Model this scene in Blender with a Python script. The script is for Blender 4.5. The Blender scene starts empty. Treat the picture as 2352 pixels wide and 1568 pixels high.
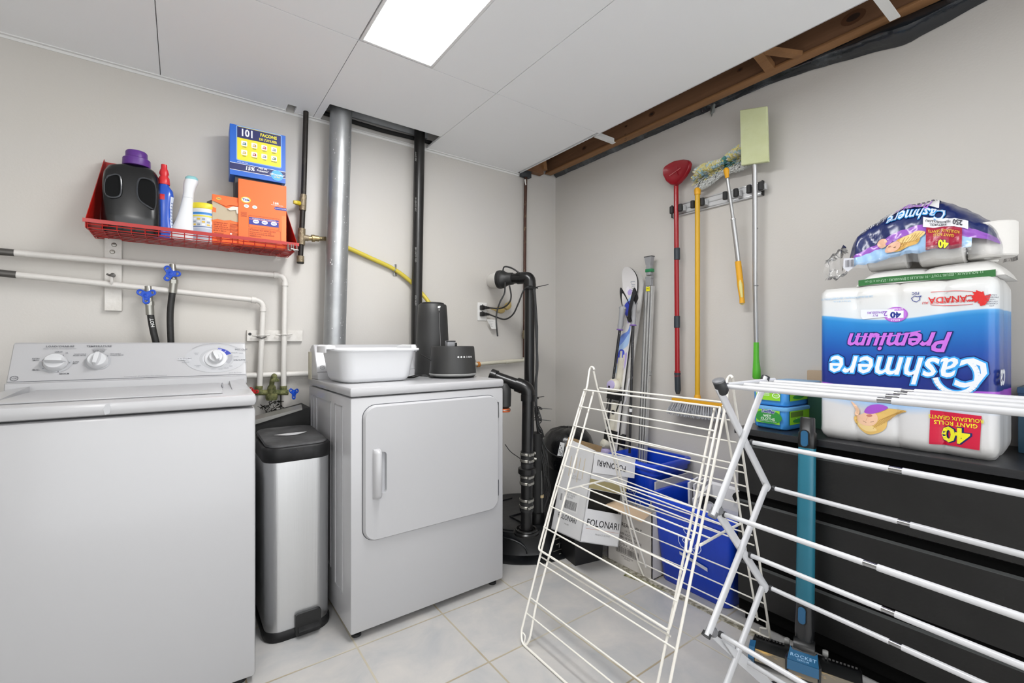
import bpy, bmesh, math, random
from math import sin, cos, pi, radians, sqrt, atan2
from mathutils import Vector, Matrix, noise
random.seed(7)
scene = bpy.context.scene
COL = scene.collection
# ------------------------------------------------------------------ camera, light, exposure
F_PX, CX, CY, H = 1045.0, 1176.0, 786.0, 1.104      # focal length in px (2352 wide), horizon row, eye height
YAW = radians(36.06)
cam_data = bpy.data.cameras.new('camera'); cam = bpy.data.objects.new('camera', cam_data); COL.objects.link(cam)
cam_data.sensor_width = 36.0; cam_data.lens = F_PX*36.0/2352.0; cam_data.shift_y = 2/2352
cam_data.clip_start = 0.02
cam.location = (0, 0, H); cam.rotation_euler = (pi/2, 0, -YAW)
scene.camera = cam
WX, WY, ZC = 2.198, 2.482, 2.250                    # right wall, back wall, ceiling
world = bpy.data.worlds.new('world'); scene.world = world; world.use_nodes = True
world.node_tree.nodes['Background'].inputs[0].default_value = (0.97, 0.985, 1.0, 1)
world.node_tree.nodes['Background'].inputs[1].default_value = 1.3
scene.view_settings.view_transform = 'Standard'; scene.view_settings.look = 'None'
scene.view_settings.gamma = 1.0; scene.view_settings.use_curve_mapping = False
scene.view_settings.exposure = 0.90
PANEL_STRENGTH = 17.5
def area(name, loc, rot, sx, sy, power, col=(1, 0.985, 0.96)):
    l = bpy.data.lights.new(name, 'AREA'); l.shape = 'RECTANGLE'; l.size = sx; l.size_y = sy; l.energy = power; l.color = col
    o = bpy.data.objects.new(name, l); COL.objects.link(o); o.location = loc; o.rotation_euler = rot; return o
area('rear_fill_light', (-0.9, -0.75, 2.235), (0, 0, 0), 0.29, 1.18, 12)  # unseen fill lamp added behind the camera, no fixture built


# ------------------------------------------------------------------ picture <-> place
FW = Vector((sin(YAW), cos(YAW), 0)); RT = Vector((cos(YAW), -sin(YAW), 0)); EYE = Vector((0, 0, H))
def ray(px, py):
    return FW + RT*((px-CX)/F_PX) + Vector((0, 0, (CY-py)/F_PX))
def at(px, py, d): return EYE + ray(px, py)*d
def onX(px, py, x): r = ray(px, py); return EYE + r*(x/r.x)
def onY(px, py, y): r = ray(px, py); return EYE + r*(y/r.y)
def onZ(px, py, z): r = ray(px, py); return EYE + r*((z-H)/r.z)
def onP(px, py, pl):
    r = ray(px, py); p, n = pl; return EYE + r*((p-EYE).dot(n)/r.dot(n))
def plane3(a, b, c): return (a, (b-a).cross(c-a).normalized())

# ------------------------------------------------------------------ materials
def lin(h):
    h = h.lstrip('#'); v = [int(h[i:i+2], 16)/255 for i in (0, 2, 4)]
    return tuple(c/12.92 if c <= .04045 else ((c+.055)/1.055)**2.4 for c in v) + (1,)
MATS = {}
def M(name, hexc='#ffffff', rough=.5, metal=0, noise_=None, bump=None, spec=.5, coat=0, alpha=None, emit=None, trans=0, stretch=None):
    """noise_=(scale, second hex, low, high) blends a second colour; bump=(scale, strength)"""
    if name in MATS: return MATS[name]
    m = bpy.data.materials.new(name); m.use_nodes = True; nt = m.node_tree; N = nt.nodes; L = nt.links
    b = N['Principled BSDF']; b.inputs['Base Color'].default_value = lin(hexc); b.inputs['Roughness'].default_value = rough
    b.inputs['Metallic'].default_value = metal; b.inputs['Specular IOR Level'].default_value = spec
    b.inputs['Coat Weight'].default_value = coat; b.inputs['Coat Roughness'].default_value = .15
    b.inputs['Transmission Weight'].default_value = trans
    if alpha is not None: b.inputs['Alpha'].default_value = alpha
    if emit: b.inputs['Emission Color'].default_value = lin(hexc); b.inputs['Emission Strength'].default_value = emit
    tc = N.new('ShaderNodeTexCoord'); src = tc.outputs['Object']
    if stretch:
        mp = N.new('ShaderNodeMapping'); mp.inputs['Scale'].default_value = stretch; L.new(src, mp.inputs[0]); src = mp.outputs[0]
    if noise_:
        t = N.new('ShaderNodeTexNoise'); t.inputs['Scale'].default_value = noise_[0]; t.inputs['Detail'].default_value = 6; t.inputs['Roughness'].default_value = .6
        L.new(src, t.inputs['Vector'])
        r = N.new('ShaderNodeValToRGB'); r.color_ramp.elements[0].position = noise_[2]; r.color_ramp.elements[1].position = noise_[3]
        r.color_ramp.elements[0].color = lin(hexc); r.color_ramp.elements[1].color = lin(noise_[1])
        L.new(t.outputs['Fac'], r.inputs[0]); L.new(r.outputs[0], b.inputs['Base Color'])
    if bump:
        t2 = N.new('ShaderNodeTexNoise'); t2.inputs['Scale'].default_value = bump[0]; t2.inputs['Detail'].default_value = 4
        L.new(src, t2.inputs['Vector'])
        bp = N.new('ShaderNodeBump'); bp.inputs['Strength'].default_value = bump[1]; bp.inputs['Distance'].default_value = .01
        L.new(t2.outputs['Fac'], bp.inputs['Height']); L.new(bp.outputs[0], b.inputs['Normal'])
    MATS[name] = m; return m
_ink = {}
def ink(h, rough=.45):
    """a printed or painted colour"""
    k = (h, rough)
    if k not in _ink: _ink[k] = M('print_%s_%d' % (h.strip('#'), int(rough*100)), h, rough)
    return _ink[k]

# ------------------------------------------------------------------ mesh building
THING_M = {}
class MB:
    def __init__(s, T=None): s.v = []; s.f = []; s.mi = []; s.mats = []; s.T = T or Matrix.Identity(4); s.fine = 0
    def m(s, mat):
        if mat not in s.mats: s.mats.append(mat)
        return s.mats.index(mat)
    def add(s, vs, fs, mat, T=None):
        o = len(s.v); TT = s.T @ T if T is not None else s.T; k = s.m(mat)
        s.v += [TT @ Vector(p) for p in vs]; s.f += [tuple(i+o for i in f) for f in fs]; s.mi += [k]*len(fs); return s
    def loft(s, rings, mat, cap0=True, cap1=True, closed=True, T=None):
        n = len(rings[0]); vs = [p for r in rings for p in r]; fs = []
        m_ = n if closed else n-1
        for i in range(len(rings)-1):
            for j in range(m_):
                a = i*n+j; b_ = i*n+(j+1) % n; fs.append((a, b_, b_+n, a+n))
        if cap0: fs.append(tuple(reversed(range(n))))
        if cap1: fs.append(tuple(range((len(rings)-1)*n, len(rings)*n)))
        return s.add(vs, fs, mat, T)
    def box(s, a, c, mat, b=0, T=None):
        """from corner a to corner c, edges eased by b"""
        x0, y0, z0 = [min(a[i], c[i]) for i in range(3)]; x1, y1, z1 = [max(a[i], c[i]) for i in range(3)]
        if b <= 0:
            vs = [(x0,y0,z0),(x1,y0,z0),(x1,y1,z0),(x0,y1,z0),(x0,y0,z1),(x1,y0,z1),(x1,y1,z1),(x0,y1,z1)]
            return s.add(vs, [(0,3,2,1),(4,5,6,7),(0,1,5,4),(1,2,6,5),(2,3,7,6),(3,0,4,7)], mat, T)
        b = min(b, (x1-x0)*.49, (y1-y0)*.49, (z1-z0)*.49)
        cx, cy, w, d = (x0+x1)/2, (y0+y1)/2, x1-x0, y1-y0; k = .3*b
        rs = [rrect(w-2*b, d-2*b, .0004, z0, cx, cy, 2), rrect(w-2*k, d-2*k, b*.8, z0+k, cx, cy, 2), rrect(w, d, b, z0+b, cx, cy, 2),
              rrect(w, d, b, z1-b, cx, cy, 2), rrect(w-2*k, d-2*k, b*.8, z1-k, cx, cy, 2), rrect(w-2*b, d-2*b, .0004, z1, cx, cy, 2)]
        return s.loft(rs, mat, T=T)
    def tube(s, pts, r, mat, n=10, closed=False, cap=True, T=None):
        pts = [Vector(p) for p in pts]; k = len(pts); rr = r if isinstance(r, (list, tuple)) else [r]*k
        tang = []
        for i in range(k):
            a = pts[(i-1) % k] if (closed or i > 0) else pts[i]; b = pts[(i+1) % k] if (closed or i < k-1) else pts[i]
            tang.append((b-a).normalized())
        up = Vector((0, 0, 1)) if abs(tang[0].z) < .9 else Vector((1, 0, 0))
        x = tang[0].cross(up).normalized(); rings = []
        for i in range(k):
            x = (x - tang[i]*x.dot(tang[i])).normalized(); y = tang[i].cross(x)
            rings.append([pts[i] + x*rr[i]*cos(2*pi*j/n) + y*rr[i]*sin(2*pi*j/n) for j in range(n)])
        if closed: rings.append(rings[0])
        return s.loft(rings, mat, cap0=cap and not closed, cap1=cap and not closed, T=T)
    def lathe(s, prof, mat, o=(0,0,0), n=24, axis=None, cap=True, T=None):
        """prof = [(r, h)], axis = direction of h"""
        ax = Vector(axis or (0, 0, 1)).normalized(); up = Vector((0, 0, 1)) if abs(ax.z) < .9 else Vector((0, 1, 0))
        x = up.cross(ax).normalized(); y = ax.cross(x); o = Vector(o)
        return s.loft([[o + ax*h + x*max(r, 1e-5)*cos(2*pi*j/n) + y*max(r, 1e-5)*sin(2*pi*j/n) for j in range(n)] for r, h in prof], mat, cap, cap, T=T)
    def cyl(s, a, b, r, mat, r2=None, n=16, T=None):
        return s.tube([a, b], [r, r if r2 is None else r2], mat, n, T=T)
    def prism(s, poly, fr, h0, h1, mat):
        """poly in (u,v) of frame fr, from height h0 to h1"""
        n = len(poly); ar = sum(poly[i][0]*poly[(i+1) % n][1]-poly[(i+1) % n][0]*poly[i][1] for i in range(n))
        if ar < 0: poly = poly[::-1]
        vs = [fr(u, v, h0) for u, v in poly] + [fr(u, v, h1) for u, v in poly]
        fs = [tuple(reversed(range(n))), tuple(range(n, 2*n))] + [(i, (i+1) % n, n+(i+1) % n, n+i) for i in range(n)]
        return s.add(vs, fs, mat)
    def grid(s, f, nu, nv, mat, wrap=False):
        vs = [f(i/nu, j/nv) for j in range(nv+1) for i in range(nu+1)]
        fs = [(j*(nu+1)+i, j*(nu+1)+i+1, (j+1)*(nu+1)+i+1, (j+1)*(nu+1)+i) for j in range(nv) for i in range(nu)]
        return s.add(vs, fs, mat)
    def slab(s, poly, fr, h, mat):
        """flat print lying on a surface"""
        n = len(poly); ar = sum(poly[i][0]*poly[(i+1) % n][1]-poly[(i+1) % n][0]*poly[i][1] for i in range(n))
        if ar < 0: poly = poly[::-1]
        if s.fine:
            vs, fs = refine([(u, v) for u, v in poly], [tuple(range(n))], s.fine)
            return s.add([fr(u, v, h) for u, v in vs], fs, mat)
        return s.add([fr(u, v, h) for u, v in poly], [tuple(range(n))], mat)
    def rect(s, u0, v0, u1, v1, fr, h, mat, n=1, nv=1):
        if s.fine: n, nv = max(n, math.ceil(abs(u1-u0)/s.fine)), max(nv, math.ceil(abs(v1-v0)/s.fine))
        return s.grid(lambda a, b: fr(u0+(u1-u0)*a, v0+(v1-v0)*b, h), n, nv, mat)
    def ell(s, u, v, ru, rv, fr, h, mat, n=28, a0=0, a1=2*pi, rin=0):
        k = n+1
        if rin <= 0 and a1-a0 > 6.2: return s.slab([(u+ru*cos(2*pi*i/n), v+rv*sin(2*pi*i/n)) for i in range(n)], fr, h, mat)
        o = [fr(u+ru*cos(a0+(a1-a0)*i/n), v+rv*sin(a0+(a1-a0)*i/n), h) for i in range(k)]
        q = [fr(u+ru*rin*cos(a0+(a1-a0)*i/n), v+rv*rin*sin(a0+(a1-a0)*i/n), h) for i in range(k)]
        return s.add(o+q, [(i, i+1, k+i+1, k+i) for i in range(n)], mat)
    def line(s, pts, w, fr, h, mat):
        for (a, b), (c, d) in zip(pts[:-1], pts[1:]):
            l = sqrt((c-a)**2+(d-b)**2) or 1; nx, ny = -(d-b)/l*w/2, (c-a)/l*w/2
            s.slab([(a+nx, b+ny), (a-nx, b-ny), (c-nx, d-ny), (c+nx, d+ny)], fr, h, mat)
        return s
    def text(s, txt, u, v, size, fr, h, mat, bold=0, shear=0, align='CENTER', rot=0, sx=1.0, track=1.0):
        vs, fs = glyphs(txt, bold, shear, align, track); c, q = cos(rot), sin(rot)
        if s.fine: vs, fs = refine(vs, fs, s.fine/size)
        out = [fr(u+(x*sx*c-y*q)*size, v+(x*sx*q+y*c)*size, h) for x, y in vs]
        return s.add(out, fs, mat)
    def build(s, name, parent=None, loc=None, smooth=35, local=False, rotz=0):
        """parent: verts are given in the world and moved into the thing's own space (unless local)"""
        if parent is not None:
            root = parent
            while root.parent: root = root.parent
            T = Matrix.Identity(4) if local else THING_M[root.name].inverted()
        elif loc is not None: T = Matrix.Identity(4) if local else (Matrix.Translation(loc) @ Matrix.Rotation(rotz, 4, 'Z')).inverted()
        else: T = Matrix.Identity(4)
        me = bpy.data.meshes.new(name); me.from_pydata([T @ p for p in s.v], [], s.f)
        for mt in s.mats: me.materials.append(mt)
        me.polygons.foreach_set('material_index', s.mi); me.validate(); me.update()
        if smooth:
            me.polygons.foreach_set('use_smooth', [True]*len(me.polygons)); me.set_sharp_from_angle(angle=radians(smooth))
        o = bpy.data.objects.new(name, me); COL.objects.link(o)
        if parent is not None: o.parent = parent
        elif loc is not None: o.location = loc; o.rotation_euler = (0, 0, rotz); THING_M[o.name] = Matrix.Translation(loc) @ Matrix.Rotation(rotz, 4, 'Z')
        else: THING_M[o.name] = Matrix.Identity(4)
        return o
def rrect(w, d, r, z, cx=0, cy=0, seg=4):
    r = max(min(r, w/2-1e-5, d/2-1e-5), 1e-5); out = []
    for (sx, sy, a) in ((1, 1, 0), (-1, 1, pi/2), (-1, -1, pi), (1, -1, 1.5*pi)):
        for i in range(seg+1):
            t = a + pi/2*i/seg; out.append((cx+sx*(w/2-r)+r*cos(t), cy+sy*(d/2-r)+r*sin(t), z))
    return out
def sup(w, d, z, e=2.5, n=28, cx=0, cy=0):
    return [(cx + w/2*math.copysign(abs(cos(t))**(2/e), cos(t)), cy + d/2*math.copysign(abs(sin(t))**(2/e), sin(t)), z) for t in [2*pi*i/n for i in range(n)]]
def refine(vs, fs, L_):
    """cut flat lettering into small pieces so that it can follow a curved wrapper"""
    b = bmesh.new(); V = [b.verts.new((x, y, 0)) for x, y in vs]
    for f in fs:
        try: b.faces.new([V[i] for i in f])
        except ValueError: pass
    bmesh.ops.triangulate(b, faces=b.faces[:])
    for _ in range(4):
        e = [q for q in b.edges if q.calc_length() > L_]
        if not e: break
        bmesh.ops.subdivide_edges(b, edges=e, cuts=1); bmesh.ops.triangulate(b, faces=[f for f in b.faces if len(f.verts) > 3])
    b.verts.index_update(); r = ([(v.co.x, v.co.y) for v in b.verts], [tuple(v.index for v in f.verts) for f in b.faces]); b.free(); return r
_gl = {}
def glyphs(txt, bold=0, shear=0, align='CENTER', track=1.0):
    k = (txt, bold, shear, align, track)
    if k in _gl: return _gl[k]
    cu = bpy.data.curves.new('t', 'FONT'); cu.body = txt; cu.size = 1; cu.align_x = align; cu.align_y = 'CENTER'
    cu.offset = bold; cu.shear = shear; cu.resolution_u = 2; cu.space_character = track
    o = bpy.data.objects.new('t', cu); COL.objects.link(o); dg = bpy.context.evaluated_depsgraph_get(); dg.update()
    me = bpy.data.meshes.new_from_object(o.evaluated_get(dg))
    r = ([(v.co.x, v.co.y) for v in me.vertices], [tuple(p.vertices) for p in me.polygons])
    bpy.data.objects.remove(o); bpy.data.curves.remove(cu); bpy.data.meshes.remove(me)
    _gl[k] = r; return r
def frame(o, u, v):
    o, u, v = Vector(o), Vector(u), Vector(v); n = u.cross(v).normalized()
    return lambda a, b, h=0: o + u*a + v*b + n*h
def frameW(o, u, v):
    u = Vector(u).normalized(); v = Vector(v); v = (v - u*v.dot(u)).normalized(); return frame(o, u, v)
def arc(c, r, a0, a1, u, v, n=6):
    c, u, v = Vector(c), Vector(u), Vector(v); return [c + u*r*cos(a0+(a1-a0)*i/n) + v*r*sin(a0+(a1-a0)*i/n) for i in range(n+1)]
def rounded(pts, r, seg=5):
    """polyline with its corners rounded"""
    pts = [Vector(p) for p in pts]; out = [pts[0]]
    for a, b, c in zip(pts[:-2], pts[1:-1], pts[2:]):
        d0 = min(r, (a-b).length*.49); d1 = min(r, (c-b).length*.49); p = b+(a-b).normalized()*d0; q = b+(c-b).normalized()*d1
        for i in range(seg+1):
            t = i/seg; out.append(p*(1-t)**2 + b*2*t*(1-t) + q*t*t)
    return out + [pts[-1]]
def spline(pts, n=8):
    P = [Vector(p) for p in pts]; P = [P[0]*2-P[1]] + P + [P[-1]*2-P[-2]]; out = []
    for i in range(1, len(P)-2):
        a, b, c, d = P[i-1:i+3]
        for j in range(n):
            t = j/n; out.append(.5*((2*b) + (c-a)*t + (2*a-5*b+4*c-d)*t*t + (3*b-a-3*c+d)*t**3))
    return out + [P[-2]]
# ------------------------------------------------------------------ things
def tag(o, label, cat, group=None, kind=None):
    o['label'] = label; o['category'] = cat
    if group: o['group'] = group
    if kind: o['kind'] = kind
    return o
def thing(name, label, cat, loc=(0, 0, 0), rotz=0, group=None):
    o = bpy.data.objects.new(name, None); COL.objects.link(o); o.empty_display_size = .1
    o.location = loc; o.rotation_euler = (0, 0, rotz); THING_M[o.name] = Matrix.Translation(Vector(loc)) @ Matrix.Rotation(rotz, 4, 'Z')
    return tag(o, label, cat, group)
def TM(o): return THING_M[o.name]
def struct(mb, name, smooth=0):
    o = mb.build(name, smooth=smooth); o['kind'] = 'structure'; return o
def lab(o, text): o['label'] = text; return o
def part(parent, name, fn, smooth=35, local=False, label=None):
    mb = MB(); fn(mb); o = mb.build(name, parent, smooth=smooth, local=local)
    if label: o['label'] = label
    return o
# ================================================================== the room
wall_m = M('wall_paint', '#c6c3bf', .42, noise_=(1.3, '#c6c2bb', .35, .7), bump=(140, .05), spec=.35)
def floor_material():
    m = bpy.data.materials.new('grey_floor_tile'); m.use_nodes = True; nt = m.node_tree; N = nt.nodes; L = nt.links; b = N['Principled BSDF']
    tc = N.new('ShaderNodeTexCoord'); sep = N.new('ShaderNodeSeparateXYZ'); L.new(tc.outputs['Object'], sep.inputs[0])
    def mth(op, a, bb=None, c=None):
        n = N.new('ShaderNodeMath'); n.operation = op
        for i, q in enumerate((a, bb, c)):
            if q is None: continue
            if isinstance(q, (int, float)): n.inputs[i].default_value = q
            else: L.new(q, n.inputs[i])
        return n.outputs[0]
    S = .3445
    fx = mth('FRACT', mth('DIVIDE', mth('SUBTRACT', sep.outputs[0], .861-10*S), S)); fy = mth('FRACT', mth('DIVIDE', mth('SUBTRACT', sep.outputs[1], .973-10*S), S))
    dx = mth('MINIMUM', fx, mth('SUBTRACT', 1, fx)); dy = mth('MINIMUM', fy, mth('SUBTRACT', 1, fy)); d = mth('MULTIPLY', mth('MINIMUM', dx, dy), S)
    g = N.new('ShaderNodeMapRange'); g.inputs[1].default_value = .0022; g.inputs[2].default_value = .0042; L.new(d, g.inputs[0])
    n1 = N.new('ShaderNodeTexNoise'); n1.inputs['Scale'].default_value = 5.5; n1.inputs['Detail'].default_value = 8; n1.inputs['Roughness'].default_value = .62; n1.inputs['Distortion'].default_value = .5
    L.new(tc.outputs['Object'], n1.inputs['Vector'])
    r = N.new('ShaderNodeValToRGB'); r.color_ramp.elements[0].position = .3; r.color_ramp.elements[1].position = .72
    r.color_ramp.elements[0].color = lin('#a3a4a5'); r.color_ramp.elements[1].color = lin('#bdb9b4'); L.new(n1.outputs['Fac'], r.inputs[0])
    n2 = N.new('ShaderNodeTexNoise'); n2.inputs['Scale'].default_value = 1.7; n2.inputs['Detail'].default_value = 5; L.new(tc.outputs['Object'], n2.inputs['Vector'])
    r2 = N.new('ShaderNodeValToRGB'); r2.color_ramp.elements[0].position = .42; r2.color_ramp.elements[1].position = .66
    r2.color_ramp.elements[0].color = lin('#b3ac9a'); r2.color_ramp.elements[1].color = lin('#93856a'); L.new(n2.outputs['Fac'], r2.inputs[0])
    mx = N.new('ShaderNodeMix'); mx.data_type = 'RGBA'; L.new(g.outputs[0], mx.inputs['Factor']); L.new(r2.outputs[0], mx.inputs['A']); L.new(r.outputs[0], mx.inputs['B'])
    L.new(mx.outputs['Result'], b.inputs['Base Color']); b.inputs['Roughness'].default_value = .45
    bp = N.new('ShaderNodeBump'); bp.inputs['Strength'].default_value = .35; bp.inputs['Distance'].default_value = .002
    L.new(mth('ADD', g.outputs[0], mth('MULTIPLY', n1.outputs['Fac'], .25)), bp.inputs['Height']); L.new(bp.outputs[0], b.inputs['Normal'])
    return m
floor_m = floor_material()
mb = MB(); mb.box((-2.0, -1.7, -.12), (WX+.12, WY+.12, 0), floor_m); struct(mb, 'floor')
mb = MB(); mb.box((-2.0, WY, 0), (WX+.12, WY+.12, 2.36), wall_m); struct(mb, 'wall_back')
mb = MB(); mb.box((WX, -1.7, 0), (WX+.12, WY, 2.295), wall_m); struct(mb, 'wall_right')
mb = MB(); mb.box((-2.12, -1.7, 0), (-2.0, WY, 2.6), wall_m); struct(mb, 'wall_left')
# slab / subfloor above the dropped ceiling
dark_m = M('dark_subfloor', '#3a332c', .8, noise_=(6, '#5a4a38', .4, .7))
mb = MB(); mb.box((-2.12, -1.7, 2.60), (WX+.12, WY+.12, 2.66), dark_m)
mb.box((WX+.02, -1.7, 2.295), (WX+.12, WY+.12, 2.6), M('foundation_grey', '#4a4846', .85)); mb.box((-2.0, WY+.02, 2.36), (WX+.12, WY+.12, 2.6), MATS['foundation_grey']); struct(mb, 'trim_5')
# dropped ceiling: panels with fine joints
ceil_m = M('ceiling_panel_vinyl', '#f0f1f2', .6, bump=(90, .02))
joint_m = M('ceiling_joint', '#9a9a9a', .7)
XE = 1.862
xs = [-2.0, -1.29, -.68, -.07, .545, 1.175, XE]; ys = [-1.7, -.70, .52, 1.738, WY]
CF = frame((0, 0, 0), (1, 0, 0), (0, 1, 0))
def panel(mb, x0, y0, x1, y1): mb.box((x0+.0013, y0+.0013, ZC), (x1-.0013, y1-.0013, ZC+.012), ceil_m, .0008)
mb = MB()
for i in range(len(xs)-1):
    for j in range(len(ys)-1):
        x0, x1, y0, y1 = xs[i], xs[i+1], ys[j], ys[j+1]
        if i == 4 and j == 2:                       # the light sits in this bay
            panel(mb, x0+.305, y0, x1, y1)
            if j == 99: panel(mb, x0, y0, x0+.305, y1)
            continue
        if i == 4 and j == 3:                            # opening for the duct and the vent pipe
            mb.prism([(x0+.0013, y0+.0013), (x1-.0013, y0+.0013), (x1-.0013, 2.285), (x0+.035, 2.285), (x0+.035, WY), (x0+.0013, WY)], CF, ZC, ZC+.012, ceil_m); continue
        if i == 3 and j == 3:                            # notch for the gas pipe
            mb.prism([(x0+.0013, y0+.0013), (x1-.0013, y0+.0013), (x1-.0013, WY), (.458, WY), (.458, 2.405), (.418, 2.405), (.418, WY), (x0+.0013, WY)], CF, ZC, ZC+.012, ceil_m); continue
        if i == 5 and j == 3:
            panel(mb, x0, y0, x1-.02, y1-.0); continue
        panel(mb, x0, y0, x1, y1)
for x in xs[1:-1]: mb.box((x-.006, -1.7, ZC+.0125), (x+.006, 2.27 if x > .5 and x < 1.5 else WY, ZC+.02), joint_m)
for y in ys[1:-1]: mb.box((-2.0, y-.006, ZC+.0125), (XE, y+.006, ZC+.02), joint_m)
mb.box((XE-.004, -1.7, ZC), (XE, WY-.02, ZC+.02), ceil_m)
struct(mb, 'ceiling')
white_trim = M('white_trim', '#dededc', .45)
mb = MB(); mb.box((-2.0, WY-.016, ZC-.004), (.42, WY, ZC), white_trim); mb.box((.475, WY-.016, ZC-.004), (XE+.02, WY, ZC), white_trim); mb.box((-2.0, WY-.003, ZC-.014), (XE+.02, WY, ZC-.004), white_trim)
struct(mb, 'trim_1')
def tbar(y, w, x1, name):
    mb = MB(); mb.box((XE-.01, y-w/2, ZC+.000), (x1, y+w/2, ZC+.004), white_trim); mb.box((XE-.01, y-.002, ZC+.004), (x1, y+.002, ZC+.03), white_trim); struct(mb, name)
tbar(1.775, .024, 2.02, 'trim_2'); tbar(.505, .03, 2.05, 'trim_3')
# broken edge where the tiles stop before the wall
mortar = M('rough_mortar', '#aba79a', .95, noise_=(45, '#6d6857', .42, .62), bump=(120, .9))
mb = MB(); random.seed(3)
n = 90; top = []; 
for i in range(n+1):
    y = 1.70 - (1.70+1.2)*i/n
    top.append((1.735+.008*noise.noise((y*9, 0, 0)), 1.775+.012*noise.noise((y*7, 3, 0)), y, .004+.004*abs(noise.noise((y*20, 7, 0)))))
mb.loft([[(a, y, 0.0002), (a+.004, y, h), (b-.004, y, h), (b, y, .0002)] for a, b, y, h in top], mortar, cap0=False, cap1=False, closed=False)
pts = [(1.695, 1.43), (1.765, 1.45), (1.775, 1.22), (1.74, 1.20), (1.72, 1.31)]
mb.prism(pts, frame((0, 0, 0), (1, 0, 0), (0, 1, 0)), .0003, .0022, M('mossy_mortar', '#a09c80', .95, noise_=(60, '#5d5f35', .45, .6), bump=(150, .8)))
struct(mb, 'trim_4')
# light panel
panel_m = M('light_diffuser', '#ffffff', .4, emit=PANEL_STRENGTH)
fr_m = M('light_frame_white', '#e6e6e6', .4)
def fixture(loc, label):
    t = thing('ceiling_light', label, 'ceiling light', loc)
    def fr(mb):
        w, l, k = .302, 1.21, .012
        for a, c in (((0, 0), (k, l)), ((w-k, 0), (w, l)), ((k, 0), (w-k, k)), ((k, l-k), (w-k, l))): mb.box((a[0], a[1], 0), (c[0], c[1], .05), fr_m, .001)
        mb.box((0, 0, .05), (w, l, .06), fr_m)
    part(t, 'frame', fr, local=True)
    part(t, 'diffuser', lambda mb: mb.box((.0125, .0125, .006), (.2895, 1.1975, .012), panel_m), local=True, smooth=0)
    return t
fixture((.548, .524, ZC-.001), 'bright white rectangular ceiling light panel set in the dropped ceiling')
# timber and the vapour sheet above the right wall
wood = M('old_spruce', '#866044', .7, noise_=(9, '#5f4029', .35, .75), stretch=(1, .12, 1), bump=(50, .15))
wood2 = M('pale_spruce_edge', '#9a7048', .7, noise_=(12, '#7c5634', .3, .7), stretch=(1, .12, 1), bump=(60, .15))
t = thing('ceiling_joist', 'long brown wooden joist showing in the gap above the right wall', 'beam', (2.07, -.3, 2.30))
def joist(mb):
    mb.box((2.088, -1.65, 2.305), (2.128, WY-.02, 2.54), wood, .002)
part(t, 'board', joist)
def ledge(mb): mb.box((2.082, -1.65, 2.292), (2.136, WY-.02, 2.3045), wood2, .003)
part(t, 'bottom_edge', ledge, label='paler orange-brown lower edge strip')
for px, py, r in ((1497, 262, 8), (1342, 340, 8), (1700, 160, 6), (1960, 40, 16), (1438, 290, 4), (1560, 215, 4)):
    p = onX(px, py, 2.0875); fr = frame(p, (0, -1, 0), (0, 0, 1)); q = r*.0016
    part(t, 'knot', lambda mb: (mb.ell(0, 0, q*1.6, q, fr, .0006, ink('#5a3820', .8), 16), mb.ell(0, 0, q*.9, q*.5, fr, .0009, ink('#2e1a0e', .8), 12)), smooth=0)
def stamp(mb):
    p = onX(1437, 318, 2.0875)
    mb.text('P-LUM', p.y, p.z, .02, lambda a, b, h=0: Vector((2.0875-h, p.y+(p.y-a), b)), .0008, ink('#3b2416', .8), rot=radians(90), align='CENTER')
part(t, 'lumber_stamp', stamp, smooth=0)
t = thing('wood_bridging', 'crossed short wooden braces fixed between joists above the right wall', 'beam', (2.0, .75, 2.34))
def brace(a, b, w):
    def f(mb):
        A, B = Vector(a), Vector(b); d = (B-A).normalized(); s_ = d.cross(Vector((0, 0, 1))).normalized()*w; u = d.cross(s_).normalized()*w*.7
        mb.loft([[A+s_+u, A-s_+u, A-s_-u, A+s_-u], [B+s_+u, B-s_+u, B-s_-u, B+s_-u]], wood2)
    return f
part(t, 'brace', brace(onX(1740, 118, 1.93), onX(1769, 156, 2.086), .019), smooth=0); part(t, 'brace', brace(onX(1748, 114, 1.93), onX(1838, 126, 2.086), .014), smooth=0)
t = thing('wood_blocking', 'rough wooden block under the joist end in the room corner', 'beam', (1.95, 2.40, 2.3))
part(t, 'block', lambda mb: (mb.box((1.86, 2.425, 2.27), (2.04, 2.47, 2.42), wood, .003), mb.loft([[(1.93, 2.33, 2.44), (1.96, 2.33, 2.44), (1.96, 2.36, 2.44), (1.93, 2.36, 2.44)], [(2.03, 2.41, 2.30), (2.06, 2.41, 2.30), (2.06, 2.44, 2.30), (2.03, 2.44, 2.30)]], wood2)), smooth=0)
sheet = M('vapour_plastic', '#1d2126', .22, noise_=(7, '#5a5f63', .5, .8), spec=.8, bump=(18, .5))
sheet2 = M('torn_white_plastic', '#c9cbd0', .3, bump=(30, .6))
mb = MB()
def vs(a, b):
    y = WY-.01 - a*3.3
    bulge = max(0, 1-abs(y-.52)/.55)**1.4*.10 + .008*noise.noise((y*6, b*3, 1))
    sag = max(0, 1-abs(y-.50)/.5)**1.3*.075
    x = 2.158 + .036*b - bulge*sin(pi*min(1, b*1.05))*.6; z = 2.318 - .026*b - sag*sin(pi*b*.55)
    z += .004*noise.noise((y*14, b*5, 4))
    return (x, y, z)
mb.grid(vs, 150, 10, sheet); mb.grid(lambda a, b: Vector(vs(1-a, b))+Vector((0, 0, .0015)), 150, 10, sheet)
o = mb.build('plastic_sheet', loc=(2.15, .8, 2.3)); tag(o, 'black vapour-barrier plastic sheet bulging out over the top of the right wall', 'plastic sheet')
mb = MB(); p = onX(1637, 243, 2.185)
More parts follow.
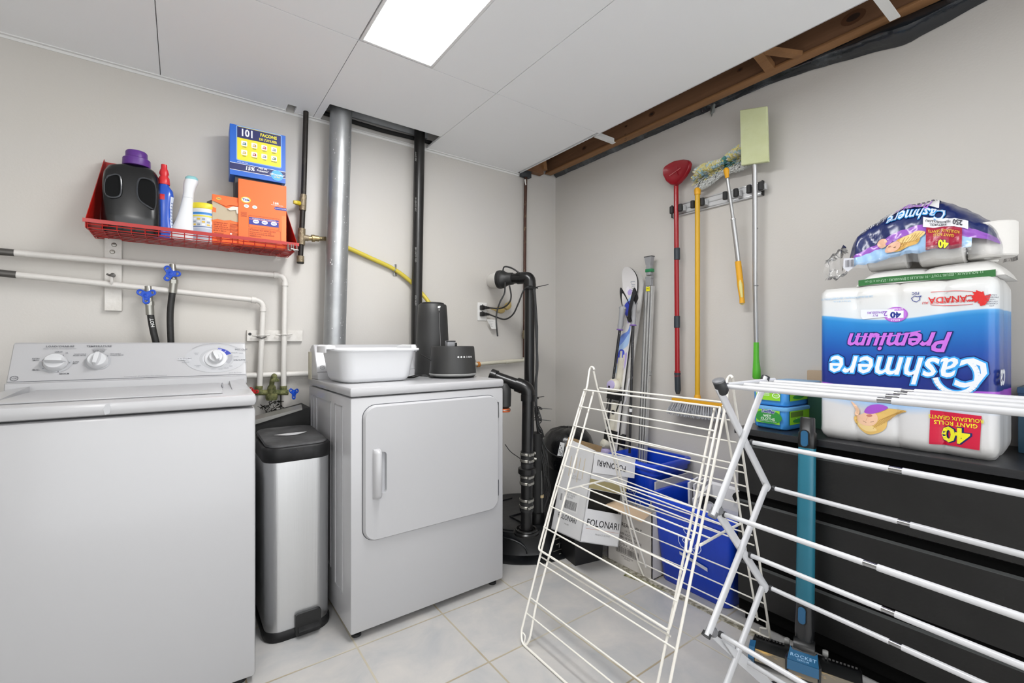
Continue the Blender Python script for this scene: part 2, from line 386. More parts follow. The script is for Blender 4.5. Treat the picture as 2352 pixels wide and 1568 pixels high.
def rag(a, b):
    return (2.186-.02*sin(a*5)*b-.008, p.y+.05*(a-.5)*(1-.5*b), p.z+.02-.062*b+.01*sin(a*7+b*3))
mb.grid(rag, 12, 8, M('grey_film', '#6f726f', .3, bump=(40, .7)))
mb.grid(lambda a, b: Vector(rag(1-a, b))+Vector((.001, 0, 0)), 12, 8, MATS['grey_film'])
o = mb.build('film_scrap', loc=p); tag(o, 'torn scrap of grey plastic film hanging above the red dustpan', 'plastic scrap')

# metal trunk duct and insulated line seen through the ceiling opening
galv_f = M('flat_galvanised', '#a8aaab', .5, .2, noise_=(6, '#8f9193', .35, .7))
mb = MB(); mb.box((.60, 2.27, 2.33), (1.165, 2.455, 2.56), galv_f, .002); mb.box((.585, 2.45, 2.30), (1.172, 2.46, 2.50), galv_f)
o = mb.build('trunk_duct', loc=(.88, 2.36, 2.33)); tag(o, 'flat grey metal trunk duct seen up inside the ceiling opening', 'duct')
mb = MB(); mb.tube([(.50, 2.462, 2.285), (.9, 2.462, 2.278), (1.20, 2.462, 2.287)], .011, M('black_foam_line', '#141414', .8), 12)
o = mb.build('insulated_line', loc=(.88, 2.462, 2.28)); tag(o, 'black insulated line along the wall at the back of the ceiling opening', 'pipe')

for px, py, w_, lb_ in ((1452, 312, .03, 'small torn white plastic scrap at the joist bottom near the ceiling bracket'), (1612, 246, .022, 'small white plastic stub poking from under the joist beside the grey film')):
    mb = MB(); p = onX(px, py, 2.17); mb.grid(lambda a, b: (2.165+.02*b+.004*sin(a*9), p.y+w_*(1-2*a)*(1-.3*b), p.z+.012-.024*b+.005*sin(a*8+2)), 8, 4, sheet2); mb.grid(lambda a, b: (2.166+.02*b+.004*sin((1-a)*9), p.y+w_*(2*a-1)*(1-.3*b), p.z+.013-.024*b+.005*sin((1-a)*8+2)), 8, 4, sheet2)
    o = mb.build('plastic_scrap', loc=p); tag(o, lb_, 'plastic scrap')
# ================================================================== washer and dryer
enamel = M('white_enamel', '#b1b1b3', .28, coat=.25, spec=.5)
enamel_d = M('white_enamel_inner', '#b8b9bc', .35)
plastic_w = M('white_plastic', '#c8c9cb', .4)
seam_m = M('seam_shadow_gap', '#55565a', .8)
foot_m = M('black_rubber', '#1b1b1c', .7)
gtxt = ink('#55575c'); ltxt = ink('#8d8f94'); gray_p = ink('#a8a9ac', .4); gray_q = ink('#97989d', .4)
def emblem(mb, u, v, s, fr, h, mat):
    """small round scalloped emblem"""
    mb.ell(u, v, s, s*.92, fr, h, mat, 28, 0, 2*pi, .86)
    for k in range(4):
        a = pi/4+k*pi/2; mb.ell(u+cos(a)*s*.55, v+sin(a)*s*.5, s*.36, s*.36, fr, h, mat, 14, a-1.6, a+1.6, .84)
    mb.text('GE', u, v, s*.8, fr, h+.0002, mat, shear=.3)
def knob(t, u, v, r, fr, ang, name='knob'):
    def f(mb):
        o = fr(u, v, 0); n = (fr(u, v, 1)-o).normalized()
        mb.lathe([(r*1.04, 0), (r*1.04, .004), (r, .006), (r*.96, .018), (r*.86, .022)], plastic_w, o, 32, n)
        ux = (fr(1, 0, 0)-fr(0, 0, 0)).normalized(); vx = (fr(0, 1, 0)-fr(0, 0, 0)).normalized()
        d = ux*cos(ang)+vx*sin(ang); s_ = n.cross(d)
        rings = []
        for k, (q, w, hh) in enumerate(((-.95, .08, .022), (-.7, .26, .036), (0, .34, .040), (.7, .26, .037), (1.0, .06, .024))):
            c = o + d*r*q
            rings.append([c + s_*w*r*1.25 + n*.018, c + s_*w*r*.7 + n*hh, c - s_*w*r*.7 + n*hh, c - s_*w*r*1.25 + n*.018])
        mb.loft(rings, plastic_w)
    return part(t, name, f)
# ---- washer
Wd = .686; rotw = radians(-2.6)
base = Vector((.196, 1.676, 0))                       # its front right corner on the floor
c0 = base - Matrix.Rotation(rotw, 3, 'Z') @ Vector((Wd/2, 0, 0))
wash = thing('washing_machine', 'white top-loading washing machine with three knobs on its backsplash', 'washing machine', c0, rotw)
T = TM(wash)
def cab(mb):
    mb.box((-Wd/2, .008, .022), (Wd/2, .655, .893), enamel, .009, T=T)
part(wash, 'cabinet', cab)
def deck(mb):
    mb.box((-Wd/2-.003, 0, .899), (Wd/2+.003, .655, .937), enamel, .012, T=T)
part(wash, 'top_deck', deck)
def lid(mb):
    mb.box((-.27, .075, .9375), (.255, .475, .943), enamel, .003, T=T)
part(wash, 'lid', lid)
part(wash, 'lid_slot', lambda mb: mb.box((.2555, .31, .9378), (.2605, .37, .9500), M('grey_plastic', '#8c8d90', .5), .001, T=T))
def side_rise(mb):
    # low sloped shoulders either side of the lid well
    for sx in (SIDE,):
        x0, x1 = (.285, .334) if sx > 0 else (-.334, -.285)
        mb.loft([[(x0, .20, .937), (x1, .20, .937), (x1, .20, .938), (x0, .20, .938)], [(x0, .50, .937), (x1, .50, .937), (x1, .50, .958), (x0, .50, .950)]], enamel, T=T)
for SIDE in (-1, 1): part(wash, 'deck_shoulder', side_rise)
# backsplash, leaning back
A0 = Vector((0, .50, .972)); A1 = Vector((0, .565, 1.100))
def splash(mb):
    w = Wd/2
    prof = [(.478, .937), (.482, .966), (.497, .9685), (.500, .9725), (.566, 1.098), (.575, 1.103), (.60, 1.103), (.635, 1.09), (.65, .937)]
    xs_ = [(-w-.002, .004), (-w+.001, .001), (-w+.012, 0), (w-.012, 0), (w-.001, .001), (w+.002, .004)]
    mb.loft([[(x, y + (e if y < .6 else -e), z - e*(1 if z > 1.05 else 0)) for y, z in prof] for x, e in xs_], enamel, T=T)
part(wash, 'backsplash', splash, smooth=28)
vdir = (A1-A0).normalized()
def frl(o, T=T):
    o = Vector(o); R = T.to_3x3(); return frame(T @ o, R @ Vector((1, 0, 0)), R @ vdir)
pf = frl((0, .4995, .9725))     # panel coordinates: u right from centre, v up the slope
PH = .142
def seamline(mb):
    mb.line([(-.342, -.001), (.342, -.001)], .0018, pf, .0006, seam_m)
part(wash, 'seam', seamline, smooth=0)
def printing(mb):
    h = .0007
    # load knob, temperature knob
    def marks(cu, cv, r, items):
        for a, txt, sz, al in items:
            a = radians(a); mb.ell(cu+cos(a)*r, cv+sin(a)*r*.95, .0016, .0016, pf, h, gtxt, 8)
            k = 1 if al == 'LEFT' else (-1 if al == 'RIGHT' else 0)
            mb.text(txt, cu+cos(a)*(r+.006)+k*.002, cv+sin(a)*(r+.0075), sz, pf, h, gtxt, .012, align=al)
    mb.ell(-.232, .066, .042, .037, pf, .0005, gray_p, 36, radians(170), radians(375), .8)
    mb.ell(-.122, .070, .037, .034, pf, .0004, gray_p, 36)
    mb.text('LOAD/CHARGE', -.226, .131, .0095, pf, h, gtxt, .02, track=1.15); mb.text('Super Capacity Plus/Capacite Plus', -.226, .1225, .0062, pf, h, ltxt)
    mb.text('TEMPERATURE', -.122, .131, .0095, pf, h, gtxt, .02, track=1.15); mb.text('WASH/RINSE\nLAVAGE/RINCAGE', -.122, .121, .0052, pf, h, ltxt)
    marks(-.232, .066, .036, ((85, 'LARGE', .0068, 'CENTER'), (62, 'XL', .0068, 'LEFT'), (160, 'EXTRA\nSMALL', .006, 'RIGHT'), (215, 'SMALL', .0068, 'RIGHT'), (285, 'MEDIUM', .0068, 'LEFT'), (0, 'SUPER\nMAX', .006, 'LEFT')))
    marks(-.122, .070, .034, ((140, 'COLD COLD\nFROID FROID', .0058, 'RIGHT'), (90, 'WARM COLD\nTIEDE FROID', .0058, 'CENTER'), (40, 'HOT COLD\nCHAUD FROID', .0058, 'LEFT')))
    # cycle dial
    cu, cv = .2385, .0735
    mb.ell(cu, cv, .104, .062, pf, .0003, ink('#b1b2b5', .4), 48)
    mb.ell(cu+.004, cv-.001, .060, .047, pf, .0005, gray_p, 40)
    mb.ell(cu, cv, .045, .037, pf, .0006, ink('#bcbdc0', .4), 36)
    mb.ell(cu+.004, cv+.004, .054, .043, pf, .0008, ink('#17309c'), 20, radians(22), radians(86), .64)
    mb.ell(cu+.004, cv+.004, .054, .043, pf, .0008, gray_q, 20, radians(-42), radians(18), .70)
    for a in (83, 79, 75, 71, 50): a = radians(a); mb.line([(cu+.004+cos(a)*.040, cv+.004+sin(a)*.032), (cu+.004+cos(a)*.050, cv+.004+sin(a)*.040)], .0012, pf, .001, ink('#e8e8ea'))
    mb.rect(cu-.125, cv-.006, cu-.082, cv+.006, pf, .0009, ink('#c4c5c8', .4))
    mb.text('COTTONS', cu-.103, cv+.001, .0085, pf, .0012, gtxt, .02, track=1.1); mb.text('SPEED WASH', cu-.103, cv-.0048, .0042, pf, .0012, ltxt)
    mb.text('EASY CARE', cu+.090, cv+.040, .0085, pf, .0012, gtxt, .02, track=1.1); mb.text('TOUS TISSUS', cu+.090, cv+.034, .005, pf, .0012, ltxt)
    mb.text('DELICATE', cu+.082, cv-.009, .0085, pf, .0012, gtxt, .02, track=1.1)
    for u, v, s_ in ((-.065, .022, 'HEAVY\nSOIL'), (-.060, -.033, 'NORMAL\nSOIL'), (-.008, -.047, 'LIGHT'), (.016, -.048, 'RINSE'), (.036, -.044, 'DRAIN'), (.052, -.036, 'SPIN'), (.012, .050, 'OFF'), (.064, .025, 'REGULAR'), (.072, .006, 'SHORT'), (-.100, -.015, 'REGULAR'), (.105, -.018, 'LIGHT'), (.09, .022, 'LIGHT')):
        mb.text(s_, cu+u, cv+v, .0055, pf, .0012, ltxt, .012)
    mb.ell(cu, cv, .104, .070, pf, .0006, ltxt, 30, radians(40), radians(140), .985)
    mb.text('Quiet By Design', .305, .008, .007, pf, h, ltxt, shear=.3); mb.text('Commercial Quality/Qualite commerciale', .018, .006, .0068, pf, h, ltxt, shear=.35, track=1.1)
    emblem(mb, -.327, .012, .0100, pf, h, gtxt)
part(wash, 'printed_markings', printing, smooth=0)
knob(wash, -.232, .066, .030, pf, radians(-4)); knob(wash, -.122, .070, .029, pf, radians(80))
def ring(mb):
    o = pf(.2385, .0735, 0); n = (pf(0, 0, 1)-pf(0, 0, 0)).normalized(); mb.lathe([(.039, .0008), (.039, .004), (.036, .006), (.030, .006)], plastic_w, o, 40, n)
k3 = knob(wash, .2385, .0735, .0255, pf, radians(112)); part(k3, 'dial_ring', ring)
def mark(mb):
    f2 = frame(T @ Vector((-.02, -.0004, .918)), T.to_3x3() @ Vector((1, 0, 0)), (0, 0, 1))
    mb.slab([(-.004, -.016), (.006, -.012), (.008, .004), (.004, .016), (-.003, .012), (-.008, .0)], f2, .0004, ink('#b4b5b8', .4))
part(wash, 'scuff', mark, smooth=0)
for sx in (-.3, .3):
    for y in (.05, .6): part(wash, 'foot', lambda mb: mb.lathe([(.02, 0), (.02, .012), (.012, .014), (.012, .023)], foot_m, (sx, y, 0), 14, T=T))
# ---- dryer
rotd = radians(.6); dl = Vector((.503, 1.694, 0))
dc = dl + Matrix.Rotation(rotd, 3, 'Z') @ Vector((.343, 0, 0))
dry = thing('clothes_dryer', 'white front-loading clothes dryer with a recessed door handle, basin on top', 'dryer', dc, rotd)
T2 = TM(dry); R2 = T2.to_3x3(); w = .343
def dcab(mb):
    mb.box((-w, 0, .028), (w, .64, .898), enamel, .007, T=T2)
    # stamped side ribs, left side
    for y0, y1, z0, z1 in ((.10, .20, .14, .86), (.26, .50, .18, .86), (.54, .60, .14, .86)):
        f = frame(T2 @ Vector((-w, 0, 0)), R2 @ Vector((0, -1, 0)), (0, 0, 1))
        for a, b in (((-y1, z0), (-y1+.006, z1)), ((-y0-.006, z0), (-y0, z1)), ((-y1, z1-.006), (-y0, z1)), ((-y1, z0), (-y0, z0+.006))):
            mb.prism([(a[0], a[1]), (b[0], a[1]), (b[0], b[1]), (a[0], b[1])], f, -.001, .0022, enamel)
part(dry, 'cabinet', dcab)
part(dry, 'top_deck', lambda mb: mb.box((-w-.003, -.004, .902), (w+.003, .64, .937), enamel, .009, T=T2))
ff = frame(T2 @ Vector((0, 0, 0)), R2 @ Vector((1, 0, 0)), (0, 0, 1))
def rr2(u0, v0, u1, v1, r, n=6): return [(x+(u0+u1)/2, y+(v0+v1)/2) for x, y, z in rrect(u1-u0, v1-v0, r, 0, seg=n)]
DU0, DU1, DV0, DV1 = -w+.043, w-.036, .360, .868
def door(mb):
    # door with a rolled edge and a recess for the fingers (right of the grip)
    o = rr2(DU0, DV0, DU1, DV1, .05); i1 = rr2(DU0+.001, DV0+.001, DU1-.001, DV1-.001, .049); i2 = rr2(DU0+.006, DV0+.006, DU1-.006, DV1-.006, .044)
    hu0, hu1, hv0, hv1 = -.242, -.214, .535, .690
    rings = [[ff(u, v, 0) for u, v in o], [ff(u, v, .012) for u, v in i1], [ff(u, v, .019) for u, v in i2]]
    mb.loft(rings, enamel, cap0=False, cap1=False)
    hr = rr2(hu0, hv0, hu1, hv1, .012); n = len(hr)
    A = [ff(u, v, .019) for u, v in i2]; B = [ff(u, v, .019) for u, v in hr]
    mb.loft([A, B], enamel, cap0=False, cap1=False)
    C = [ff(u+(.001 if u < -.23 else -.001), v, .004) for u, v in hr]; mb.loft([B, C], enamel, cap0=False, cap1=False)
    mb.add(C, [tuple(range(n))], enamel_d)
dd = part(dry, 'door', door, smooth=50)
def grip(mb):
    rings = []
    for v, k in ((.520, .2), (.524, .7), (.535, 1), (.69, 1), (.701, .7), (.705, .2)):
        rings.append([ff(-.268, v, .018), ff(-.266, v, .018+.020*k), ff(-.256, v, .018+.030*k), ff(-.245, v, .018+.031*k), ff(-.2415, v, .018+.026*k), ff(-.2415, v, .018)])
    mb.loft(rings, enamel)
part(dd, 'handle', grip, smooth=50)
def gap(mb):
    o = rr2(DU0-.0025, DV0-.0025, DU1+.0025, DV1+.0025, .052); i = rr2(DU0+.001, DV0+.001, DU1-.001, DV1-.001, .049)
    mb.loft([[ff(u, v, .0006) for u, v in o], [ff(u, v, .0008) for u, v in i]], seam_m, cap0=False, cap1=False)
part(dry, 'door_gap', gap, smooth=0)
for v in (.45, .80): part(dry, 'hinge', lambda mb: mb.prism([(DU1+.001, v-.035), (DU1+.006, v-.035), (DU1+.006, v+.035), (DU1+.001, v+.035)], ff, 0, .009, M('steel', '#9a9b9d', .35, 1)), smooth=0)
def dsplash(mb):
    prof = [(.465, .937), (.47, .966), (.487, .969), (.545, 1.085), (.555, 1.093), (.585, 1.093), (.62, 1.075), (.64, .937)]
    xs_ = [(-w+.0, .004), (-w+.003, .001), (-w+.012, 0), (w-.012, 0), (w-.003, .001), (w, .004)]
    mb.loft([[(x, y+(e if y < .58 else -e), z-e*(z > 1.05)) for y, z in prof] for x, e in xs_], enamel, T=T2)
part(dry, 'backsplash', dsplash, smooth=28)
part(dry, 'backsplash_end', lambda mb: mb.box((-w-.004, .585, .928), (-w+.001, .638, 1.06), M('cream_plastic', '#cfcab4', .5), .004, T=T2), label='yellowed cream end strip')
vd2 = Vector((0, .058, .116)).normalized(); pf2 = frame(T2 @ Vector((0, .4865, .969)), R2 @ Vector((1, 0, 0)), R2 @ vd2)
part(dry, 'emblem', lambda mb: (emblem(mb, -.318, .022, .0105, pf2, .0008, gtxt), mb.line([(-w, 0), (w, 0)], .0016, pf2, .0006, seam_m)), smooth=0)
for sx in (-.31, .31):
    for y in (.04, .6): part(dry, 'foot', lambda mb: mb.lathe([(.018, 0), (.018, .01), (.009, .012), (.009, .029)], foot_m, (sx, y, 0), 14, T=T2))
# ---- basin on the dryer
tub_m = M('white_basin_plastic', '#e0e1e3', .3, coat=.1)
bc = Vector((.668, 1.985, .938)); bas = thing('plastic_basin', 'white rectangular plastic wash basin sitting on the dryer', 'basin', bc, radians(3))
Tb = TM(bas)
def basin(mb):
    L_ = lambda w_, d_, r, z: [(p[0]*.86, p[1], p[2]) for p in rrect(w_, d_, r, z, seg=7)]
    mb.loft([L_(.30, .21, .05, 0), L_(.325, .232, .055, .004), L_(.35, .255, .06, .02), L_(.385, .295, .06, .128), L_(.388, .298, .06, .130), L_(.424, .330, .07, .131), L_(.428, .334, .07, .136), L_(.424, .330, .07, .141), L_(.405, .312, .065, .142), L_(.382, .290, .058, .135), L_(.345, .25, .055, .02), L_(.31, .22, .05, .008), L_(.26, .17, .04, .006)], tub_m, T=Tb)
part(bas, 'bowl', basin, smooth=40)
for sx in (-1, 1):
    def hand(mb):
        mb.loft([[(sx*.168, -.075, .139), (sx*.168, -.070, .152), (sx*.168, .070, .152), (sx*.168, .075, .139)], [(sx*.191, -.070, .139), (sx*.191, -.060, .156), (sx*.191, .060, .156), (sx*.191, .070, .139)],
                 [(sx*.199, -.060, .138), (sx*.203, -.052, .150), (sx*.203, .052, .150), (sx*.199, .060, .138)], [(sx*.199, -.060, .124), (sx*.203, -.055, .124), (sx*.203, .055, .124), (sx*.199, .060, .124)]], tub_m, T=Tb)
    part(bas, 'handle', hand, smooth=40)
# ---- tall black tower and low black base unit
blk = M('matte_black_plastic', '#272727', .5, noise_=(5, '#30302f', .4, .7))
blk2 = M('dark_black_plastic', '#161616', .45)
tc_ = Vector((1.045, 2.13, .938)); tower = thing('speaker_tower', 'tall tapered black cylinder with a small white g near its top, on the dryer', 'appliance tower', tc_)
def twr(mb):
    mb.lathe([(.088, 0), (.09, .004), (.088, .02), (.086, .10), (.0765, .30), (.072, .355), (.068, .360), (.06, .360)], blk, tc_, 40)
    mb.lathe([(.060, .3595), (.060, .366), (.050, .370), (.0, .370)], blk2, tc_, 32)
part(tower, 'body', twr)
def gmark(mb):
    d = ray(1022, 706); n = -Vector((d.x, d.y, 0)).normalized(); # faces the room
    n = (Matrix.Rotation(radians(28), 3, 'Z') @ n)
    u = Vector((0, 0, 1)).cross(n).normalized(); r = .0765
    f = lambda a, b, h=0: tc_ + (n*cos(a/.073)+u*sin(a/.073))*((.0765-(b-.30)*.08)+h) + Vector((0, 0, b))
    mb.text('g', 0, .3425, .036, f, .0012, ink('#e8e8e8'), .03)
    mb.grid(lambda a, b: f(-.0006+.0012*a, .14+.175*b, .0012 if b > .9 else .0014), 1, 6, ink('#8a8a8a'))
part(tower, 'g_mark', gmark, smooth=0)
part(tower, 'foot_fins', lambda mb: [mb.cyl(tc_+Vector((.083*cos(a), .083*sin(a), 0)), tc_+Vector((.083*cos(a), .083*sin(a), .03)), .004, blk2) for a in [i*pi/9 for i in range(18)]])
uc = Vector((1.060, 1.940, .938)); unit = thing('juicer_base', 'low round dark grey appliance base with a row of white icons, on the dryer', 'appliance base', uc)
def un(mb):
    mb.lathe([(.100, 0), (.104, .004), (.110, .010)], blk2, uc, 40); mb.lathe([(.110, .010), (.1135, .016), (.112, .020)], M('grey_band', '#8e8e8c', .4), uc, 48, cap=False)
    mb.lathe([(.112, .020), (.103, .140), (.101, .146), (.098, .148), (.094, .144), (.0, .142)], blk, uc, 48)
part(unit, 'body', un)
def icons(mb):
    d = -Vector((uc.x, uc.y, 0)).normalized(); n = Matrix.Rotation(radians(12), 3, 'Z') @ d; u = Vector((0, 0, 1)).cross(n)
    f = lambda a, b, h=0: uc + (n*cos(a/.107)+u*sin(a/.107))*(.112-(b-.02)*.075+h) + Vector((0, 0, b))
    for i in range(6): mb.ell(.003+i*.0145, .098, .0042, .0042, f, .0008, ink('#d8d8d8'), 14, 0, 2*pi, .35 if i != 3 else .75)
part(unit, 'icons', icons, smooth=0)
def catch(mb):
    p = uc+Vector((-.025, .0, .146))
    mb.box(p+Vector((-.008, -.01, 0)), p+Vector((.035, .02, .028)), M('grey_plastic', '#8c8d90', .5), .004); mb.box(p+Vector((-.012, -.012, .024)), p+Vector((.034, .0, .0275)), blk2, .001); mb.box(p+Vector((.030, -.012, -.002)), p+Vector((.042, .004, .018)), blk2, .001)
part(unit, 'latch', catch)
cord = MB(); cord.tube(spline([(.93, 2.02, 1.045), (.955, 1.96, 1.02), (.99, 1.93, 1.0), (1.005, 1.94, .992)]), .003, blk2); 
cord.tube(spline([(.845, 1.99, .9415), (.87, 1.965, .9425), (.90, 1.93, .955), (.935, 1.92, .9425), (.97, 1.94, .942), (.995, 1.9, .944)]), .003, blk2)
cord.tube(spline([(.85, 1.995, .9415), (.885, 1.97, .950), (.93, 1.95, .946), (.99, 1.88, .942)]), .003, blk2)
cord.build('power_cord', unit)
# ---- pedal bin
steel = M('brushed_steel', '#d9dadb', .32, 1, noise_=(3, '#c9cacb', .3, .7), bump=(200, .05), stretch=(1, 1, .02))
gblack = M('bin_black_plastic', '#111112', .5, spec=.3, noise_=(14, '#262627', .45, .7))
glid = M('bin_lid_grey', '#323233', .6, spec=.3, noise_=(16, '#4c4c4d', .4, .75))
can = thing('pedal_bin', 'stainless steel step trash can with black lid between washer and dryer', 'trash can', (.362, 2.025, 0), radians(.5))
Tc = TM(can); cw, cd = .226, .33
part(can, 'body', lambda mb: mb.loft([rrect(cw, cd, .055, .03, seg=8), rrect(cw+.002, cd, .055, .35, seg=8), rrect(cw+.006, cd+.002, .055, .675, seg=8)], steel, T=Tc), smooth=60)
part(can, 'base', lambda mb: mb.loft([rrect(cw+.006, cd+.01, .058, 0, seg=8), rrect(cw+.012, cd+.016, .06, .008, seg=8), rrect(cw+.012, cd+.016, .06, .026, seg=8), rrect(cw+.004, cd+.006, .058, .034, seg=8)], gblack, T=Tc), smooth=50)
part(can, 'collar', lambda mb: mb.loft([rrect(cw+.010, cd+.008, .058, .660, seg=8), rrect(cw+.018, cd+.016, .062, .667, seg=8), rrect(cw+.018, cd+.016, .062, .708, seg=8), rrect(cw+.008, cd+.006, .058, .714, seg=8), rrect(cw-.01, cd-.01, .05, .714, seg=8)], gblack, T=Tc), smooth=50)
def lidp(mb):
    tilt = Matrix.Translation((0, 0, .718)) @ Matrix.Rotation(radians(3), 4, 'X')
    mb.loft([rrect(cw-.012, cd-.012, .05, 0, seg=8), rrect(cw-.006, cd-.006, .052, .006, seg=8), rrect(cw-.014, cd-.014, .048, .012, seg=8), rrect(cw-.08, cd-.08, .04, .014, seg=8)], glid, T=Tc @ tilt)
lp = part(can, 'lid', lidp, smooth=50)
def inlay(mb):
    f = frame(Tc @ Vector((0, .0, .7325)), Tc.to_3x3() @ Vector((1, 0, 0)), Tc.to_3x3() @ Vector((0, 1, .0524)))
    mb.slab([(-.062+.124*i/16, -.034*sin(pi*i/16)) for i in range(17)] + [(.062-.124*i/16, .006*sin(pi*i/16)) for i in range(1, 16)], f, .0022, M('satin_grey', '#c4c4c4', .35, .1))
part(lp, 'grip_plate', inlay, smooth=0, label='pale grey crescent grip plate')
def pedal(mb):
    fr = frame(Tc @ Vector((.028, -cd/2-.004, .0)), Tc.to_3x3() @ Vector((1, 0, 0)), (0, 0, 1))
    o = rr2(-.046, .004, .046, .086, .012); i = rr2(-.040, .010, .040, .080, .009)
    mb.prism(o, fr, -.004, .010, blk2); mb.loft([[fr(u, v, .0102) for u, v in o], [fr(u, v, .006) for u, v in i]], gblack, cap0=False)
    mb.loft([[fr(-.036, .030, .006), fr(.036, .030, .006), fr(.036, .038, .006), fr(-.036, .038, .006)], [fr(-.038, .022, .03), fr(.038, .022, .03), fr(.038, .030, .032), fr(-.038, .030, .032)]], gblack)
part(can, 'pedal', pedal, smooth=30)
part(can, 'latch_notch', lambda mb: mb.ell(.0, 0, .014, .012, frame(Tc @ Vector((0, -cd/2-.0085, .708)), Tc.to_3x3() @ Vector((1, 0, 0)), (0, 0, 1)), .0006, blk2, 16, pi, 2*pi), smooth=0)
# ---- black utility tub behind the bin
ut = thing('utility_tub', 'low dark utility tub with a grey rolled rim behind the trash can', 'tub', (.36, 2.37, .0))
def tub(mb):
    d = M('dark_tub', '#20201f', .6)
    a = Vector((.20, 2.30, .735)); b = Vector((.475, 2.30, .80))
    mb.loft([[(.20, 2.30, .0), (.49, 2.30, .0), (.49, 2.46, .0), (.20, 2.46, .0)], [(.20, 2.285, .735), (.49, 2.285, .80), (.49, 2.47, .80), (.20, 2.47, .735)]], d)
part(ut, 'body', tub, smooth=0)
part(ut, 'rim', lambda mb: mb.loft([[(.20, 2.275, .728), (.20, 2.275, .752), (.20, 2.32, .764), (.20, 2.32, .74)], [(.455, 2.275, .792), (.455, 2.275, .800), (.46, 2.32, .812), (.46, 2.32, .80)]], M('dull_metal', '#8f8e8a', .35, .6)), smooth=30, label='dull grey metal rim')
# ================================================================== shelf and everything on the back wall
red_m = M('red_painted_metal', '#a81810', .32, coat=.2)
SX0, SX1, SY, SZ = -.285, .435, 2.275, 1.555
sh = thing('wall_shelf', 'red metal wall shelf with a wire mesh tray holding detergents', 'shelf', (.07, WY-.005, 1.53))
for x, top, nm in ((SX0, 1.84, 'left'), (SX1, 1.80, 'right')):
    def br(mb):
        s_ = 1 if x < 0 else -1; k = .004*s_
        # plate: against the wall at the top, out to the front rail at the bottom, slightly splayed
        A = [(x+.035*s_, WY-.002, top), (x+.035*s_, WY-.035, top), (x, SY, SZ), (x, SY, 1.527), (x+.012*s_, WY-.002, 1.527)]
        mb.loft([[Vector(p) for p in A], [Vector(p)+Vector((k*.5, 0, 0)) for p in A]], red_m)
        B = [(x+.035*s_, WY-.0035, top), (x+.085*s_, WY-.0035, top), (x+.06*s_, WY-.0035, 1.53), (x+.012*s_, WY-.0035, 1.53)]
        mb.loft([[Vector(p) for p in B], [Vector(p)+Vector((0, .003, 0)) for p in B]], red_m)
        mb.loft([[Vector((x, SY+.002, SZ)), Vector((x+.062*s_, SY+.02, SZ-.003)), Vector((x+.05*s_, WY-.05, 1.525)), Vector((x+.012*s_, WY-.03, 1.525))], [Vector((x, SY+.002, SZ+.0015)), Vector((x+.062*s_, SY+.02, SZ-.0015)), Vector((x+.05*s_, WY-.05, 1.5265)), Vector((x+.012*s_, WY-.03, 1.5265))]], red_m)
    b = part(sh, 'bracket', br, smooth=0)
    def scr(mb):
        s_ = 1 if x < 0 else -1; c = Vector((x+.06*s_, WY-.004, top-.03)); mb.lathe([(.008, 0), (.007, .003), (0, .004)], M('screw_steel', '#8d8a84', .35, .8), c, 14, (0, -1, 0))
    part(b, 'screw', scr)
def rail(mb):
    mb.loft([[(SX0-.006, SY-.003, SZ-.008), (SX0-.006, SY-.003, SZ+.006), (SX0-.006, SY+.001, SZ+.006), (SX0-.006, SY+.001, SZ-.008)], [(SX1+.006, SY-.003, SZ-.008), (SX1+.006, SY-.003, SZ+.006), (SX1+.006, SY+.001, SZ+.006), (SX1+.006, SY+.001, SZ-.008)]], red_m)
part(sh, 'front_rail', rail, smooth=0)
def tray(mb):
    r = .0022; zf, zb = 1.528, 1.5265; x0, x1 = SX0+.006, SX1-.006; yb = WY-.012
    n = 17
    for i in range(n+1):
        x = x0+(x1-x0)*i/n; mb.tube(rounded([(x, SY, SZ), (x, SY+.006, zf), (x, yb, zb)], .004, 3), r*.85, red_m, 6)
    for k in range(1, 3): z = SZ-(SZ-zf)*k/2; mb.tube([(x0, SY+.002*k, z), (x1, SY+.002*k, z)], r*.9, red_m, 6)
    for k in range(1, 7): y = SY+.006+(yb-SY-.006)*k/6; mb.tube([(x0, y, zf+(zb-zf)*k/6-.002), (x1, y, zf+(zb-zf)*k/6-.002)], r*.85, red_m, 6)
part(sh, 'wire_tray', tray)
hw = M('zinc_hardware', '#9c9c98', .35, .85)
def shackle(mb):
    for dx in (0, .022):
        p = Vector((SX1-.035+dx, SY-.004, 1.552)); mb.tube(rounded([p+Vector((-.006, 0, 0)), p+Vector((-.006, -.004, -.030)), p+Vector((.008, -.004, -.030)), p+Vector((.008, 0, 0))], .008), .0022, hw, 8)
    mb.cyl((SX1-.03, SY-.008, 1.53), (SX1+.002, SY-.008, 1.527), .003, hw)
part(sh, 'hook_clip', shackle)
ZS = 1.5315                                             # items stand on the mesh
def rotM(c, deg): return Matrix.Translation(c) @ Matrix.Rotation(radians(deg), 4, 'Z')
def item(name, label, cat, c, deg=0, sc=(1, 1, 1)):
    o = thing(name, label, cat, c, radians(deg)); return o, TM(o) @ Matrix.Diagonal((sc[0], sc[1], sc[2], 1))
XP = lambda px, y: onY(px, 786, y).x
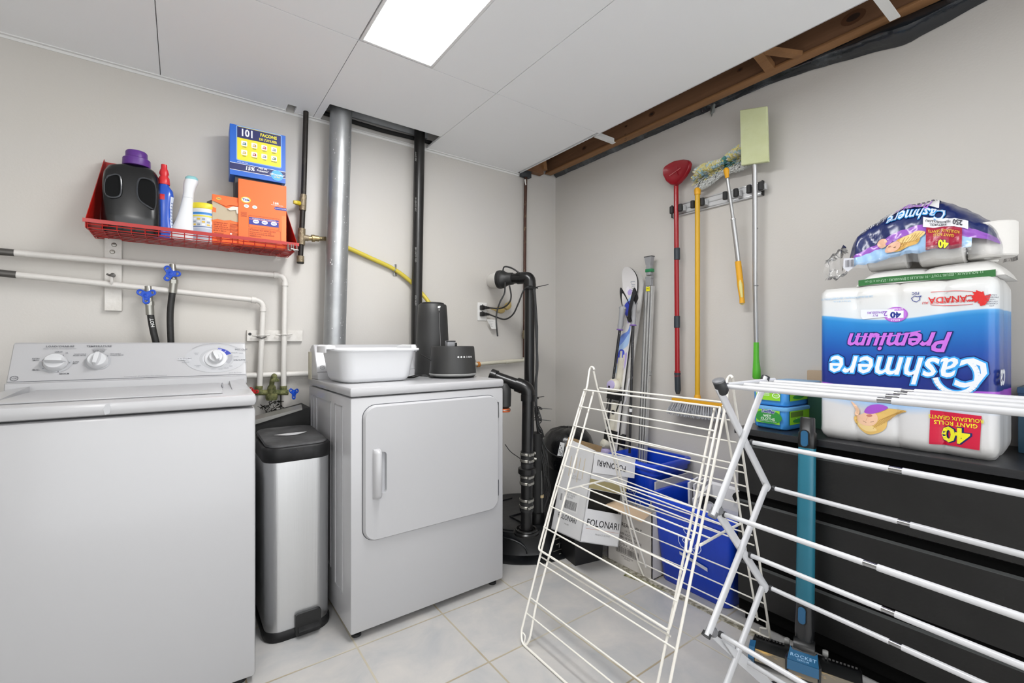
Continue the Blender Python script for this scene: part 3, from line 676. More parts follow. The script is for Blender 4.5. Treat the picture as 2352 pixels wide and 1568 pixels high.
# black detergent jug
o, T = item('detergent_jug', 'big black detergent jug with a purple cap and moulded handle, on the red shelf', 'detergent jug', (-.155, 2.365, ZS), -6)
jug_m = M('black_jug_plastic', '#0d0e10', .22, coat=.2)
def jug(mb):
    w, d = .185, .105
    mb.loft([sup(w*.90, d*.9, 0, 4), sup(w, d, .008, 4), sup(w, d, .07, 4), sup(w*.985, d*.96, .12, 4), sup(w*.97, d*.93, .20, 3.6), sup(w*.93, d*.88, .236, 3.2), sup(w*.80, d*.8, .262, 2.8), sup(w*.5, d*.6, .275, 2.3, cx=.012), sup(.055, .055, .280, 2, cx=.012)], jug_m, T=T)
part(o, 'bottle', jug, smooth=60)
def grips(mb):
    fr = frame(T @ Vector((0, -.050, 0)), T.to_3x3() @ Vector((1, 0, 0)), (0, 0, 1))
    dk = M('jug_recess_shade', '#08090a', .75, spec=.2); hl = M('jug_bead_highlight', '#34373c', .2, coat=.4)  # recess shade painted dark, bead painted paler to stand for its highlight
    def bead(pts): mb.tube([fr(u, v, .0035 if abs(u) < .07 else -.002) for u, v in spline2(pts)], .0032, hl, 6, closed=True)
    for pts in (((.030, .215), (.062, .218), (.078, .195), (.080, .14), (.074, .105), (.050, .115), (.028, .135), (.022, .17)), ((-.030, .215), (-.055, .215), (-.072, .195), (-.075, .15), (-.062, .130), (-.035, .135), (-.026, .16))):
        mb.slab(spline2(pts), fr, .0008, dk); bead(pts)
def spline2(pts, n=6):
    k = len(pts); out = []
    for i in range(k):
        a, b, c, d = [Vector(pts[(i+j) % k]+(0,)) for j in (-1, 0, 1, 2)]
        for j in range(n):
            t = j/n; q = .5*((2*b)+(c-a)*t+(2*a-5*b+4*c-d)*t*t+(3*b-a-3*c+d)*t**3); out.append((q.x, q.y))
    return out
part(o, 'grip_recess', grips, smooth=50)
pur = M('purple_cap', '#5b2d83', .4)
part(o, 'cap', lambda mb: (mb.lathe([(.044, .276), (.045, .279), (.044, .304), (.041, .307)], pur, (.012, 0, 0), 36, T=T), mb.lathe([(.035, .306), (.035, .330), (.032, .335), (0, .335)], pur, (.012, 0, 0), 36, T=T)))
# red and blue bottle
o, T = item('stain_remover_bottle', 'slim blue bottle with a red nozzle cap next to the black jug', 'cleaning bottle', (XP(377, 2.36), 2.36, ZS), -10, (1, 1, 1.07))
blue_b = M('blue_bottle', '#1c4fb8', .25, coat=.3); redp = M('red_plastic', '#cf2b31', .35)
part(o, 'bottle', lambda mb: mb.loft([sup(.066, .045, 0), sup(.072, .05, .006), sup(.070, .048, .03), sup(.054, .042, .075), sup(.056, .042, .12), sup(.066, .045, .160), sup(.060, .043, .184), sup(.036, .032, .200), sup(.032, .032, .206)], blue_b, T=T), smooth=60)
part(o, 'nozzle', lambda mb: mb.loft([sup(.038, .038, .2065, 2), sup(.040, .040, .212, 2), sup(.036, .036, .232, 2), sup(.026, .026, .240, 2), sup(.034, .030, .249, 2), sup(.028, .024, .262, 2), sup(.022, .020, .268, 2), sup(.02, .018, .284, 2)], redp, T=T), smooth=60)
def lb(mb):
    def fr(u, v, h=0):
        # wraps round the bottle's front
        a = -pi/2 + u/.033; w = .036; k = 1.0
        for z0, w0, z1, w1 in ((.03, .035, .075, .027), (.075, .027, .12, .028), (.12, .028, .16, .033), (.16, .033, .20, .018)):
            if z0 <= v <= z1: w = w0+(w1-w0)*(v-z0)/(z1-z0)
        return T @ Vector(((w+h)*math.copysign(abs(cos(a))**.8, cos(a)), (w*.68+h)*math.copysign(abs(sin(a))**.8, sin(a)), v))
    mb.grid(lambda a, b: fr(-.030+.034*a, .145+.05*b+.012*(a)*(1-b)*0, .0012), 8, 6, redp); mb.grid(lambda a, b: fr(.026+.022*a, .03+.13*b, .001), 4, 10, ink('#cfd6e2')); mb.grid(lambda a, b: fr(-.05+.02*a, .032+.06*b, .001), 4, 6, ink('#9ec3ea'))
    for v in [.05+.012*i for i in range(8)]: mb.grid(lambda a, b: fr(.030+.014*a, v+.003*b, .0016), 3, 1, ink('#5c6f9e'))
part(o, 'label', lb)
# white bottle with aqua cap, leaning neck
o, T = item('spray_starch_bottle', 'white long-necked bottle with a pale aqua cap, third from the left on the shelf', 'cleaning bottle', (XP(424, 2.345), 2.345, ZS), -5, (1, 1, 1.07))
wb = M('white_bottle', '#dfe1e4', .3, coat=.2)
def wbot(mb):
    prof = [(.080, .048, 0, .0), (.086, .052, .006, .0), (.080, .05, .03, .004), (.060, .044, .075, .012), (.046, .038, .12, .018), (.040, .034, .165, .024), (.038, .034, .186, .026), (.046, .040, .214, .030), (.050, .042, .228, .034), (.046, .038, .238, .036)]
    mb.loft([sup(a, b, z, 2.3, cx=c-.012) for a, b, z, c in prof], wb, T=T)
part(o, 'bottle', wbot, smooth=60)
part(o, 'cap', lambda mb: mb.loft([sup(.046, .038, .2382, 2.3, cx=.024), sup(.044, .036, .246, 2.3, cx=.024), sup(.032, .026, .252, 2.3, cx=.024), sup(.005, .005, .253, 2, cx=.024)], M('aqua_plastic', '#8fc6c9', .35), T=T), smooth=60)
part(o, 'neck_seam', lambda mb: mb.loft([sup(.0392, .0352, .164, 2.3, cx=.012), sup(.0392, .0352, .166, 2.3, cx=.012)], ink('#b9bcc2'), cap0=False, cap1=False, T=T))
# wipes tub
o, T = item('wipes_tub', 'round white tub with a yellow lid and a printed blue and yellow label', 'tub', (XP(470, 2.365), 2.365, ZS), 0, (1, 1, 1.17))
part(o, 'tub', lambda mb: mb.lathe([(.044, 0), (.0465, .004), (.0475, .11), (.049, .113), (.049, .118)], M('white_tub', '#dcdedf', .4), (0, 0, 0), 36, T=T))
part(o, 'lid', lambda mb: mb.lathe([(.0505, .118), (.0515, .120), (.0515, .134), (.049, .138), (.044, .1385), (.043, .136), (0, .136)], M('yellow_lid', '#e0cf2e', .4), (0, 0, 0), 36, T=T))
def tl(mb):
    f = lambda u, v, h=0: T @ Vector(((.0470+h)*sin(u/.047), -(.0470+h)*cos(u/.047), v))
    def R(u0, v0, u1, v1, h, c): mb.rect(u0, v0, u1, v1, f, h, ink(c), 10)
    R(-.06, .008, .06, .102, .0010, '#c6cbd2'); R(-.06, .096, .06, .104, .0013, '#2e7fc4'); R(-.06, .088, .06, .093, .0013, '#e0cf2e'); R(-.06, .050, .06, .053, .0013, '#5a6f9a'); R(-.06, .010, .06, .046, .0012, '#aeb6c6')
    for i in range(6):
        for j in range(3): R(-.045+.017*i, .056+.010*j, -.034+.017*i, .062+.010*j, .0014, ('#d8b23a', '#8c93a0', '#e6e7ea')[(i+j) % 3])
part(o, 'label', tl)
# small torn orange box
org = M('orange_carton', '#ef6a28', .5, bump=(20, .08)); kraft = M('grey_kraft', '#b9ab93', .8)
o, T = item('torn_orange_box', 'small orange carton torn open at the top showing bare grey cardboard', 'box', (XP(521, 2.355), 2.355, ZS), -2, (1.18, 1, 1.13))
def tb(mb):
    mb.box((-.046, -.035, 0), (.044, .035, .182), org, .0012, T=T)
    F = frame(T @ Vector((0, -.0352, 0)), T.to_3x3() @ Vector((1, 0, 0)), (0, 0, 1))
    mb.slab([(-.0455, .095), (-.03, .102), (-.01, .098), (.01, .103), (.030, .098), (.0435, .100), (.0435, .160), (.020, .166), (-.0, .152), (-.0455, .181)], F, .0006, kraft)
    mb.slab([(-.0455, .130), (-.034, .128), (-.034, .148), (-.0455, .150)], F, .0009, org)
part(o, 'carton', tb, smooth=0)
def fl(mb):
    F = frame(T @ Vector((0, -.036, 0)), T.to_3x3() @ Vector((1, 0, 0)), (0, 0, 1))
    mb.prism([(-.048, .178), (-.034, .204), (.035, .182), (.044, .168), (.010, .168), (-.004, .160)], F, .001, .004, org)
    mb.prism([(.0, .150), (.016, .162), (.044, .164), (.044, .138), (.03, .134), (.028, .15), (.010, .144)], F, .001, .006, ink('#d9d3c9', .7))
    mb.prism([(-.060, .135), (-.062, .170), (-.047, .181), (-.047, .130)], frame(T @ Vector((.0, -.03, 0)), T.to_3x3() @ Vector((1, 0, 0)), (0, 0, 1)), 0, .003, ink('#3a352f', .7))
part(o, 'torn_flap', fl, smooth=0, label='torn flaps with ragged white edge')
def tprint(mb):
    F = frame(T @ Vector((0, -.0358, 0)), T.to_3x3() @ Vector((1, 0, 0)), (0, 0, 1)); bl = ink('#7a2c0c')
    mb.ell(-.026, .188, .008, .006, F, .0052, ink('#e9c23c'), 16); mb.text('Tide', -.026, .188, .007, F, .0056, ink('#2a2f86'), .03)
    for i, s_ in enumerate(('ATTENTION: PEUT', 'IRRITER LES YEUX', 'TENIR HORS DE LA', 'PORTEE DES ENFANTS', 'MODE D EMPLOI')): mb.text(s_, -.042, .086-.0085*i, .0072, F, .0006, bl, .012, align='LEFT', sx=.72)
    for i in range(9): mb.rect(-.04+.001*i, .042-.004*i, -.010-.003*(i % 3), .0435-.004*i, F, .0006, bl)
    for i in range(14): mb.rect(.008, .086-.005*i, .038-.004*(i % 4), .0875-.005*i, F, .0006, bl)
    mb.ell(.012, .044, .0035, .0035, F, .0009, ink('#e8d9d0'), 12)
part(o, 'printing', tprint, smooth=0)
# dark box, blue box on it, big orange box in front
o, T = item('dark_carton', 'dark grey carton behind the orange boxes with a blue box standing on it', 'box', (XP(592, 2.40), 2.40, ZS), -1, (1.2, 1, 1.5))
part(o, 'carton', lambda mb: mb.box((-.078, -.05, 0), (.078, .06, .206), M('dark_grey_carton', '#34363c', .6), .001, T=T), smooth=0)
blu = M('blue_carton', '#1c62c6', .4, bump=(14, .1))
o, T = item('blue_box', 'tall blue box with a yellow picture panel, topmost on the shelf', 'box', (XP(591, 2.39), 2.39, ZS+.310), -2, (.96, 1, .96))
part(o, 'carton', lambda mb: mb.box((-.115, -.055, 0), (.115, .06, .232), blu, .0015, T=T) or mb.box((-.1155, -.0535, .002), (-.1148, .0585, .230), ink('#b8bcc4', .5), T=T), smooth=0)
def bp(mb):
    F = frame(T @ Vector((0, -.0552, 0)), T.to_3x3() @ Vector((1, 0, 0)), (0, 0, 1)); dkb = ink('#17205e'); ye = ink('#e8dc2a'); wh = ink('#e9ecf0')
    mb.slab(rr2(-.090, .066, .098, .222, .008), F, .0006, ink('#7ea6de')); mb.slab(rr2(-.086, .070, .094, .218, .006), F, .0009, ye)
    mb.rect(-.086, .168, .094, .216, F, .0012, dkb)
    mb.text('101', -.046, .192, .044, F, .0016, wh, .03, sx=.85); mb.text('FAÇONS', .042, .200, .0195, F, .0016, ye, .035, sx=.92); mb.text("DE L'UTILISER", .040, .180, .0145, F, .0016, ye, .03, sx=.85)
    cols = ['#3c7a86', '#c8a23c', '#b8506a', '#8a94a6', '#c9b04a', '#a8342e', '#7c8296', '#3c6a4a']
    for i in range(8):
        u, v = -.058+.041*(i % 4), (.146 if i < 4 else .106); mb.slab(rr2(u-.012, v-.011, u+.012, v+.011, .003), F, .0014, wh)
        mb.slab([(u-.008, v-.006), (u+.008, v-.007), (u+.007, v+.004), (u-.002, v+.007)], F, .0017, ink(cols[i])); mb.slab([(u-.006, v+.000), (u+.001, v-.004), (u+.003, v+.006)], F, .002, ink('#d8cfc0'))
        mb.text(('LAVER', 'FRAIS', 'TISSUS', 'MURS', 'BAIN', 'CUISINE', 'TAPIS', 'MEUBLES')[i], u, v-.016, .006, F, .0016, dkb, .01)
    mb.text('SANS CHLORE', -.086, .060, .0065, F, .001, wh, .01, align='LEFT')
    mb.rect(-.1145, .022, .1145, .0545, F, .0006, wh); mb.rect(-.1145, .024, .1145, .0525, F, .0009, dkb)
    mb.text('15%', -.036, .0385, .023, F, .0014, wh, .03, shear=.15); mb.text('Plus De\nPuissance*', .018, .0435, .0115, F, .0014, wh, .02)
    mb.ell(.078, .030, .026, .024, F, .0016, ink('#4aa8e8')); mb.text('DÉTACHANT', .078, .032, .0105, F, .0022, wh, .02, shear=.2); mb.text('ULTRA', .078, .022, .0085, F, .0022, ink('#e8dc2a'), .02)
part(o, 'printing', bp, smooth=0)
o, T = item('orange_detergent_box', 'large orange detergent box at the right end of the red shelf', 'box', (XP(603, 2.325), 2.325, ZS), -3, (1.14, 1, 1.30))
part(o, 'carton', lambda mb: mb.box((-.083, -.022, 0), (.083, .022, .222), org, .0015, T=T), smooth=0)
def ob(mb):
    F = frame(T @ Vector((0, -.0222, 0)), T.to_3x3() @ Vector((1, 0, 0)), (0, 0, 1)); dkb = ink('#27308c'); br_ = ink('#7a2c0c'); wh = ink('#efe9e4')
    mb.ell(-.058, .199, .0165, .0135, F, .0006, ink('#e9c23c')); mb.ell(-.058, .199, .0125, .0105, F, .0009, ink('#f0ead8')); mb.text('Tide', -.058, .199, .013, F, .0012, dkb, .04)
    mb.text('166', .045, .203, .014, F, .0008, wh, .03); mb.text('BRASSEES / LOADS', .050, .194, .0052, F, .0008, wh, .01)
    mb.slab([(.038, .180), (.044, .187), (.083, .187), (.083, .174), (.044, .174)], F, .0006, dkb); mb.text('PLUS DE POUVOIR', .062, .1805, .0048, F, .0009, wh)
    for u in (-.056, -.028): mb.ell(u, .172, .0085, .0075, F, .0006, wh, 18); mb.ell(u, .172, .005, .0045, F, .0009, ink('#a9c0d8'), 12)
    mb.line([(-.048, .133), (.056, .133), (.056, .082), (-.048, .082), (-.048, .133)], .0008, F, .0006, br_)
    mb.rect(-.047, .094, .055, .126, F, .0006, dkb); mb.rect(-.047, .1165, .055, .1185, F, .0009, ink('#d88a8a'))
    for u in (-.024, .006, .038): mb.ell(u, .109, .0105, .0085, F, .0009, wh, 20); mb.rect(u-.007, .106, u+.007, .111, F, .0012, ink('#8f97c8'))
    mb.text('DEMANDEZ VOTRE ECHANTILLON', .004, .1215, .0052, F, .0009, wh)
    mb.line([(-.048, .076), (.062, .076), (.062, .018), (-.048, .018), (-.048, .076)], .0008, F, .0006, br_)
    for i, s_ in enumerate(('ATTENTION : PEUT IRRITER LES YEUX.', 'Evitez tout contact avec les yeux. TENIR', 'HORS DE LA PORTEE DES ENFANTS.', 'PREMIERS SOINS :')): mb.text(s_, -.045, .070-.0088*i, .0078 if i != 1 else .0066, F, .0008, br_, .012, align='LEFT', sx=.68)
    for i in range(7): mb.rect(-.045, .033-.0028*i, .058-.006*(i % 3), .0342-.0028*i, F, .0006, br_)
    for i in range(5): mb.rect(-.075, .142-.0045*i, -.055, .1435-.0045*i, F, .0006, br_)
part(o, 'printing', ob, smooth=0)
def underprint(mb):     # the face low down behind the mesh
    F = frame(T @ Vector((0, -.0224, 0)), T.to_3x3() @ Vector((1, 0, 0)), (0, 0, 1))
    mb.rect(.066, .03, .082, .15, F, .0005, ink('#f07a3a'))
part(o, 'side_tab', underprint, smooth=0)
# ------------------------------------------------------------------ white painted plumbing
ptm = M('white_pipe_paint', '#d2cfca', .45, bump=(60, .15))
wbd = M('white_painted_board', '#d6d3ce', .5, bump=(30, .25), noise_=(20, '#cac6bf', .4, .7))
YP = WY-.045
def bw(px, py, off=.045): return onY(px, py, WY-off)
mb = MB(); a = bw(241, 547, .010); b = bw(280, 714, .010)
mb.loft([[(a.x, WY-.018, b.z), (a.x, WY-.001, b.z), (b.x+.0, WY-.001, b.z), (b.x, WY-.018, b.z)], [(a.x, WY-.018, a.z), (a.x, WY-.001, a.z), (b.x, WY-.001, a.z), (b.x, WY-.018, a.z)]], wbd)
for px, py in ((262, 562), (258, 578)): mb.lathe([(.009, 0), (.007, .003), (0, .004)], M('screw_steel', '#8d8a84', .35, .8), bw(px, py, .018), 12, (0, -1, 0))
o = mb.build('mounting_board', loc=(a.x, WY, b.z)); tag(o, 'vertical white painted board on the wall under the left of the red shelf', 'board')
mb = MB(); a = bw(567, 758, .010); b = bw(694, 783, .010)
mb.loft([[(a.x, WY-.018, a.z-.052), (a.x, WY-.001, a.z-.052), (b.x, WY-.001, a.z-.052), (b.x, WY-.018, a.z-.052)], [(a.x, WY-.018, a.z), (a.x, WY-.001, a.z), (b.x, WY-.001, a.z+.002), (b.x, WY-.018, a.z+.002)]], wbd)
mb.lathe([(.007, 0), (.006, .001), (0, .0012)], blk2, bw(574, 767, .0182), 12, (0, -1, 0))
o = mb.build('mounting_board', loc=(a.x, WY, a.z)); tag(o, 'horizontal white painted board behind the two vertical white pipes', 'board')
drk = M('bare_galvanised', '#5d5b58', .45, .6)
def supply(label, pts, dark_to, rr_):
    P = [bw(*p) for p in pts]
    t = thing('water_pipe', label, 'pipe', P[0])
    part(t, 'pipe', lambda mb: mb.tube(rounded(P, .035, 6), .0125, ptm, 14))
    d = (P[1]-P[0]).normalized()
    part(t, 'bare_section', lambda mb: mb.cyl(P[0]-d*.3, P[0]+d*dark_to, .0130, drk), label='bare dark grey section')
    def el(mb):
        c = P[-2]; u = (P[-3]-c).normalized(); v = (P[-1]-c).normalized()
        mb.cyl(c+u*.030, c+u*.050, .0155, ptm); mb.cyl(c+v*.030, c+v*.050, .0155, ptm)
    part(t, 'elbow_collar', el); return t, P
p1, P1 = supply('upper white painted water pipe running right then turning down the wall', [(-8, 577), (320, 605), (655, 633), (651, 893)], .045, 1)
p2, P2 = supply('lower white painted water pipe running right then turning down the wall', [(-8, 626), (320, 660), (605, 691), (596, 893)], .05, 1)
def clampring(px, py, wing):
    def f(mb):
        c = bw(px, py); mb.tube([c+Vector((.0155*cos(a), .0, .0)) + Vector((0, .0155*sin(a), 0)) for a in [2*pi*i/18 for i in range(18)]], .003, ptm, 6, closed=True)
        mb.cyl(c+Vector((-.036, .01, 0)), c+Vector((-.014, 0, -.002)), .004, ptm); mb.cyl(c+Vector((.036, .01, .003)), c+Vector((.014, 0, 0)), .004, ptm)
        if wing: mb.tube([c+Vector((-.02, -.012, -.008)), c+Vector((0, -.017, -.013)), c+Vector((.02, -.012, -.006))], .0035, drk, 6)
    return f
part(p2, 'pipe_clamp', clampring(600, 770, True)); part(p1, 'pipe_clamp', clampring(653, 768, False))
def bell(mb):
    c = bw(257, 645); mb.tube([c+Vector((.0, .0165*cos(a), .0165*sin(a))) for a in [2*pi*i/18 for i in range(18)]], .005, ptm, 6, closed=True)
    mb.lathe([(.009, 0), (.009, .006), (.004, .008)], drk, c+Vector((.004, -.008, .022)), 12, (0, -1, 0)); mb.cyl(c+Vector((-.016, -.006, .026)), c+Vector((0, -.004, .02)), .004, drk)
part(p2, 'bell_hanger', bell)
brass = M('aged_brass', '#a8946a', .4, .8, noise_=(30, '#7d7560', .4, .7)); chrome_d = M('dull_nickel', '#a09f98', .35, .8)
bluev = M('blue_valve_handle', '#1c4fc0', .4); redv = M('red_valve_handle', '#b8262a', .4)
def wheel(mb, c, n, R_, mat, rot=0):
    n = Vector(n).normalized(); u = Vector((0, 0, 1)).cross(n).normalized(); v = n.cross(u)
    f = lambda a, b, h=0: c+u*a+v*b+n*h
    outer = []
    for k in range(3):
        a = rot+2*pi*k/3
        for i in range(9):
            t = (i-4)/4*1.25; outer.append((R_*(.70*cos(a)+.30*cos(a+t)), R_*(.70*sin(a)+.30*sin(a+t))))
        b = a+pi/3; outer.append((R_*.34*cos(b), R_*.34*sin(b)))
    mb.tube([f(x, y) for x, y in outer], R_*.085, mat, 8, closed=True)
    for k in range(3):
        a = rot+2*pi*k/3; cx_, cy_ = R_*.66*cos(a), R_*.66*sin(a)
        for hh in (.0015, -.0015): mb.ell(cx_, cy_, R_*.36, R_*.36, f, hh, mat, 20, 0, 2*pi, .50)
    mb.prism([(R_*(.58 if i % 2 == 0 else .46)*cos(rot+pi*i/3), R_*(.58 if i % 2 == 0 else .46)*sin(rot+pi*i/3)) for i in range(6)], f, -.002, .0025, mat)
    mb.lathe([(R_*.30, -.003), (R_*.32, 0), (R_*.28, .004), (R_*.14, .005), (R_*.13, .002), (0, .002)], mat, c, 20, n)
    for k in range(3):
        a = rot+2*pi*k/3; mb.slab([(R_*.2*cos(a+1), R_*.2*sin(a+1)), (R_*.2*cos(a-1), R_*.2*sin(a-1)), (R_*.62*cos(a-.28), R_*.62*sin(a-.28)), (R_*.62*cos(a+.28), R_*.62*sin(a+.28))], f, .001, mat)
def washer_valve(label, px, py, hosepts, lab2, txt=None):
    c = bw(px, py, .075); top = bw(px+4, py-20, .05)
    t = thing('shutoff_valve', label, 'valve', top)
    part(t, 'body', lambda mb: (mb.tube([top, c+Vector((.008, .018, .004)), c+Vector((.010, .015, -.028))], .013, chrome_d, 12), mb.cyl(c+Vector((.004, .02, .006)), c+Vector((0, .004, 0)), .009, brass), mb.lathe([(.016, 0), (.016, .016), (.014, .018)], chrome_d, c+Vector((.010, .015, -.040)), 6)))
    part(t, 'handle', lambda mb: wheel(mb, c, (-.25, -1, .05), .034, bluev, radians(150 if txt else 120)), smooth=50)
    P = [bw(*h) for h in hosepts]; P = [c+Vector((.010, .015, -.04))] + P
    h = thing('washer_hose', lab2, 'hose', P[-1])
    part(h, 'hose', lambda mb: mb.tube(spline(P), .0125, M('black_hose_rubber', '#222221', .5, bump=(80, .2)), 14))
    part(h, 'ferrule', lambda mb: mb.cyl(P[0]+Vector((0, 0, .002)), P[0]+(P[1]-P[0]).normalized()*.040, .0145, chrome_d))
    if txt:
        def tx(mb):
            p = bw(350, 741, .0735); mb.text('HOT', 0, 0, .017, frame(p, Vector((.12, 0, -1)).normalized()*-1, Vector((-1, 0, -.12))), .0016, ink('#cfd0ce'), .02)
        part(h, 'lettering', tx, smooth=0)
washer_valve('blue-handled shutoff valve on the upper white pipe', 392, 628, [(391, 720, .055), (393, 800, .05), (392, 850, .05)], 'black washer hose hanging straight down from the upper valve')
washer_valve('blue-handled shutoff valve on the lower white pipe', 336, 678, [(344, 708, .06), (350, 750, .06), (361, 800, .055), (366, 850, .05)], 'black washer hose curving down from the lower valve', 'HOT')
# old drain line and mildewed faucet
t = thing('drain_pipe', 'horizontal white painted pipe low on the wall between washer and dryer', 'pipe', bw(570, 862))
part(t, 'pipe', lambda mb: mb.cyl(bw(520, 864, .03), bw(760, 856, .03), .014, ptm))
verd = M('corroded_brass', '#8a8a5c', .7, .3, noise_=(45, '#4a5230', .35, .65), bump=(160, .5))
fc = bw(625, 901, .06); t = thing('laundry_faucet', 'corroded green brass laundry faucet with red and blue handles between washer and dryer', 'faucet', fc)
def fau(mb):
    l, r_ = bw(590, 901, .055), bw(662, 901, .06)
    mb.cyl(l+Vector((-.01, 0, 0)), r_, .013, verd); mb.lathe([(.022, -.03), (.026, -.02), (.026, -.004), (.018, .0), (.020, .02), (.017, .035), (.013, .04)], verd, bw(624, 904, .062), 16)
    mb.tube(spline([bw(624, 890, .062), bw(625, 876, .062), bw(629, 863, .075), bw(631, 866, .105), bw(631, 874, .115)], 5), [.011]*21, verd, 12)
    mb.lathe([(.017, 0), (.018, .006), (.015, .012)], verd, bw(632, 876, .115), 14)
    mb.cyl(bw(594, 903), bw(595, 886), .016, verd); mb.cyl(bw(651, 903), bw(651, 886), .016, verd)
part(t, 'body', fau)
part(t, 'handle', lambda mb: wheel(mb, bw(675, 902, .075), (.55, -.8, .1), .030, bluev, .4), label='blue cross handle', smooth=50)
part(t, 'handle', lambda mb: wheel(mb, bw(581, 900, .065), (-.5, -.9, .1), .024, redv, .1), label='red cross handle', smooth=50)
def stain(mb):
    st = M('black_mildew', '#2c2b28', .9, noise_=(60, '#57544e', .4, .6)); f = frame((0, WY-.0006, 0), (1, 0, 0), (0, 0, 1))
    random.seed(5)
    for i in range(26):
        px, py = 600+random.random()*58, 918+random.random()*24+random.random()*12; p = bw(px, py, 0); q = [(p.x, p.z)]
        for k in range(4): q.append((q[-1][0]+random.uniform(-.014, .016), q[-1][1]+random.uniform(-.012, .010)))
        mb.line(q, random.uniform(.002, .006), f, 0, st)
    p = bw(645, 905, 0); mb.rect(p.x-.003, p.z-.10, p.x+.003, p.z, f, .0002, st)
mb = MB(); stain(mb); o = mb.build('mildew_stain', loc=(.24, WY, .9), smooth=0); tag(o, 'black mildew stains on the wall below the corroded faucet', 'stain')
# ------------------------------------------------------------------ gas pipe, duct, vent pipes, hose
iron = M('black_iron_pipe', '#26221f', .5, .3, noise_=(25, '#3f3a34', .5, .75)); dirty = M('dusty_brass', '#7d7058', .5, .5, noise_=(50, '#9c8f78', .4, .7), bump=(100, .4))
gp = lambda x, y: bw(x, y, .05)
t = thing('gas_pipe', 'thin black iron gas pipe with brass valve right of the red shelf', 'pipe', gp(691, 596))
part(t, 'pipe', lambda mb: mb.tube([gp(703, 250), gp(697, 450), gp(690, 592)], .0125, iron, 14))
part(t, 'coupling', lambda mb: (mb.cyl(gp(697, 447), gp(697, 455), .015, dirty), mb.lathe([(.014, -.012), (.017, -.008), (.017, .02), (.0145, .024)], iron, gp(690, 600), 14), mb.cyl(gp(690, 588), gp(690, 602), .0175, dirty)))
def gv(mb):
    mb.cyl(gp(696, 455), gp(695, 483), .0165, dirty); mb.cyl(gp(696, 470), gp(684, 466), .010, dirty)
part(t, 'valve', gv)
part(t, 'valve_lever', lambda mb: (mb.cyl(bw(688, 467, .06), bw(680, 465, .07), .011, M('yellow_handle', '#c9b22a', .45)), mb.box(bw(683, 470, .07), bw(674, 459, .082), MATS['yellow_handle'], .003)), label='yellow lever')
def tee(mb):
    mb.cyl(gp(693, 525), gp(692, 562), .0175, dirty); mb.cyl(gp(692, 545), gp(708, 547), .0155, dirty); mb.cyl(gp(708, 547), gp(716, 547), .012, brass)
    mb.cyl(gp(716, 547), gp(722, 547), .018, brass); mb.cyl(gp(722, 547), gp(732, 548), .015, brass)
    for i in range(7): mb.cyl(gp(732+2.6*i, 548), gp(733.6+2.6*i, 548), .0105, brass)
part(t, 'tee_fitting', tee)
galv = M('galvanised_duct', '#adafb0', .40, .75, noise_=(8, '#9c9ea0', .35, .7), bump=(25, .12))
t = thing('dryer_duct', 'round silver galvanised duct rising behind the dryer into the ceiling opening', 'duct', (.60, 2.37, .72))
dA, dB = onY(766, 860, 2.365), onY(785, 200, 2.365)
part(t, 'duct', lambda mb: mb.tube([dA+(dA-dB)*.1, dB+(dB-dA)*.35], .0525, galv, 36), smooth=60)
def seams(mb):
    d = (dB-dA).normalized(); f = lambda a: dA + Vector((sin(a), -cos(a), 0))*.0528
    mb.tube([f(.95), f(.95)+d*1.45], .0016, M('duct_seam', '#7f8183', .4, .7), 6)
    random.seed(11)
    for i in range(60):
        a = random.choice((-.75, -.6, .6, .7, .8, .3))+random.uniform(-.12, .12); h = random.uniform(.1, 1.25); p = f(a)+d*h; n = Vector((sin(a), -cos(a), 0)); u = Vector((cos(a), sin(a), 0))
        mb.ell(0, 0, random.uniform(.001, .003), random.uniform(.001, .004), frame(p, u, (0, 0, 1)), .0006, ink('#d9dadb'), 8)
part(t, 'seam', seams)
mb = MB(); mb.tube([onY(956, 900, 2.40), onY(957, 700, 2.40), onY(967, 290, 2.40)+Vector((0, 0, .4))], .030, M('black_abs_pipe', '#1d1c1b', .35, bump=(15, .05)), 24)
vt = mb.build('vent_pipe', loc=onY(956, 900, 2.40)); tag(vt, 'tall straight black plastic vent pipe to the right of the silver duct', 'pipe')
def vtxt(mb):
    for i, (py, s_) in enumerate(((360, 'ABS DWV'), (470, '2 IN SCHED 40'), (585, 'CELL CORE ABS'), (690, 'ASTM F628'))):
        p = onY(958, py, 2.372); f = frame(p+Vector((-.008, .001, 0)), (0, 0, 1), (-1, 0, 0)); mb.text(s_, 0, 0, .012, f, .0015, ink('#8d8d8a'), .01)
part(vt, 'printed_text', vtxt, smooth=0)
t = thing('gas_hose', 'yellow coated hose curving along the wall from the silver duct to the black tower', 'hose', bw(803, 571, .02))
HP = [bw(760, 556, .025), bw(803, 571, .025), bw(850, 592, .025), bw(905, 618, .022), bw(945, 648, .03), bw(970, 675, .06), bw(988, 700, .09), bw(1000, 735, .10)]
part(t, 'hose', lambda mb: mb.tube(spline(HP), .0115, M('yellow_hose', '#c8b53e', .5, bump=(40, .1)), 14))
part(t, 'clip', lambda mb: (mb.tube([bw(906, 619, .022)+Vector((.5*.014*cos(a), .014*cos(a)*0-.0155*sin(a)*-1*0+.015*sin(a), .014*cos(a))) for a in [2*pi*i/14 for i in range(14)]], .0025, hw, 6, closed=True), mb.box(bw(904, 606, .006), bw(910, 634, .001), hw, .001)))
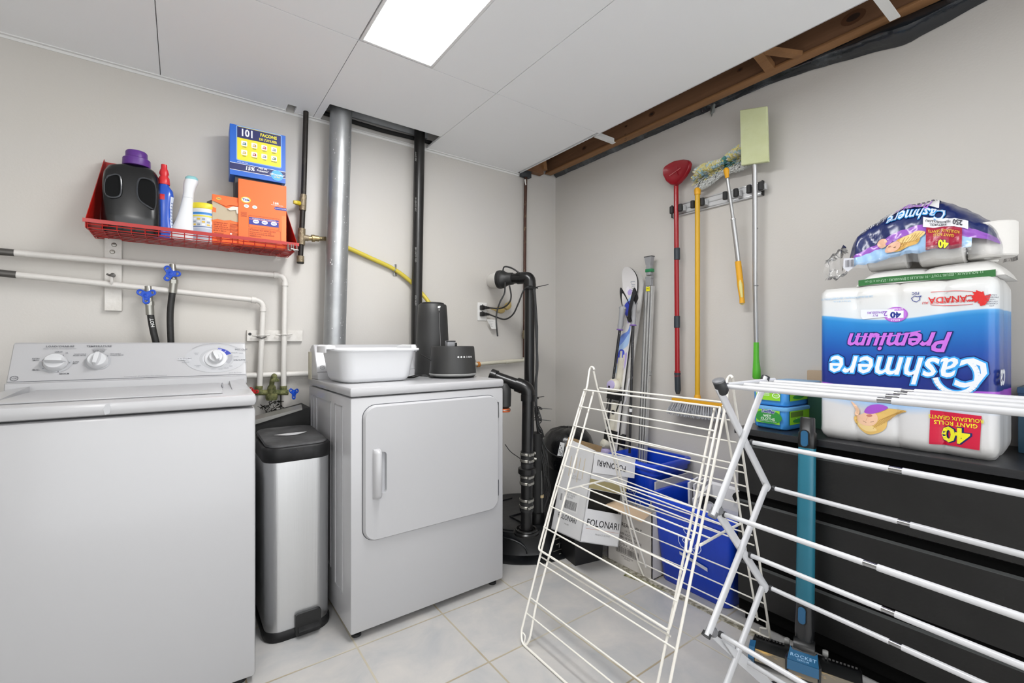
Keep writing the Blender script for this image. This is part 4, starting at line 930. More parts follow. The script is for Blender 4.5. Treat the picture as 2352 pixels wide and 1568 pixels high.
# brown copper line in the corner with the low white branch
rust = M('brown_copper_pipe', '#4b3128', .5, .4, noise_=(30, '#8a7a5a', .58, .75))
t = thing('copper_pipe', 'thin brown pipe running down the wall behind the black sump pipe', 'pipe', bw(1204, 825, .03))
part(t, 'pipe', lambda mb: mb.tube([bw(1208, 395, .03), bw(1206, 500, .03), bw(1204, 820, .03)], .0105, rust, 12))
part(t, 'cap_box', lambda mb: mb.box(bw(1200, 403, .045), bw(1214, 380, .012), M('dark_box', '#34373b', .6), .002))
part(t, 'white_dab', lambda mb: mb.tube([bw(1206, 412, .038), bw(1208, 425, .038)], [.006, .004], ink('#d8d6d2'), 6))
part(t, 'solder_joint', lambda mb: mb.lathe([(.011, -.03), (.015, -.024), (.017, -.005), (.0135, .0), (.015, .006), (.011, .028)], dirty, bw(1204, 768, .03), 12))
t = thing('water_pipe', 'short horizontal cream pipe from the dryer to the brown pipe in the corner', 'pipe', bw(1100, 836, .03))
crm = M('cream_pipe', '#c9c5b4', .5, bump=(60, .2))
part(t, 'pipe', lambda mb: mb.tube(rounded([bw(1075, 838, .03), bw(1140, 832, .03), bw(1205, 827, .03), bw(1205, 800, .03)], .02), .0115, crm, 12))
part(t, 'coupling', lambda mb: (mb.cyl(bw(1160, 831, .03), bw(1178, 829, .03), .0135, crm), mb.cyl(bw(1096, 837, .03), bw(1101, 836, .03), .017, M('orange_corrosion', '#b8742e', .7)), mb.tube([bw(1092, 826, .012), bw(1094, 838, .012), bw(1093, 848, .012)], .003, hw, 6)))
# outlet with plugs
t = thing('wall_outlet', 'white wall outlet plate with two black plugs left of the sump pipes', 'outlet', bw(1107, 715, 0))
a, b = bw(1097, 736, .005), bw(1118, 695, .005)
part(t, 'plate', lambda mb: mb.box((a.x, WY-.0055, a.z), (b.x, WY-.0002, b.z), M('outlet_white', '#e0dfdc', .4), .002))
for i, py in enumerate((706, 721)):
    pg = bw(1110, py, .02)
    p = MB(); c = bw(1108, py, .022)
    p.box(c+Vector((-.012, -.006, -.014)), c+Vector((.016, .016, .014)), blk2, .004); p.box(c+Vector((.010, -.012, -.010)), c+Vector((.030, .008, .010)), blk2, .004); p.lathe([(.009, 0), (.007, .018), (.006, .022)], blk2, c+Vector((.028, -.004, 0)), 12, (1, -.35, -.1)); p.cyl(c+Vector((-.0, -.004, .012)), c+Vector((-.0, -.004, .020)), .003, blk2)
    q = p.build('power_plug', loc=c); tag(q, ('black plug in the upper socket of the wall outlet', 'black plug in the lower socket of the wall outlet')[i], 'plug')
mb = MB()
tagp = [(1118, 733), (1142, 734), (1142, 755), (1129, 755)]
mb.add([bw(x, y, .045) for x, y in tagp] + [bw(x, y, .0445) for x, y in tagp], [(0, 3, 2, 1), (4, 5, 6, 7), (0, 1, 5, 4), (1, 2, 6, 5), (2, 3, 7, 6), (3, 0, 4, 7)], ink('#dcdbd8', .5))
o = mb.build('cable_tag', loc=bw(1130, 740), smooth=0); tag(o, 'white paper warning tag on the cord below the wall outlet', 'tag')
def tg(mb):
    f = frame(bw(1121, 737, .0455), (bw(1141, 738, .0455)-bw(1121, 737, .0455)).normalized(), (0, 0, 1))
    for i, (u0, u1) in enumerate(((0, .04), (.004, .02), (.004, .034), (.004, .03), (.008, .032), (.014, .036))): mb.rect(u0+.003*i*.4, -.007*i, u1, -.007*i+.0014, f, .0008, ink('#8a8a88'))
part(o, 'print', tg, smooth=0)
tapem = M('yellowed_tape', '#bfa76a', .5, bump=(60, .6))
mb = MB(); mb.tube(spline([bw(1127, 708, .05), bw(1142, 711, .055), bw(1158, 713, .05)]), [.006, .006, .007, .008, .008, .010, .012, .015, .017, .019, .021, .022, .022, .021, .020, .017, .01][:17], tapem, 8); mb.tube(spline([bw(1161, 709, .05), bw(1168, 700, .05), bw(1172, 690, .05)], 4), [.012, .018, .022, .024, .022, .016, .012, .008, .004], tapem, 8)
o = mb.build('tape_wad', loc=bw(1150, 711)); tag(o, 'crumpled yellowed tape wrapped around the upper plug cord', 'tape')
# ================================================================== sump corner
abs_m = M('black_abs_gloss', '#121212', .28, bump=(12, .05)); basin_m = M('sump_black', '#131416', .3, noise_=(14, '#24262a', .5, .75), bump=(18, .12))
sc = Vector((1.585, 2.08, 0))
t = thing('sump_basin', 'round black plastic sump basin with lid on the floor in the corner', 'sump basin', sc)
part(t, 'flange', lambda mb: mb.lathe([(.36, 0), (.362, .006), (.345, .012), (.30, .02)], basin_m, sc, 56))
part(t, 'body', lambda mb: mb.lathe([(.305, .012), (.300, .03), (.292, .115), (.297, .125), (.297, .133), (.285, .140)], basin_m, sc, 56))
def sl(mb):
    mb.lathe([(.287, .136), (.289, .142), (.270, .148), (.262, .146), (0, .146)], basin_m, sc, 56)
    for a in (-2.3, -1.2, -1.75): mb.lathe([(.007, 0), (.006, .004), (0, .005)], hw, sc+Vector((.262*cos(a), .262*sin(a), .147)), 8)
    f = frame(sc+Vector((0, 0, .146)), (1, 0, 0), (0, 1, 0))
    for q in ([(-.2, -.05), (-.2, .1), (-.05, .18), (.06, .18)], [(-.12, -.22), (-.12, -.05), (.10, -.05), (.15, .1)]): mb.tube([f(u, v, .002) for u, v in q], .0045, basin_m, 6)
part(t, 'lid', sl)
def hatch(mb):
    for a0 in (-2.55, -1.1):
        P = [(sc + Vector((cos(a0+.42*sin(u))*.300, sin(a0+.42*sin(u))*.300, .03+.075*max(0, sin(u+pi/2))))) for u in [(-pi/2)+pi*i/12 for i in range(13)]]
        mb.tube(P, .005, basin_m, 6)
part(t, 'moulded_arch', hatch)
def smear(mb):
    random.seed(9)
    for i in range(34):
        a = random.uniform(-1.62, -.75); h = random.choice((.008, .02, .02, .05, .08)); r = .355 if h < .03 else .2985
        n = Vector((cos(a), sin(a), 0)); u = Vector((-sin(a), cos(a), 0)); w = random.uniform(.004, .03); p = sc+n*(r if h >= .03 else random.uniform(.30, .345))+Vector((0, 0, h if h > .03 else .0195-.0065*0))
        f = frame(p, u, (0, 0, 1)) if h >= .03 else frame(Vector((p.x, p.y, .0125+.008)), u, -n)
        mb.slab([(-w, 0), (-w*.3, -.003), (w, -.001), (w*.6, .004), (-w*.5, .003)], f, .001, ink('#8e8b80', .8))
part(t, 'paint_smears', smear, smooth=0)
def pp(px, py, d): return at(px, py, d)
# main discharge pipe with elbow and check valve
DX = 2.42
t = thing('sump_pipe', 'tall black sump discharge pipe bending into the white wall stub', 'pipe', pp(1213, 1080, 2.5))
mp = [pp(1205, 633, 2.56), pp(1215, 640, 2.53), pp(1217, 655, 2.53), pp(1216, 850, 2.53), pp(1214, 1120, 2.53), pp(1212, 1150, 2.53)]
eb = pp(1217, 637, 2.55); dn = pp(1214, 1200, 2.55); wl = pp(1160, 641, 2.62)
part(t, 'pipe', lambda mb: mb.tube(rounded([wl, eb, dn], .045, 8), .029, abs_m, 24), smooth=60)
def coll(mb):
    d = (eb-wl).normalized(); mb.cyl(eb-d*.05, eb-d*.075, .034, abs_m, n=24); dd_ = (dn-eb).normalized(); mb.cyl(eb+dd_*.035, eb+dd_*.07, .035, abs_m, n=24); mb.tube(rounded([eb-d*.055, eb, eb+dd_*.055], .05, 8), .0335, abs_m, 24)
part(t, 'elbow', coll, smooth=60)
def reducer(mb):
    d = (eb-wl).normalized(); mb.lathe([(.048, -.035), (.052, -.032), (.052, .0), (.046, .006), (.036, .03), (.034, .06), (.031, .062)], M('black_rubber_boot', '#242424', .5), wl-d*.01, 32, d)
    mb.lathe([(.0535, -.025), (.0535, -.015)], blk2, wl-d*.01, 28, d)
part(t, 'rubber_boot', reducer)
ws = MB(); d = (eb-wl).normalized(); n_ = Vector((-.10, .99, .02)).normalized()
stub0 = onY(1133, 645, WY-.004); ws.cyl(stub0, wl-d*.02, .048, M('white_pvc', '#dcdad6', .4), n=32)
ws.build('wall_stub', t)
# second pipe: elbow from behind the dryer, down through clamps into the lid
e0, e1, e2 = pp(1128, 862, 2.34), pp(1213, 892, 2.28), pp(1206, 1000, 2.28)
foot = Vector((pp(1209, 1192, 2.28).x, pp(1209, 1192, 2.28).y, .15))
t = thing('sump_pipe', 'lower black sump pipe with check valve and steel band clamps', 'pipe', foot)
part(t, 'pipe', lambda mb: mb.tube(rounded([e0, e1, foot], .05, 8), .0295, abs_m, 24), smooth=60)
def c2(mb):
    u = (e0-e1).normalized(); v = (foot-e1).normalized(); mb.tube(rounded([e1+u*.055, e1, e1+v*.055], .05, 8), .0345, abs_m, 24); mb.cyl(e1+u*.03, e1+u*.062, .0365, abs_m, n=24); mb.cyl(e1+v*.03, e1+v*.062, .0365, abs_m, n=24); mb.cyl(e0, e0+u*-.03, .036, abs_m, n=24)
part(t, 'elbow', c2, smooth=60)
v_ = (foot-e1).normalized(); L_ = (foot-e1).length
def onpipe(py):
    best = min([i/400 for i in range(401)], key=lambda k: abs(proj_y(e1+v_*L_*k)-py)); return e1+v_*L_*best
def proj_y(p): q = p-EYE; return CY - F_PX*q.z/q.dot(FW)
def sleeves(mb):
    for y0, y1, r in ((1036, 1060, .034), (1062, 1078, .032), (1080, 1088, .040), (1088, 1112, .034), (1142, 1172, .0345)): mb.cyl(onpipe(y0), onpipe(y1), r, M('rubber_sleeve', '#1f1f1f', .45), n=24)
    mb.lathe([(.040, -.016), (.046, -.012), (.046, .012), (.040, .016)], abs_m, onpipe(1080), 24, v_)
part(t, 'check_valve', sleeves)
for py in (1041, 1056, 1092, 1107, 1146, 1161):
    def bc_(mb):
        c = onpipe(py); mb.lathe([(.0362, -.006), (.0372, -.005), (.0372, .005), (.0362, .006)], M('clamp_steel', '#b0aea6', .3, .9), c, 28, v_); n = (EYE-c); n.z = 0; n.normalize(); s_ = Vector((0, 0, 1)).cross(n)
        q = c+n*.037+s_*.010; mb.box(q+Vector((-.008, -.008, -.006)), q+Vector((.008, .006, .006)), MATS['clamp_steel'], .002)
    part(t, 'band_clamp', bc_)
part(t, 'floor_flange', lambda mb: (mb.lathe([(.036, .0), (.036, .03)], abs_m, foot-Vector((0, 0, .003)), 28), mb.lathe([(.062, -.002), (.064, .008), (.058, .014), (.040, .016)], abs_m, foot, 32), mb.tube([foot+Vector((.05*cos(a), .05*sin(a), .018)) for a in [2*pi*i/24 for i in range(24)]], .007, abs_m, 8, closed=True)))
# conduit stub at the back of the lid
sp = pp(1232, 1130, 2.44); g = thing('sump_vent_stub', 'short dark pipe stub at the back of the sump lid behind the clamped pipe', 'pipe', Vector((sp.x, sp.y, .147)))
part(g, 'stub', lambda mb: (mb.cyl((sp.x, sp.y, .147), (sp.x, sp.y, .62), .036, M('very_dark_abs', '#101010', .6), n=20), mb.cyl((sp.x, sp.y, .147), (sp.x, sp.y, .20), .045, abs_m, n=20)))
part(g, 'side_clamp', lambda mb: [mb.cyl(pp(1224+2*i, 1040+13*i, 2.38), pp(1230+2*i, 1041+13*i, 2.38), .009, MATS['clamp_steel']) for i in range(2)])
# valve body on the far side of the dryer
t = thing('orange_valve', 'black round fitting with orange ring behind the dryer corner', 'fitting', pp(1160, 920, 2.33))
part(t, 'dome', lambda mb: mb.lathe([(.020, -.07), (.034, -.06), (.036, .0), (.034, .03), (.022, .055), (0, .062)], blk, pp(1158, 905, 2.30), 24))
part(t, 'ring', lambda mb: (mb.lathe([(.030, -.088), (.032, -.084), (.030, -.071)], M('orange_ring', '#c05a26', .4), pp(1158, 905, 2.30), 24), mb.lathe([(.033, -.079), (.034, -.077), (.033, -.075)], hw, pp(1158, 905, 2.30), 24)))
# cables
cab_m = M('black_cable', '#1e1e1e', .4)
def cable(label, P, r=.0045, name='cable', cat='cable', group=None):
    mb = MB(); Q = [pp(*p) for p in P]; mb.tube(spline(Q), r, cab_m, 8); o = mb.build(name, loc=Q[0]); tag(o, label, cat, group); return o
cable('black cord dropping from the pipe boot past the outlet', [(1160, 648, 2.56), (1159, 672, 2.56), (1148, 695, 2.56), (1141, 718, 2.57), (1140, 740, 2.57), (1143, 772, 2.58)])
cable('black cord from the upper plug curling up to the pipe boot', [(1125, 707, 2.62), (1150, 708, 2.58), (1168, 697, 2.56), (1174, 680, 2.55), (1170, 655, 2.54)])
cable('black cord looping from the lower plug to the top of the sump pipe', [(1124, 722, 2.62), (1140, 728, 2.58), (1160, 733, 2.55), (1178, 722, 2.52), (1190, 698, 2.50), (1202, 668, 2.49), (1212, 659, 2.48), (1228, 662, 2.49)])
cable('short black cord looping over the top of the rubber boot', [(1155, 622, 2.56), (1158, 613, 2.56), (1168, 613, 2.55), (1180, 618, 2.53), (1193, 627, 2.51)])
random.seed(21)
for i in range(7):
    k = i*.8
    cable('black cable in the bundle running down the sump pipes', [(1224+k, 662, 2.49), (1228+k*1.2, 690+8*i, 2.48), (1230+k, 760, 2.48), (1232+k*.6+3*sin(i), 840, 2.47), (1228+k, 900, 2.46), (1233+3*cos(i*2), 960, 2.44), (1238+3*i-4*sin(i), 1010+7*i, 2.42), (1243+4*i-(3*i if i > 4 else 0), 1070, 2.42), (1246+3*i, 1120, 2.43), (1240+2*i, 1165, 2.43), (1240+2*i, 1186, 2.43)], .0034+.0006*(i % 2), group='cables bundled down the sump pipes')
o = cable('thin black wire hanging from the bundle across to the black trash bag', [(1240, 985, 2.44), (1250, 1020, 2.42), (1262, 1038, 2.40), (1280, 1048, 2.36), (1290, 1051, 2.34)], .003)
o = cable('thin black wire drooping from behind the dryer to the clamped pipe', [(1160, 1020, 2.36), (1172, 1036, 2.34), (1188, 1048, 2.32), (1203, 1058, 2.30)], .002)
for i, (p, q, wh) in enumerate((((1228, 660), (1260, 653), 'top'), ((1230, 913), (1250, 910), 'middle'), ((1238, 937), (1268, 939), 'middle'), ((1236, 963), (1266, 966), 'lower'))):
    mb = MB(); c = pp(p[0]-8, p[1], 2.51); mb.tube([c+Vector((.036*cos(a), .036*sin(a), .004*sin(a*2))) for a in [2*pi*j/20 for j in range(20)]], .003, blk2, 6, closed=True); mb.tube([pp(p[0], p[1], 2.47), pp((p[0]+q[0])/2, (p[1]+q[1])/2, 2.46), pp(q[0], q[1], 2.45)], [.0025, .0025, .0015], blk2, 6)
    o = mb.build('cable_tie', loc=c); tag(o, ('black cable tie at the top of the sump pipe, tail pointing up right', 'uppermost black cable tie tail beside the lower elbow', 'black cable tie with level tail below the lower elbow', 'lowest black cable tie round the cable bundle')[i], 'cable tie')
mb = MB()
for i in range(5): mb.tube(spline([pp(1232, 930, 2.43), pp(1236+2*i, 940+6*i, 2.42), pp(1230+i, 955+4*i, 2.42), pp(1236-i, 950-3*i, 2.43), pp(1231, 935+2*i, 2.42), pp(1236, 970+6*i, 2.42), pp(1246+i, 990+3*i, 2.41), pp(1240, 1005, 2.42)]), .0028, cab_m, 6)
o = mb.build('coiled_cable', loc=pp(1234, 950, 2.42)); tag(o, 'coiled black wire tied to the bundle beside the sump pipe', 'cable')
mb = MB(); mb.cyl(pp(1244, 1136, 2.42), pp(1244, 1142, 2.42), .012, ink('#b5a27c', .6)); mb.cyl(pp(1244, 1142, 2.42), pp(1245, 1186, 2.42), .007, M('grey_tube', '#4b4b49', .4)); mb.cyl(pp(1242, 1080, 2.42), pp(1244, 1137, 2.42), .007, MATS['grey_tube'])
o = mb.build('float_rod', loc=pp(1245, 1186, 2.42)); tag(o, 'thin grey rod with a tan collar standing in the sump lid', 'rod')
# ================================================================== tools on the right wall
rw = lambda px, py, off=.03: onX(px, py, WX-off)
alu = M('aluminium', '#b9babb', .28, .9); dusty_alu = M('dusty_aluminium', '#bdbdbb', .4, .35, noise_=(20, '#cacac7', .4, .7))
t = thing('tool_rail', 'wall-mounted metal rail with four black grippers holding the broom and mops', 'tool rail', rw(1650, 460, 0))
rA, rB = rw(1546, 483, .008), rw(1752, 436, .008); zc_ = (rA.z+rB.z)/2
def railf(mb):
    mb.box((WX-.014, rB.y, zc_-.032), (WX-.0005, rA.y, zc_+.032), M('rail_satin', '#c6c7c8', .45, .3), .001); 
    for z in (-.026, -.002, .024): mb.box((WX-.017, rB.y, zc_+z), (WX-.0135, rA.y, zc_+z+.004), alu)
part(t, 'rail', railf, smooth=0)
part(t, 'end_cap', lambda mb: mb.box((WX-.019, rB.y-.004, zc_-.034), (WX-.0005, rB.y+.001, zc_+.034), blk2)); part(t, 'end_cap', lambda mb: mb.box((WX-.019, rA.y-.001, zc_-.034), (WX-.0005, rA.y+.004, zc_+.034), blk2))
for px in (1554, 1603, 1679, 1735):
    y = rw(px, 455, .04).y
    def gr(mb):
        for s_ in (-1, 1):
            c = Vector((WX-.045, y+s_*.0265, zc_)); mb.lathe([(.009, -.019), (.0115, -.017), (.0115, .017), (.009, .019)], M('gripper_rubber', '#2a2a2b', .7), c, 16)
            mb.box(c+Vector((.0, -.006, -.012)), c+Vector((.032, .006, .012)), MATS['rail_satin'], .001)
        mb.box((WX-.024, y-.036, zc_-.014), (WX-.016, y+.036, zc_+.014), MATS['rail_satin'], .001); mb.box((WX-.040, y-.044, zc_-.016), (WX-.018, y-.040, zc_+.012), MATS['rail_satin'], .001)
    part(t, 'gripper', gr, smooth=30)
# red long-handled dustpan-shaped mop
redt = M('red_pole', '#980b17', .3, coat=.2)
t = thing('dust_mop', 'red mop with a rounded triangular red head, leftmost tool on the rail', 'mop', rw(1557, 905, .05))
part(t, 'pole', lambda mb: mb.tube([rw(1553, 410, .05), rw(1554, 600, .05), rw(1556, 860, .05)], .0125, redt, 18))
for py in (583, 739): part(t, 'joint', lambda mb: mb.lathe([(.0135, -.032), (.0155, -.030), (.0155, .030), (.0135, .032)], M('slate_plastic', '#2c343c', .5), rw(1555, py, .05), 18), label='dark slate joint sleeve')
def gripd(mb):
    mb.lathe([(.0135, -.03), (.0155, -.028), (.0155, .002), (.0135, .004)], redt, rw(1556, 853, .05), 18)
part(t, 'collar', gripd)
part(t, 'grip', lambda mb: mb.tube([rw(1556, 856, .05), rw(1556, 862, .05), rw(1557, 896, .05), rw(1557, 905, .05)], [.017, .0155, .0155, .009], MATS['slate_plastic'], 18))
HX = [(1536, 376), (1550, 369), (1570, 366), (1582, 368), (1586, 375), (1583, 388), (1574, 404), (1562, 418), (1552, 426), (1540, 424), (1530, 416), (1523, 402), (1522, 390), (1527, 382)]
def headr(mb):
    P = [rw(x, y, .066) for x, y in HX]; c = sum(P, Vector())/len(P); n = Vector((-1, 0, 0))
    r0 = [p-n*.016 for p in P]; r1 = [p for p in P]; r2 = [c+(p-c)*.94+n*.006 for p in P]; r3 = [c+(p-c)*.84+n*.002 for p in P]; r4 = [c+(p-c)*.4-n*.004 for p in P]
    mb.loft([r0, r1, r2, r3, r4], M('dark_red_plastic', '#8c1320', .32, coat=.2))
part(t, 'head', headr, smooth=50)
def rl(mb):
    p = rw(1551, 394, .0665); f = frame(p, (0, -1, .18), (0, .18, 1)); mb.tube([f(-.035, -.006, .003), f(0, .0, .0), f(.035, .002, .004)], .0015, ink('#d77f80'), 5); mb.tube([f(.012, -.024, .001), f(.006, .0, .0), f(.014, .020, .003)], .0022, MATS['dark_red_plastic'], 6)
part(t, 'ridge', rl)
# yellow broom
yel = M('yellow_pole', '#cfa01c', .4); yel2 = M('broom_yellow', '#e0a31c', .45)
t = thing('broom', 'yellow broom hung head down with grey bristles, second tool on the rail', 'broom', rw(1602, 940, .06))
part(t, 'pole', lambda mb: mb.tube([rw(1602, 440, .06), rw(1602, 916, .06)], .0125, yel, 18))
part(t, 'end_cap', lambda mb: mb.tube([rw(1602, 432, .06), rw(1602, 436, .06), rw(1602, 447, .06)], [.012, .0165, .015], yel2, 18))
hb0, hb1 = rw(1545, 918, .06), rw(1662, 930, .06)
def bh(mb):
    y0, y1, z = hb0.y, hb1.y, (hb0.z+hb1.z)/2
    mb.loft([[(x, y0-.014*k, zz) for x, zz in (( WX-.085+.02*k2, z-.012+.006*k2), (WX-.085+.02*k2, z+.012-.004*k2), (WX-.035-.012*k2, z+.012-.004*k2), (WX-.035-.012*k2, z-.012+.006*k2))] for k, k2 in ((0, 1), (.6, .2), (1.6, 0))] +
            [[(x, y1+.014*k, zz) for x, zz in (( WX-.085+.02*k2, z-.012+.002*k2), (WX-.085+.02*k2, z+.012-.006*k2), (WX-.035-.012*k2, z+.012-.006*k2), (WX-.035-.012*k2, z-.012+.002*k2))] for k, k2 in ((5, 0), (2.6, .2), (0, 1))], yel2)
    mb.lathe([(.019, -.002), (.016, .018), (.013, .03)], yel2, (WX-.06, rw(1602, 920, .06).y, z+.01), 18)
part(t, 'head', bh, smooth=30)
def brist(mb):
    y0, y1, z = hb0.y-.008, hb1.y+.008, (hb0.z+hb1.z)/2-.010; random.seed(4); g1 = M('bristle_grey', '#8e9096', .7); g2 = M('bristle_dark', '#3c3e42', .8); g3 = M('bristle_pale', '#aeb0b5', .7)
    n = 21
    for i in range(n):
        for j in range(3):
            y = y0+(y1-y0)*(i+.5)/n; x = WX-.080+.02*j; sp = (i/(n-1)-.5)*-.045
            for k in range(7):
                a = random.uniform(0, 6.28); r = .0045; e = .010
                p = Vector((x+r*.4*cos(a), y+r*.4*sin(a), z)); q = Vector((x-.012+(j-1)*.010+e*cos(a)*.6, y+sp+e*sin(a)*.5, z-.060-random.uniform(-.006, .008)))
                mb.cyl(p, p.lerp(q, .6), .0020, g2 if (j == 2) else (g1 if k % 2 else g3), r2=.0018, n=4); mb.cyl(p.lerp(q, .6), q, .0018, g3 if k % 3 else g1, r2=.0012, n=4)
part(t, 'bristles', brist, smooth=60)
# duster
t = thing('feather_duster', 'fluffy yellow, blue and white duster on a silver telescopic handle, third tool', 'duster', rw(1705, 698, .045))
DP = [rw(1668, 396, .105), rw(1671, 410, .095), rw(1684, 505, .072), rw(1696, 602, .055), rw(1705, 694, .05)]
part(t, 'pole', lambda mb: (mb.tube([DP[1], DP[2]], .0075, alu, 14), mb.tube([DP[2], DP[3]], .0105, alu, 14), mb.cyl(DP[2]+Vector((0, 0, .006)), DP[2], .0115, alu)))
part(t, 'grip', lambda mb: mb.tube([rw(1695, 600, .055), rw(1697, 618, .053), rw(1701, 655, .05), rw(1704, 684, .05), rw(1705, 696, .05)], [.0135, .0135, .0145, .011, .0125], yel2, 16), label='yellow grip')
part(t, 'grip_inlay', lambda mb: mb.tube([rw(1699, 634, .0575), rw(1701, 655, .0575), rw(1704, 683, .056)], [.005, .009, .006], M('pale_yellow', '#d9cf86', .5), 10), label='pale yellow grip inlay')
part(t, 'hang_ring', lambda mb: mb.tube([rw(1705, 695, .050)+Vector((0, .0085*cos(a), .0085*sin(a))) for a in [2*pi*i/14 for i in range(14)]], .003, MATS['pale_yellow'], 6, closed=True))
part(t, 'head_clip', lambda mb: mb.tube([rw(1668, 386, .105), rw(1668, 390, .105), rw(1670, 408, .095)], [.008, .013, .0085], yel2, 14), label='yellow clip')
def fluff(mb):
    random.seed(12); cs = [M('fluff_yellow', '#d9d29c', .8), M('fluff_blue', '#a8c6d0', .8), M('fluff_white', '#d3d5d2', .85), M('fluff_green', '#4f8a86', .8), M('fluff_cream', '#dcd083', .8)]
    A, B = rw(1597, 417, .038), rw(1728, 350, .038); d = (B-A); L_ = d.length; d.normalize(); up = Vector((0, -d.z, d.y)).normalized(); up = up if up.z > 0 else -up; ou = Vector((-1, 0, 0))
    for i in range(2300):
        s_ = random.random(); c = A+d*L_*s_+up*(.004*sin(s_*pi)-.004); a = random.uniform(0, 2*pi); rr_ = .054+.010*sin(s_*9)
        if s_ < .08 or s_ > .95: rr_ *= .65
        v = up*sin(a)*rr_ + ou*(cos(a)*.5+.25)*rr_*.9; rot = random.uniform(-1, 1); e = d*random.uniform(-.012, .012)
        if (c+v+e).x > WX-.006: continue
        band = sin(a)
        col = cs[2] if band < -.55 else (cs[3] if (abs(s_-.60) < .035 or (s_ > .62 and s_ < .75 and -.5 < band < -.1)) else (cs[2] if random.random() < .22 else (cs[1] if (noise.noise((s_*13, band*2.2, 0)) > .10) else cs[0 if random.random() < .5 else 4])))
        p = c+v*.35; q = c+v+e; w = d*random.uniform(.002, .0045)+up*rot*.002
        mb.add([p-w, p+w, q+w*1.3, q-w*1.3, (p+q)/2+ou*.004], [(0, 1, 4), (1, 2, 4), (2, 3, 4), (3, 0, 4)], col)
fo = part(t, 'fluffy_head', fluff, smooth=0)
part(t, 'head_spine', lambda mb: mb.tube([rw(1600, 418, .03), rw(1668, 382, .035), rw(1722, 354, .03)], .007, ink('#d4d6d4'), 8))
# flat mop with pale green sponge head
t = thing('sponge_mop', 'mop with a flat pale green rectangular head and green grip, rightmost tool on the rail', 'mop', rw(1737, 868, .05))
part(t, 'pole', lambda mb: (mb.tube([rw(1733, 372, .080), rw(1734, 450, .055), rw(1734, 640, .05), rw(1737, 792, .05)], .0105, alu, 18), mb.cyl(rw(1735, 524, .05), rw(1735, 526, .05), .0112, ink('#77787a')), mb.cyl(rw(1736, 655, .05), rw(1736, 657, .05), .0112, ink('#77787a'))))
part(t, 'grip', lambda mb: mb.tube([rw(1737, 786, .05), rw(1737, 825, .05), rw(1738, 850, .05), rw(1738, 866, .05), rw(1738, 870, .05)], [.0115, .0125, .017, .018, .014], M('green_grip', '#55b52b', .35, coat=.2), 18), label='bright green grip')
def mh(mb):
    q = [onX(1700, 253, 2.105), onX(1761, 244, 2.105), onX(1765, 371, 2.105), onX(1703, 380, 2.105)]; n = Vector((-1, 0, 0)); c = sum(q, Vector())/4
    g = M('pale_green_pad', '#cdd3a8', .75, noise_=(18, '#c6cc9c', .35, .7), bump=(60, .1))
    mb.loft([[c+(p-c)*.97-n*.014 for p in q], [p-n*.011 for p in q], [p+n*.001 for p in q], [c+(p-c)*.975+n*.004 for p in q]], g)
part(t, 'head', mh, smooth=0)
# ------------------------------------------------------------------ skis, poles, track bundle
def lean(top, bot): return Vector(top), Vector(bot)
sA = onX(1453, 616, 2.13); sB = onX(1393, 1150, 2.03); dS = (sB-sA).normalized(); sB = sA + dS*((sA.z-.01)/-dS.z)
yS = Vector((0, 1, 0)); yS = (yS-dS*yS.dot(dS)).normalized(); nS = yS.cross(dS).normalized(); nS = nS if nS.x < 0 else -nS
LS = (sB-sA).length
t = thing('ski', 'white ski with blue and purple swirls leaning in the corner, front of the pair', 'ski', sB)
def skif(off, back=False):
    def f(mb):
        base = M('ski_white', '#dedcdc', .3, coat=.3) if not back else M('ski_back', '#c9c7c4', .4); edge = ink('#1a1a1a')
        rings = []
        for i in range(45):
            s_ = (i/44)**1.8; l = s_*LS
            w = .055*sqrt(max(0, 1-(1-l/.07)**2)) if l < .07 else .055-.019*sin(min(1, (l-.07)/(LS*.95))*pi)*.9
            w = max(w, .004); curl = (.05*(max(0, 1-l/.13))**2)
            c = sA+dS*l+nS*(off+curl)
            rings.append([c+yS*w+nS*.005, c-yS*w+nS*.005, c-yS*w-nS*.005, c+yS*w-nS*.005])
        n0 = len(mb.v); mb.loft(rings, base)
        mb.mats.append(edge); k = mb.mats.index(edge)
        for i, fc_ in enumerate(mb.f):
            if len(fc_) == 4 and all((q-n0) % 4 in (1, 2) for q in fc_): mb.mi[i] = k
    return f
part(t, 'ski', skif(.0), smooth=30)
SF = lambda u, l, h=0: sA+dS*l-yS*u+nS*(.0055+(.05*(max(0, 1-l/.13))**2)+h)        # u to the right in the picture
GL = lambda l: l*.70 if l < .5 else .33+(l-.5)*.62
